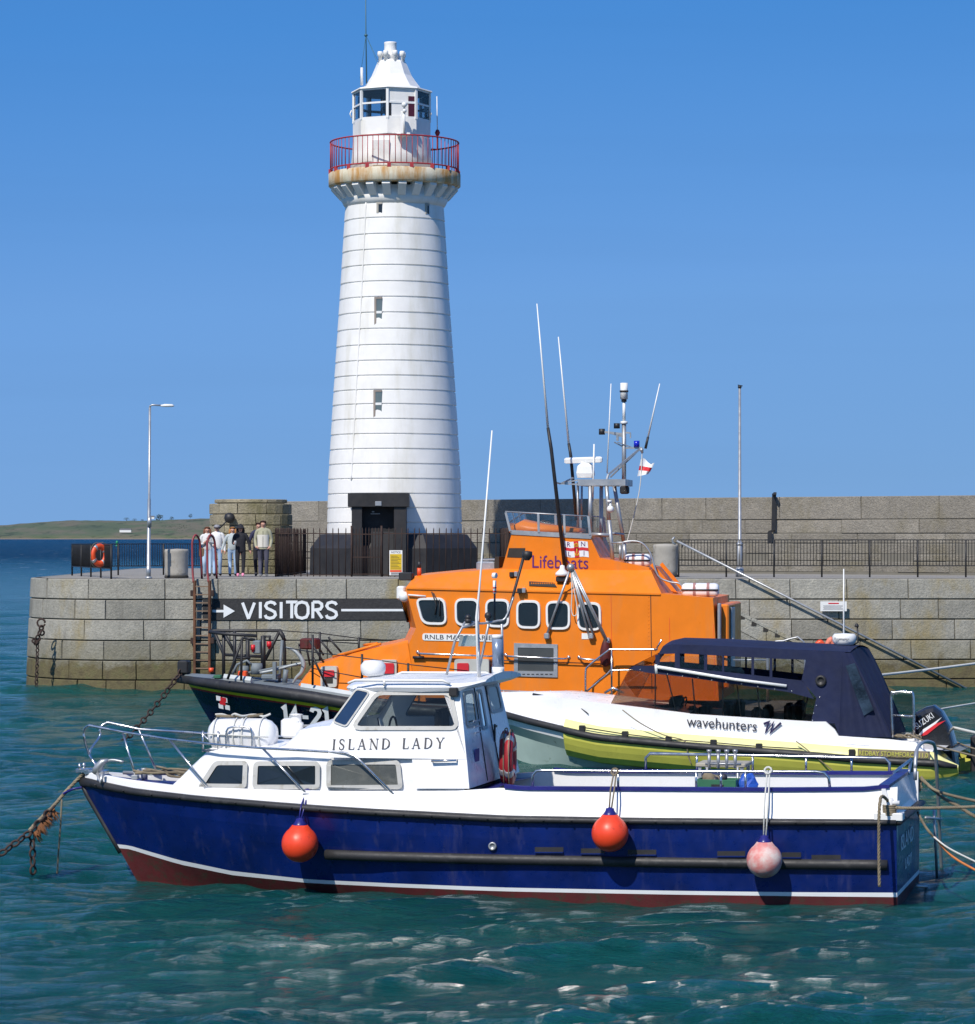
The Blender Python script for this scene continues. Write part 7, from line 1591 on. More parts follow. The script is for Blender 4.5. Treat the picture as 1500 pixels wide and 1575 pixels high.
def canister(px0, py0, px1, py1, y, label):
    a, b = LP(px0, py1, y), LP(px1, py0, y); r = (b.z - a.z) / 2; Lc = b.x - a.x; e = at_frame(LB, 'liferaft_canister', (a.x, y + r, a.z + r)); mb = MB()
    rings = [[(x, r * k * math.copysign(abs(math.cos(t)) ** .7, math.cos(t)), r * k * math.copysign(abs(math.sin(t)) ** .7, math.sin(t))) for t in (2 * math.pi * j / 24 for j in range(24))] for x, k in ((0, .6), (.03, .88), (.08, 1), (Lc - .08, 1), (Lc - .03, .88), (Lc, .6))]
    mb.loft(rings, True, True, 0, True); mb.build('canister', M['white'], e); mb = MB(); mb.tube([(0, -r - .005, 0), (Lc, -r - .005, 0)], .02, 5); mb.build('seam', M['iron'], e); mb = MB()
    for x in (Lc * .35, Lc * .72): rings = [[(x + d, (r + .008) * math.copysign(abs(math.cos(t)) ** .7, math.cos(t)), (r + .008) * math.copysign(abs(math.sin(t)) ** .7, math.sin(t))) for t in (2 * math.pi * j / 24 for j in range(24))] for d in (-.03, .03)]; mb.loft(rings, True, False, 0)
    mb.build('strap', paint('red_grey_strap', (.35, .18, .17), .7), e)
    mb = MB(); mb.box(0.1, Lc - .1, -r * .5, r * .5, -r - .12, -r + .02); mb.build('cradle', M['galv'], e); tag(e, label, 'liferaft canister'); return e
canister(960, 852, 1000, 872, -.9, 'white liferaft canister with red straps below the lifeboat mast')
canister(1048, 897, 1105, 918, -1.3, 'longer white liferaft canister on the aft end of the lifeboat cabin')
e = empty('anchor_chain', world_of(LB, LP(281, 1030, 0))); o = Vector(e.location); mb = MB(); mb.chain(Vector((0, -.1, 0)), Vector(W.Y(181, 1149, 67.0)) - o, .1, .20, .06, .020); mb.build('links', M['rust_iron'], e); tag(e, 'heavy dark chain running from the lifeboat bow down into the water', 'chain')
# ------------------------------------------------------------------ rigid inflatable with a canvas cabin
RB = Fr(9.48, 58.93, R(18)); RL = 10.2
def rb_hb(s): return interp([(0, 1.38), (.4, 1.42), (.6, 1.40), (.75, 1.25), (.86, .9), (.95, .42), (1, .05)], s / RL)
def rb_side(px, py, off=0.0): return solve_side(RB, px, py, rb_hb, RL, off)
rbS = tab(rb_side, [(700, 1078), (772, 1098), (870, 1123), (920, 1134), (1060, 1147), (1220, 1159), (1320, 1168), (1472, 1176)])
zS = lambda s: interp(rbS, s)
def rib_boat():
    e = RB.root('rigid_inflatable_boat'); tag(e, 'white and yellow rigid inflatable boat with navy canvas cabin moored between the other two boats', 'boat'); L = RL
    P = lambda px, py, y=-1.0: Vector(RB.Y(px, py, y))
    s870 = rb_side(868, 1120)[0]; sc = 0.55
    def sec(s, out=0.0):
        b = rb_hb(s); z = zS(s); k = min(1, b / .6)
        return [(b - .34 * k, z + .25), (b - .22 * k, z + .245), (b - .12 * k + out * .3, z + .20), (b - .01 + out * .6, z + .06), (b - .0 + out, z - .04), (b - .05 + out * .6, z - .2), (b - .2 * k, z - .42), (b * .62, -.22), (b * .3, -.6)]
    mb = MB()
    for sg in (-1, 1):
        ss = [.5 + (L - .5) * i / 50 for i in range(51)]
        RK = (0, 0, 0, .02, .05, .12, .3, .5, .9); cols = [[(-s + RK[j] * max(0, (s - L + 3) / 3) ** 1.5, sg * y, z) for j, (y, z) in enumerate(sec(s))] for s in ss]
        n = len(cols[0])
        for k in range(n - 1):
            mb.loft([[c[k] for c in cols], [c[k + 1] for c in cols]], False, False, 0 if k < 4 else (1 if k > 4 else 0), True)
    a = sec(.5); mb.add([(-.5, -y, z) for y, z in a] + [(-.5, y, z) for y, z in reversed(a)], [tuple(range(2 * len(a)))], 0)
    mb.build('hull', [M['white'], M['algae']], e)
    # tubes: pale yellow above, lime below
    for sg in (-1, 1):
        mb = MB(); rings = []; N_ = 40
        prof = lambda s: [(-.16, .215), (-.085, .20), (-.02, .12), (.025, .03), (.03, -.05), (.02, -.15), (-.03, -.27), (-.10, -.40), (-.22, -.52), (-.35, -.55)]
        for i in range(N_ + 1):
            s = .5 + (s870 - .5) * i / N_; k = 1; b = rb_hb(max(s, 0)); z = zS(max(0, s)); rings.append([(-s, sg * (b + o + .035), z + q) for o, q in prof(s)])
        # tapered cone at the stern
        tail = [[(x, sg * (rb_hb(0) - .16 + (o + .19) * k_), zS(0) - .10 + (q + .10) * k_) for o, q in prof(0)] for x, k_ in ((.0, .25), (-.25, .62))]
        allr = tail + rings; n = len(prof(0))
        for k in range(n - 1): mb.loft([[r[k] for r in allr], [r[k + 1] for r in allr]], False, False, 0 if k < 3 else 1, True)
        mb.poly(allr[0], 1); mb.poly(rings[-1], 0)
        mb.build('tube', [M['cream_y'], M['lime']], e)
        mb = MB(); rings = []
        for i in range(52):
            s = .35 + (L - .35) * i / 51; b = rb_hb(s) + (.06 if s < s870 else .0); rings.append([(-s, sg * (b + o), zS(s) + q) for o, q in ((-.04, .075), (.05, .06), (.075, 0), (.05, -.06), (-.04, -.075))])
        rings.insert(0, [(-.02, sg * (rb_hb(0) - .1 + o), zS(0) - .05 + q) for o, q in ((-.04, .03), (.05, .03), (.06, 0), (.05, -.03), (-.04, -.03))])
        mb.loft(rings, True, True, 0, True); mb.build('rubbing_strake', M['rubber'], e)
    mb = MB()
    for px, py in ((896, 1121), (962, 1130), (1029, 1138), (1098, 1143), (1168, 1149), (1311, 1158)):
        s, z = rb_side(px, py, .03); y = -(rb_hb(s) + .05); mb.box(-s - .06, -s + .06, y - .04, y + .05, z - .07, z + .07, 0, .01)
    mb.build('line_clip', M['iron'], e)
    mb = MB(); pts = []
    for px, py in ((893, 1118), (962, 1129), (1029, 1137), (1098, 1142), (1168, 1148), (1235, 1152)): s, z = rb_side(px, py, .05); pts.append((-s, -(rb_hb(s) + .08), z))
    mb.tube(pts, .012, 5); mb.build('grab_line', M['iron'], e)
    # deck, foredeck and cockpit sides
    mb = MB(); mb.loft([[(-s, -(rb_hb(s) - .3 * min(1, rb_hb(s) / .6)), zS(s) + .245), (-s, 0, zS(s) + .29), (-s, rb_hb(s) - .3 * min(1, rb_hb(s) / .6), zS(s) + .245)] for s in (L * i / 30 for i in range(0, 31)) if s > 6.2 or .3 < s < 1.5], False, False, 0, True); 
    mb.build('deck', M['white'], e)
    top = [(700, 1066), (765, 1072), (865, 1073), (940, 1083), (1060, 1098), (1250, 1110), (1270, 1110), (1284, 1122), (1290, 1132), (1366, 1137), (1420, 1143)]
    bot = [(1420, 1156), (1220, 1150), (1060, 1140), (940, 1124), (865, 1104), (765, 1082), (700, 1072)]
    def yi(px): s = rb_side(px, 1100, -.2)[0]; return max(.05, min(1.06, rb_hb(s) - .28))
    mb = MB()
    for sg in (-1, 1):
        T = []; Bt = []
        for x, y in top: p = RB.Y(x, y, -yi(x)); T.append(Vector((p[0], sg * yi(x), p[2])))
        for x, y in zip([t[0] for t in top], [interp(sorted(bot), t[0]) for t in top]): p = RB.Y(x, y + 6, -yi(x) - .02); Bt.append(Vector((p[0], sg * (yi(x) + .04), p[2])))
        T2 = [Vector((p.x, p.y - sg * .06, p.z)) for p in T]; B2 = [Vector((p.x, p.y - sg * .1, p.z)) for p in Bt]
        mb.loft([list(r) for r in zip(Bt, T, T2, B2)], True, True, 0)
    # crowned foredeck ahead of the screen
    fr_ = []
    for x, y in top[:5]: p = RB.Y(x, y, -yi(x)); w = yi(x); fr_.append([(p[0], -w + .02, p[2] - .002), (p[0], -w * .5, p[2] + .07), (p[0], 0, p[2] + .1), (p[0], w * .5, p[2] + .07), (p[0], w - .02, p[2] - .002)])
    mb.loft(fr_, False, False, 0, True); mb.build('cockpit_side', M['white'], e)
    mb = MB(); x0 = P(1066, 1090).x; mb.add([(P(940, 1083).x, -1, .45), (0, -1, .45), (0, 1, .45), (P(940, 1083).x, 1, .45)], [(0, 1, 2, 3)]); mb.build('cockpit_sole', M['greydeck'], e)
    # lettering
    a, b = P(1056, 1117, -1.108), P(1164, 1125, -1.108); d = (b - a).normalized(); text_mesh('wavehunters', 'lettering', M['letter_k'], mat4(a, d, (-d.z, 0, d.x), (0, -1, 0)), .30, e, .004, width=(b - a).length)
    mb = MB(); a = P(1176, 1126, -1.108); strokes(mb, 'W', mat4(a, (1, 0, -.04), (.15, 0, 1), (0, -1, 0)),   .20, .045, d=.005, kx=.95); mb.build('logo', paint('navy_logo', (.02, .015, .06), .4), e)
    s, z = rb_side(1322, 1163, .05); pa = Vector((-s, -(rb_hb(s) + .055), z)); s2, z2 = rb_side(1428, 1167, .05); pb = Vector((-s2, -(rb_hb(s2) + .055), z2)); d = (pb - pa).normalized()
    text_mesh('REDBAY STORMFORCE 11.0', 'tube_lettering', M['lime'], mat4(pa + Vector((0, -.035, .02)), d, (0, .1, 1), (0, -1, .1)), .13, e, .006, width=(pb - pa).length)
    mb = MB(); mb.ext([pa + Vector((-.03, -.02, -.0)), pb + Vector((.03, -.02, -.0)), pb + Vector((.03, -.0, .14)), pa + Vector((-.03, -.0, .14))], (0, .02, 0)); mb.build('maker_plate', M['rope'], e)
    # canvas cabin
    cy = 1.0; cv = MB(); gl = MB()
    topl = [(1020, 994), (1034, 991), (1100, 993), (1220, 999), (1308, 1003)]
    wtop = [(1008, 1014), (1016, 1004), (1046, 1005), (1087, 1007), (1113, 1008), (1159, 1011), (1188, 1013), (1240, 1015)]
    wbot = [(1010, 1020), (1037, 1023), (1083, 1026), (1112, 1030), (1156, 1041), (1184, 1037), (1233, 1045)]
    low = [(968, 1028), (1004, 1036), (1060, 1042), (1120, 1051), (1210, 1064), (1256, 1073)]
    mid_b = lambda x: interp([(1008, 1024), (1120, 1034), (1235, 1047), (1300, 1050)], x); mid_t = lambda x: interp([(1008, 1008), (1046, 1005), (1188, 1013), (1300, 1017)], x); tp = lambda x: interp(topl, x); lw = lambda x: interp(low, x)
    def sheet(mb, pts, sg, yy_=cy):
        q = [P(x, y, -yy_) for x, y in pts]; mb.ext([Vector((p.x, sg * yy_, p.z)) for p in q], (0, .012, 0))
    for sg in (-1, 1):
        xs = [1008, 1016, 1046, 1087, 1113, 1159, 1188, 1238, 1292]
        sheet(cv, [(1012, 1007), (1020, 994), (1034, 991), (1100, 993), (1220, 999), (1300, 1003), (1296, mid_t(1296)), (1238, mid_t(1238)), (1188, mid_t(1188)), (1046, mid_t(1046)), (1020, 1006)], sg)
        sheet(cv, [(966, 1029), (976, 1024), (1010, mid_b(1010)), (1120, mid_b(1120)), (1235, mid_b(1235)), (1252, 1075), (1210, 1064), (1120, 1051), (1060, 1042), (1004, 1036)], sg)
        sheet(cv, [(1240, mid_t(1240)), (1297, mid_t(1297)), (1291, 1132), (1284, 1113), (1248, 1110), (1256, 1073), (1233, 1047)], sg)
        for x0, x1, k in ((1008, 1015, 0), (1038, 1046, 0), (1083, 1088, 0), (1111, 1114, 0), (1156, 1160, 0), (1184, 1188, 0)): sheet(cv, [(x0, mid_t(x0) - .5), (x1, mid_t(x1) - .5), (x1, mid_b(x1) + .5), (x0, mid_b(x0) + .5)], sg)
        sheet(gl, [(1012, 1008), (1240, 1015), (1234, 1048), (1010, 1024)], sg, cy - .01)
    n = 8; rings = []
    for x, y in [(1012, 1008)] + topl: p = P(x, y, -cy); rings.append([(p.x, -cy + 2 * cy * i / n, p.z + .10 * math.sin(math.pi * i / n)) for i in range(n + 1)])
    cv.loft(rings, False, False, 0, True); cv.build('canvas_top', M['canvas'], e); tg = glassm('cabin_clear_panel', (.93, .94, .95), refl=1); gl.build('canvas_window', tg, e)
    tl = MB(); dirty = glassm('dirty_clear_panel', (.82, .75, .68), refl=.8)
    for sg in (-1, 1): sheet(tl, [(940, 1081), (968, 1028), (1004, 1036), (1060, 1042), (1120, 1051), (1210, 1064), (1256, 1074), (1248, 1110), (1060, 1097)], sg, .985)
    a, b, c = P(940, 1082, -.98), P(970, 1026, -.98), P(1014, 1004, -.98)
    tl.ext([a, b, Vector((b.x, .98, b.z)), Vector((a.x, .98, a.z))], (.012, 0, 0)); tl.build('side_screen', dirty, e)
    g2 = MB(); g2.ext([b, c, Vector((c.x, .98, c.z)), Vector((b.x, .98, b.z))], (.012, 0, .01)); g2.build('front_screen', glassm('orange_tinted_panel', (.8, .6, .5), refl=.8), e)
    mb = MB(); mb.tube([P(1010, 1028, -1.03), P(1012, 1026, -1.05), P(1130, 1045, -1.06), P(1210, 1055, -1.04)], .028, 8); mb.tube([P(1009, 1022, -1.05), P(1010, 1036, -1.05)], .03, 6); mb.build('white_pole', M['whitep'], e)
    mb = MB()
    for sg in (-1, 1):
        y = sg * .94
        for x0, y0, x1, y1 in ((1008, 1034, 1008, 1090), (1026, 1038, 1040, 1094), (1065, 1044, 1070, 1096), (1112, 1050, 1112, 1100), (1134, 1054, 1140, 1104), (1165, 1058, 1170, 1106), (1243, 1072, 1234, 1108)): mb.tube([P(x0, y0, y), P(x1, y1, y)], .014, 6)
    mb.build('canopy_frame', M['galv'], e)
    mb = MB()
    for x, y in ((985, 1030), (1027, 1037), (1050, 1040), (1074, 1042), (1095, 1046), (1117, 1049), (1141, 1052), (1166, 1056), (1192, 1060), (1218, 1063), (1261, 1072), (1256, 1085), (1252, 1097), (1250, 1108)): mb.sphere(P(x, y, -1.008), .014, 6, 4)
    mb.build('stud', M['steel'], e); tag(bpy.data.objects['stud'], kind='stuff')
    mb = MB(); c = P(1263, 1047, -1.01); mb.lathe([(.11, 0), (.11, .03), (.07, .05), (.06, .02), (.01, .02)], c=c, ax=(0, -1, 0), n=16); mb.build('round_vent', M['black_paint'], e)
    # curtain at the after end, hanging in folds
    mb = MB(); rr = random.Random(14); zt = P(1306, 1004).z; zb = P(1366, 1134).z; xt, xb = P(1308, 1004).x, P(1367, 1134).x; xs0, xs1 = P(1296, 1010).x, P(1291, 1132).x
    rows_ = []; m = 34
    for j in range(9):
        v = j / 8; z = zt + (zb - zt) * v; xa = xs0 + (xs1 - xs0) * v; xc = xt + (xb - xt) * v ** .9; row = []
        for i in range(15): u = i / 14; row.append((xa + (xc - xa) * u, -cy - .01 + .05 * v * math.sin(u * 16) , z))
        for i in range(1, 21): u = i / 20; row.append((xc + .05 * v * math.sin(u * 25), -cy + 2 * cy * u, z + (.08 * math.sin(math.pi * u) if j == 0 else 0)))
        for i in range(1, 8): u = i / 7; row.append((xc + (xa - xc) * u, cy + .01, z))
        rows_.append(row)
    mb.loft(rows_, False, False, 0, True); mb.build('aft_curtain', M['canvas'], e)
    mb = MB(); mb.ext([P(x, y, -cy - .07) for x, y in ((1301, 1024), (1315, 1020), (1330, 1058), (1344, 1092), (1329, 1101), (1314, 1062))], (0, .012, 0)); mb.build('curtain_window', paint('crinkled_clear_vinyl', (.03, .05, .08), .12, var=.8, bmp=.9, bsc=6), e)
    # inside: console, seats
    mb = MB(); x = P(985, 1080).x; mb.box(x - .1, x + .55, -.75, .3, .45, 1.22, 0, .06); mb.box(x + .5, x + .62, -.7, .2, 1.0, 1.38, 0, .05); mb.build('helm_console', paint('brown_grey_console', (.06, .05, .045), .6), e)
    mb = MB(); c = Vector((x + .75, -.45, 1.2)); mb.tube([c + Vector((.05 * math.sin(a), .18 * math.cos(a), .18 * math.sin(a))) for a in (2 * math.pi * i / 16 for i in range(16))], .014, 6, True); mb.tube([c, c + Vector((-.2, 0, -.05))], .025, 6); mb.build('wheel', M['black_paint'], e)
    for k, px in enumerate((1035, 1090, 1135, 1185)):
        for y in (-.5, .5):
            mb = MB(); x = P(px, 1090).x; mb.box(x - .16, x + .32, y - .22, y + .22, .45, .92, 0, .06); mb.box(x + .2, x + .36, y - .22, y + .22, .9, 1.30 if k % 2 else 1.2, 0, .06); mb.build('jockey_seat', M['black_paint'] if k % 2 else paint('seat_grey', (.10, .095, .09), .7), e)
    mb = MB(); x = P(1005, 1085).x; mb.loft([[(x + a_, -.8 + b_, 1.0 + c_) for a_, b_ in ((0, 0), (.12, .02), (.14, .2), (.02, .22))] for c_ in (-.2, .02, .13)], True, True); mb.box(x + .3, x + .6, -.85, -.6, .98, 1.06, 0, .02); mb.build('papers', M['whitep'], e)
    # radome with name, whip, bracket
    mb = MB(); c = P(1299, 992, -.1); h = (P(1299, 974, -.1).z - c.z); mb.box(c.x - .1, c.x + .1, -.2, 0.0, c.z - .18, c.z + .0, 0, .02); mb.build('radar_stand', M['canvas'], e)
    mb = MB(); mb.lathe([(.18, 0), (.215, .04), (.235, h * .35), (.24, h * .75), (.20, h * .95), (.01, h)], c=c, n=28); mb.build('radome', M['whitep'], e)
    a = c + Vector((-.15, -.245, h * .45)); text_mesh('Raymarine', 'lettering', M['letter_k'], mat4(a, (1, 0, 0), (0, 0, 1), (0, -1, 0)), .07, e, .004, width=.30)
    mb = MB(); mb.tube([P(1298, 990, .1), P(1298, 875, .1)], [.02, .012], 8); mb.build('whip_aerial', M['whitep'], e); mb = MB(); mb.tube([P(1311, 994, -.1), P(1320, 988, -.1), P(1319, 965, -.1)], .016, 6); mb.lathe([(.035, 0), (.045, .03), (.02, .08)], c=P(1318, 965, -.1), n=8); mb.build('stern_light', M['iron'], e)
    # stern frame and outboard
    mb = MB()
    for y, dx in ((-.75, 0), (.75, 9)):
        mb.tube(smooth_path([P(1373, 1134, y), P(1371, 1072, y), P(1376, 1065, y), P(1398, 1065, y), P(1405, 1072, y), P(1406, 1132, y)], 4), .026, 8); mb.tube([P(1372, 1100, y), P(1405, 1102, y)], .02, 6)
    mb.tube([P(1372, 1068, -.75), Vector((P(1372, 1068, -.75).x, .75, P(1372, 1068, -.75).z))], .02, 6); mb.build('stern_frame', M['steel'], e)
    mb = MB(); q = [P(x, y, -.7) for x, y in ((1375, 1068), (1403, 1068), (1404, 1128), (1375, 1130))]; mb.ext(q, (0, .01, 0)); mb.build('clear_board', glassm('grey_vinyl', (.7, .72, .72)), e)
    mb = MB(); ol = [(1409, 1096), (1424, 1088), (1437, 1085), (1449, 1094), (1462, 1117), (1469, 1143), (1472, 1162), (1474, 1178), (1462, 1166), (1448, 1152), (1430, 1143), (1408, 1133)]
    ctr = sum((P(x, y, -.1) for x, y in ol), Vector()) / len(ol)
    rings = []
    for y, k in ((-.30, .80), (-.25, .93), (-.16, 1.0), (.0, 1.02), (.16, 1.0), (.25, .93), (.30, .8)): rings.append([(ctr.x + (p.x - ctr.x) * k, y, ctr.z + (p.z - ctr.z) * k) for p in (P(a, b, -.1) for a, b in ol)])
    mb.loft(rings, True, True, 0, False); eng = mb.build('outboard_engine', paint('black_cowling', (.018, .019, .022), .2, coat=.6, bmp=0), e)
    a = P(1411, 1122, -.31); d = Vector((.8, 0, .58)).normalized(); text_mesh('SUZUKI', 'engine_lettering', M['letter_w'], mat4(a, d, (-d.z, 0, d.x), (0, -1, 0)), .17, eng, .012, width=.42)
    mb = MB(); mb.ext([P(x, y, -.312) for x, y in ((1411, 1133), (1420, 1122), (1436, 1112), (1449, 1103), (1438, 1115), (1425, 1126))], (0, .02, 0), 0); mb.ext([P(x, y, -.316) for x, y in ((1413, 1134), (1422, 1126), (1440, 1113), (1455, 1108), (1441, 1118), (1426, 1130))], (0, .02, 0), 1); mb.build('engine_stripe', [M['letter_w'], M['red']], eng)
    mb = MB(); mb.box(.05, .3, -.12, .12, -.6, .7, 0, .04); mb.build('engine_leg', M['black_paint'], e)
    mb = MB(); rr = random.Random(3)
    for k in range(5): mb.tube(smooth_path([P(1378 + 9 * j + rr.uniform(-4, 4), 1132 + rr.uniform(-3, 3), -.8 + rr.uniform(-.2, .2)) for j in range(5)], 3), .018, 5)
    mb.build('rope_tangle', M['rope'], e)
    mb = MB(); mb.tube([P(870, 1079, -.7), P(892, 1088, -.9), P(905, 1098, -1.0)], .012, 5); mb.tube([P(820, 1068, -.3), P(870, 1077, -.5), P(930, 1082, -.5)], .03, 5); mb.box(P(868, 1076, -.5).x - .12, P(868, 1076, -.5).x + .15, -.6, -.4, P(868, 1076, -.5).z - .04, P(868, 1070, -.5).z, 0, .02); mb.build('foredeck_line', M['iron'], e)
    return e
rib_boat()
Rw = lambda px, py, y: Vector(world_of(RB, RB.Y(px, py, y)))
def horseshoe():
    p = Rw(1262, 1000, .95); e = empty('horseshoe_buoy', p); 
    for k, (dx, dy, nm) in enumerate(((0, 0, 'left_arm'), (.22, .1, 'right_arm'))):
        mb = MB(); mb.tube(smooth_path([(dx - .10, dy, -.05), (dx - .07, dy, .10), (dx, dy, .16 + .05 * k), (dx + .06, dy, .08), (dx + .06, dy, -.05)], 4), .055, 8, mi=0); mb.build('arm', M['orange_p'] if k == 0 else paint('pink_orange', (.75, .22, .14), .5), e)
    mb = MB(); mb.box(.05, .2, -.05, .05, -.05, .10, 0, .03); mb.build('dark_strap', M['canvas'], e); tag(e, 'orange horseshoe buoy stowed beside the small radar dome', 'lifebuoy')
horseshoe()
g = 'mooring lines of the inflatable boat'
rope('mooring_line', [Rw(1330, 1041, 1.2), W.Y(1420, 1031, 63), W.Y(1560, 1013, 66)], .03, M['white_rope'], 'thick pale line rising to the right edge from behind the navy canvas cabin', group=g)
rope('mooring_line', [Rw(1360, 1097, .9), W.Y(1400, 1103, 61), W.Y(1440, 1092, 62), W.Y(1560, 1072, 66)], .02, M['white_rope'], 'thin pale line passing behind the black outboard engine', group=g)
rope('mooring_line', [Rw(1466, 1119, .3), W.Y(1510, 1129, 58), W.Y(1560, 1138, 57)], .03, M['white_rope'], 'thick pale line leaving the back of the outboard engine towards the right edge', group=g)
rope('mooring_line', [Rw(1400, 1130, -.9), W.Y(1440, 1147, 57), W.Y(1500, 1163, 55), W.Y(1560, 1178, 54)], .018, M['rope'], 'brown line sagging below the outboard engine to the right edge', group=g)
rope('mooring_line', [Rw(1470, 1141, 1.1), W.Y(1500, 1152, 58), W.Y(1560, 1166, 57)], .018, M['rope'], 'brown line from the far yellow tube end to the right edge', group=g)
def rline(pts, label, r=.012):
    out = []
    for x, y in pts: s, z = rb_side(x, y, .09); out.append(Vector(world_of(RB, (-s, -(rb_hb(s) + .10), z))))
    rope('fender_line', out, r, M['rope'], label, n=4)
rline([(958, 1092), (985, 1112), (1020, 1130), (1054, 1140), (1058, 1160), (1064, 1176)], 'thin line crossing the white side of the inflatable from the screen down past the tube')
rline([(1225, 1140), (1238, 1150), (1260, 1168), (1285, 1188)], 'thin dark line hanging over the yellow tube near the stern of the inflatable')
# ------------------------------------------------------------------ the walkers on the pier
skin = paint('skin', (.52, .28, .20), .6, var=.06, bmp=0)
def person(px, py, Y, H, label, pose, cols, hairc, hat=None, bag=None, cup=False, long_hair=False, turn=0.0):
    """cols: trousers, top, shoes; pose: dict of joint offsets, in metres for a 1.75 m figure, x to the picture's right, -y to the viewer"""
    x0 = (px - CX) * Y / F; e = empty('person', (x0, Y, ZT - .005), turn); k = H / 1.75
    J = {'pel': (0, 0, .94), 'wai': (0, 0, 1.08), 'che': (0, 0, 1.30), 'nb': (0, .0, 1.45), 'nk': (0, -.01, 1.53), 'hd': (0, -.03, 1.61), 'ht': (0, -.02, 1.69),
         'hl': (-.10, 0, .90), 'kl': (-.12, -.03, .50), 'al': (-.13, .0, .10), 'tl': (-.12, -.16, .035), 'hr': (.10, 0, .90), 'kr': (.11, -.03, .50), 'ar': (.11, .0, .10), 'tr': (.12, -.16, .035),
         'sl': (-.19, 0, 1.41), 'el': (-.25, .02, 1.13), 'wl': (-.26, -.05, .88), 'pl': (-.26, -.06, .81), 'sr': (.19, 0, 1.41), 'er': (.25, .02, 1.13), 'wr': (.26, -.05, .88), 'pr': (.26, -.06, .81)}
    for a, b in pose.items(): J[a] = b
    Rr_ = {'pel': .155, 'wai': .14, 'che': .155, 'nb': .09, 'nk': .052, 'hd': .088, 'ht': .07, 'hl': .10, 'hr': .10, 'kl': .07, 'kr': .07, 'al': .055, 'ar': .055, 'tl': .04, 'tr': .04, 'sl': .075, 'sr': .075, 'el': .055, 'er': .055, 'wl': .042, 'wr': .042, 'pl': .035, 'pr': .035}
    E = [('pel', 'wai'), ('wai', 'che'), ('che', 'nb'), ('nb', 'nk'), ('nk', 'hd'), ('hd', 'ht'), ('pel', 'hl'), ('hl', 'kl'), ('kl', 'al'), ('al', 'tl'), ('pel', 'hr'), ('hr', 'kr'), ('kr', 'ar'), ('ar', 'tr'), ('nb', 'sl'), ('sl', 'el'), ('el', 'wl'), ('wl', 'pl'), ('nb', 'sr'), ('sr', 'er'), ('er', 'wr'), ('wr', 'pr')]
    for sd in 'lr':   # five fingers rooted in each palm
        w_, p_ = Vector(J['w' + sd]), Vector(J['p' + sd]); d = (p_ - w_).normalized(); a = Vector((0, 1, 0)) if abs(d.y) < .8 else Vector((1, 0, 0)); u = d.cross(a).normalized(); c = d.cross(u)
        for i, (s_, ln) in enumerate(((-1.5, .055), (-.5, .07), (.5, .075), (1.5, .065))):
            n1 = 'f%s%d' % (sd, i); J[n1] = tuple(p_ + c * s_ * .018 + d * ln + u * .01); Rr_[n1] = .009; E.append(('p' + sd, n1))
        J['t' + sd + 'h'] = tuple(p_ - d * .01 + c * .05 + u * .02); Rr_['t' + sd + 'h'] = .010; E.append(('p' + sd, 't' + sd + 'h'))
    names = list(J); idx = {n: i for i, n in enumerate(names)}
    me = bpy.data.meshes.new('body'); me.from_pydata([Vector(J[n]) * k for n in names], [(idx[a], idx[b]) for a, b in E], []); o = bpy.data.objects.new('body', me); scene.collection.objects.link(o)
    md = o.modifiers.new('skin', 'SKIN'); me2 = o.data
    if not me2.skin_vertices: me2.attributes.new  # layer is made by the modifier below
    bm = bmesh.new(); bm.from_mesh(me); ly = bm.verts.layers.skin.verify(); bm.verts.ensure_lookup_table()
    for n, i in idx.items():
        r = Rr_[n] * k; s = bm.verts[i][ly]; wide = 1.18 if n in ('pel', 'wai', 'che') else 1; s.radius = (r * wide, r * (.8 if wide > 1 else 1)); s.use_root = (n == 'pel')
    bm.to_mesh(me); bm.free(); o.modifiers.new('sub', 'SUBSURF').levels = 2; o.modifiers['sub'].render_levels = 2
    bpy.context.view_layer.update(); ev = bpy.data.meshes.new_from_object(o.evaluated_get(bpy.context.evaluated_depsgraph_get())); bpy.data.objects.remove(o); bpy.data.meshes.remove(me)
    ev.name = 'body'; b = bpy.data.objects.new('body', ev); scene.collection.objects.link(b); b.parent = e; ev.materials.clear()
    for m in (skin, cols[0], cols[1], cols[2]): ev.materials.append(m)
    kind = {'nk': 0, 'hd': 0, 'ht': 0, 'pl': 0, 'pr': 0, 'al': 3, 'ar': 3, 'tl': 3, 'tr': 3}
    for p in ev.polygons:
        c = p.center / k; best = 9; bn = None
        for a, b2 in E:
            A, B = Vector(J[a]), Vector(J[b2]); t = max(0, min(1, (c - A).dot(B - A) / max(1e-9, (B - A).length_squared))); d = (c - A.lerp(B, t)).length - (Rr_[a] + (Rr_[b2] - Rr_[a]) * t)
            if d < best: best = d; bn = (a, b2, t)
        a, b2, t = bn
        if b2[0] == 'f' or b2.endswith('h') and len(b2) == 3: mi = 0
        elif (a, b2) in (('nb', 'nk'),): mi = 0 if t > .45 else 2
        elif a in ('nk', 'hd'): mi = 0
        elif b2 in ('pl', 'pr'): mi = 0 if t > .2 else 2
        elif b2 in ('tl', 'tr'): mi = 3
        elif b2 in ('al', 'ar'): mi = 3 if c.z < .10 else 1
        elif b2 in ('kl', 'kr', 'hl', 'hr'): mi = 1
        elif b2 == 'wai' and c.z < .93: mi = 1
        elif a == 'pel' and c.z < .93: mi = 1
        else: mi = 2
        p.material_index = mi; p.use_smooth = True
    hd = Vector(J['hd']) * k
    # jacket body over the torso
    mb = MB(); tz = [(.86 if cols[3] else .94, .17, .12), (.95, .175, .125), (1.1, .17, .125), (1.28, .19, .13), (1.40, .175, .115), (1.46, .11, .085)]
    sh = Vector(J['che']).x * .5
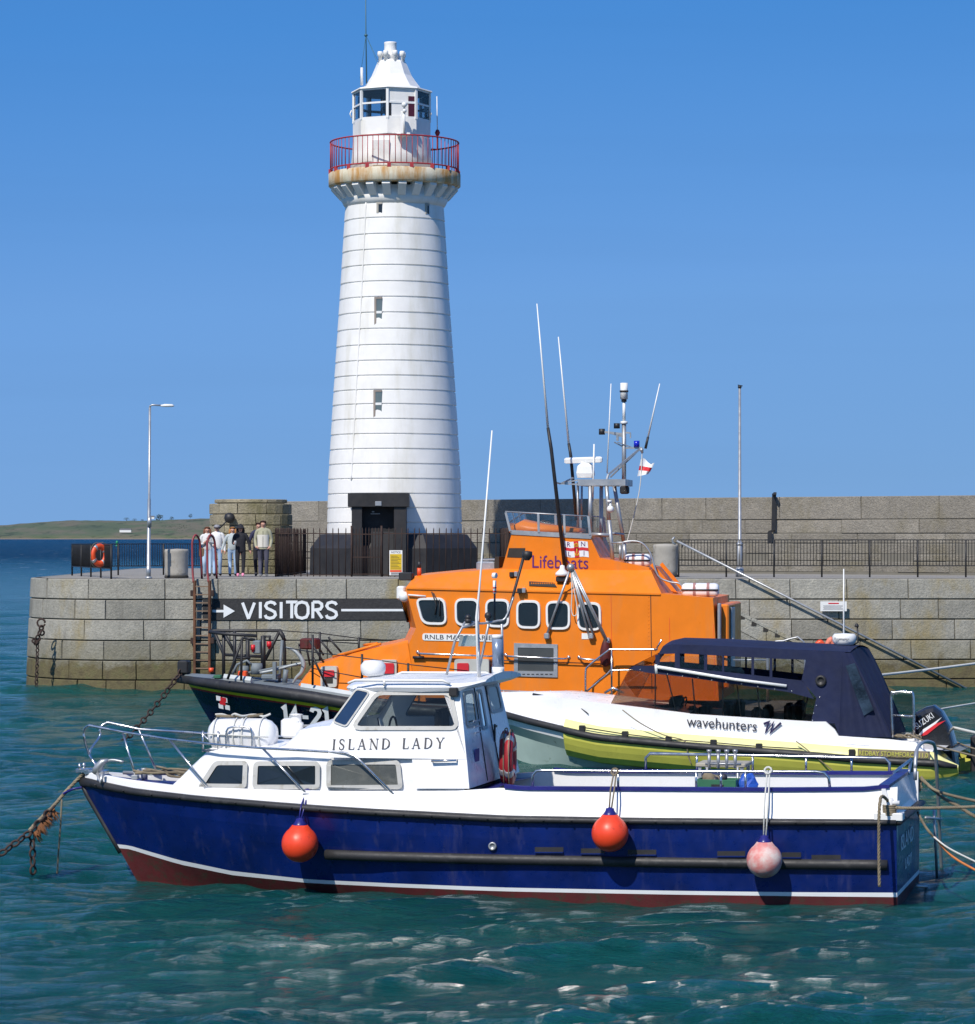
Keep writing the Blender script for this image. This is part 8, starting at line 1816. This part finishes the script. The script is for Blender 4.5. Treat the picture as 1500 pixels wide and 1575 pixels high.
    mb.loft([[(sh * k * (z - .9) + k * w * math.cos(a), k * d_ * math.sin(a), k * z) for a in (2 * math.pi * i / 16 for i in range(16))] for z, w, d_ in tz], True, False, 0, True); mb.build('jacket' if cols[3] else 'sweater', cols[1], e)
    if cols[3] is not None and cols[3] is not True:
        mb = MB(); mb.loft([[(k * w * 1.02 * math.cos(a), k * d_ * 1.02 * math.sin(a), k * z) for a in (math.pi + math.pi * i / 12 for i in range(1, 12))] for z, w, d_ in ((.92, .178, .132), (1.1, .176, .130), (1.30, .192, .136))], False, False, 0, True); mb.build('pale_panel', cols[3], e)
        mb = MB(); mb.tube([(0, -.135 * k, .9 * k), (0, -.14 * k, 1.2 * k), (0, -.12 * k, 1.42 * k)], .006, 4); mb.build('zip', M['iron'], e)
    # face
    mb = MB(); mb.sphere(hd + Vector((0, -.088, -.012)) * k, .014 * k, 6, 4, (1, 1.3, 1.6)); mb.build('nose', skin, e)
    mb = MB()
    for sx in (-.032, .032): mb.sphere(hd + Vector((sx, -.078, .015)) * k, .010 * k, 6, 4)
    mb.build('eyes', M['black_paint'], e); mb = MB(); mb.tube([hd + Vector((-.022, -.08, -.045)) * k, hd + Vector((0, -.087, -.047)) * k, hd + Vector((.022, -.08, -.045)) * k], .005 * k, 4); mb.build('mouth', M['red_hull'], e)
    mb = MB(); rr = random.Random(int(px)); rings = []
    for i in range(9):
        th = math.pi * (.02 + .60 * i / 8); rings.append([hd + Vector((.100 * math.sin(th) * math.cos(a), .105 * math.sin(th) * math.sin(a) + .018, .045 + .085 * math.cos(th) - (.0 if math.sin(a) > -.3 else -.03 * (i / 8) ** 2 * 3))) * k * (1 + rr.uniform(-.03, .03)) - hd * (k - 1) * 0 for a in (2 * math.pi * j / 14 for j in range(14))])
    mb.loft(rings, True, True, 0, True)
    if long_hair:
        for sx in (-1, 1): mb.tube([hd + Vector((sx * .075, .03, .05)) * k, hd + Vector((sx * .10, .02, -.05)) * k, hd + Vector((sx * .105, .0, -.16)) * k], [.05 * k, .05 * k, .03 * k], 7)
        mb.tube([hd + Vector((0, .06, .05)) * k, hd + Vector((0, .08, -.08)) * k, hd + Vector((0, .08, -.2)) * k], [.08 * k, .09 * k, .05 * k], 8)
    mb.build('hair', hairc, e)
    if hat:
        mb = MB(); kind_, hm = hat
        if kind_ == 'cap': mb.lathe([(.112 * k, .045 * k), (.108 * k, .09 * k), (.07 * k, .135 * k), (.005, .145 * k)], c=hd, n=16); mb.ext([hd + Vector((x, y, .05)) * k for x, y in ((-.08, -.09), (-.05, -.17), (.05, -.17), (.08, -.09))], (0, 0, .012))
        else: mb.lathe([(.19 * k, .03 * k), (.12 * k, .06 * k), (.11 * k, .10 * k), (.05 * k, .17 * k), (.005, .19 * k)], c=hd + Vector((0, .02, 0)), n=16)
        mb.build('hat', hm, e)
    if cup: w_ = Vector(J['pl']) * k; mb = MB(); mb.lathe([(.03, -.05), (.04, .06), (.042, .065), (.001, .07)], c=w_ + Vector((.02, -.06, .0)), n=12); mb.build('paper_cup', M['whitep'], e)
    if bag:
        mb = MB(); c = Vector((-.21, -.06, .88)) * k; mb.box(c.x - .06, c.x + .12, c.y - .05, c.y + .05, c.z - .17, c.z + .12, 0, .03); mb.tube([c + Vector((.03, 0, .1)), Vector((.0, -.15, 1.2)) * k, Vector((.14, -.09, 1.45)) * k], .012, 5); mb.build('shoulder_bag', bag, e)
    tag(e, label, 'person', 'people strolling on the pier'); return e
fab = lambda n, c: paint(n, c, .85, var=.12, bmp=.3, bsc=30)
jeans, jeans2, greyt, blk = fab('light_jeans', (.42, .55, .68)), fab('pale_jeans', (.30, .43, .62)), fab('grey_trousers', (.07, .07, .10)), fab('black_cloth', (.014, .014, .02))
wsw, wsw2, gsw, bei, cream = fab('white_sweatshirt', (.62, .62, .60)), fab('white_top', (.7, .7, .7)), fab('grey_jacket', (.42, .47, .48)), fab('khaki_jacket', (.36, .35, .24)), fab('cream_panel', (.62, .59, .52))
auburn, blond, brown, dk = fab('auburn_hair', (.16, .06, .03)), fab('ginger_hair', (.38, .17, .05)), fab('brown_hair', (.07, .035, .025)), fab('dark_hair', (.02, .015, .015))
pink, wshoe, dshoe = fab('pink_trainers', (.75, .25, .38)), fab('white_trainers', (.6, .6, .6)), fab('dark_trainers', (.04, .04, .05))
step = lambda a: {'kl': (-.10, -.08 * a, .50), 'al': (-.09, .10 * a, .11), 'tl': (-.09, -.05 * a, .035), 'kr': (.10, -.02, .50), 'ar': (.09, -.10 * a, .10), 'tr': (.10, -.26 * a, .05)}
person(334, 886, 95.6, 1.66, 'person in white top and cap walking just behind the woman with the brown bag', dict(step(-1), el=(-.2, 0, 1.15), wl=(-.12, -.15, 1.05), pl=(-.08, -.17, 1.04)), (jeans2, wsw2, dshoe, None), dk, hat=('cap', paint('patterned_cap', (.25, .25, .27), .8, var=.7)))
person(319, 887, 94.3, 1.60, 'person in white sweatshirt and pale jeans carrying a brown shoulder bag, leftmost of the walkers', dict(step(1), er=(.24, -.02, 1.16), wr=(.10, -.17, 1.22), pr=(.04, -.18, 1.30), el=(-.25, -.02, 1.14), wl=(-.12, -.16, 1.15), pl=(-.05, -.18, 1.22)), (jeans, wsw, dshoe, None), auburn, bag=paint('brown_bag', (.17, .10, .05), .7), long_hair=True)
person(358, 886, 95.2, 1.60, 'person with ginger hair, grey jacket and blue jeans half hidden by the one in black', dict(step(-1), el=(-.30, .03, 1.17), wl=(-.37, -.03, .95), pl=(-.38, -.04, .88)), (jeans2, gsw, dshoe, None), blond, long_hair=True)
person(370, 887, 94.3, 1.64, 'person in black hat, black jacket and leggings with bright pink shoes', dict(step(1), el=(-.25, -.02, 1.14), wl=(-.20, -.20, 1.12), pl=(-.17, -.24, 1.15), er=(.29, .02, 1.13), wr=(.33, -.05, .90), pr=(.34, -.06, .84)), (blk, blk, pink, True), dk, hat=('brim', blk), cup=True, long_hair=True)
person(398, 886, 95.4, 1.74, 'person in dark clothes almost hidden behind the man in the khaki and cream jacket', dict(step(1), el=(-.30, .0, 1.14), wl=(-.29, -.02, .88), pl=(-.27, -.02, .8)), (blk, fab('dark_blue_top', (.03, .03, .07)), dshoe, True), brown)
person(405, 887, 94.2, 1.80, 'man in khaki and cream jacket with grey trousers, rightmost of the walkers', dict(step(-1), el=(-.25, .04, 1.14), wl=(-.22, -.06, .93), pl=(-.18, -.08, .90), er=(.25, .04, 1.14), wr=(.22, -.06, .93), pr=(.18, -.08, .90)), (greyt, bei, wshoe, cream), brown)
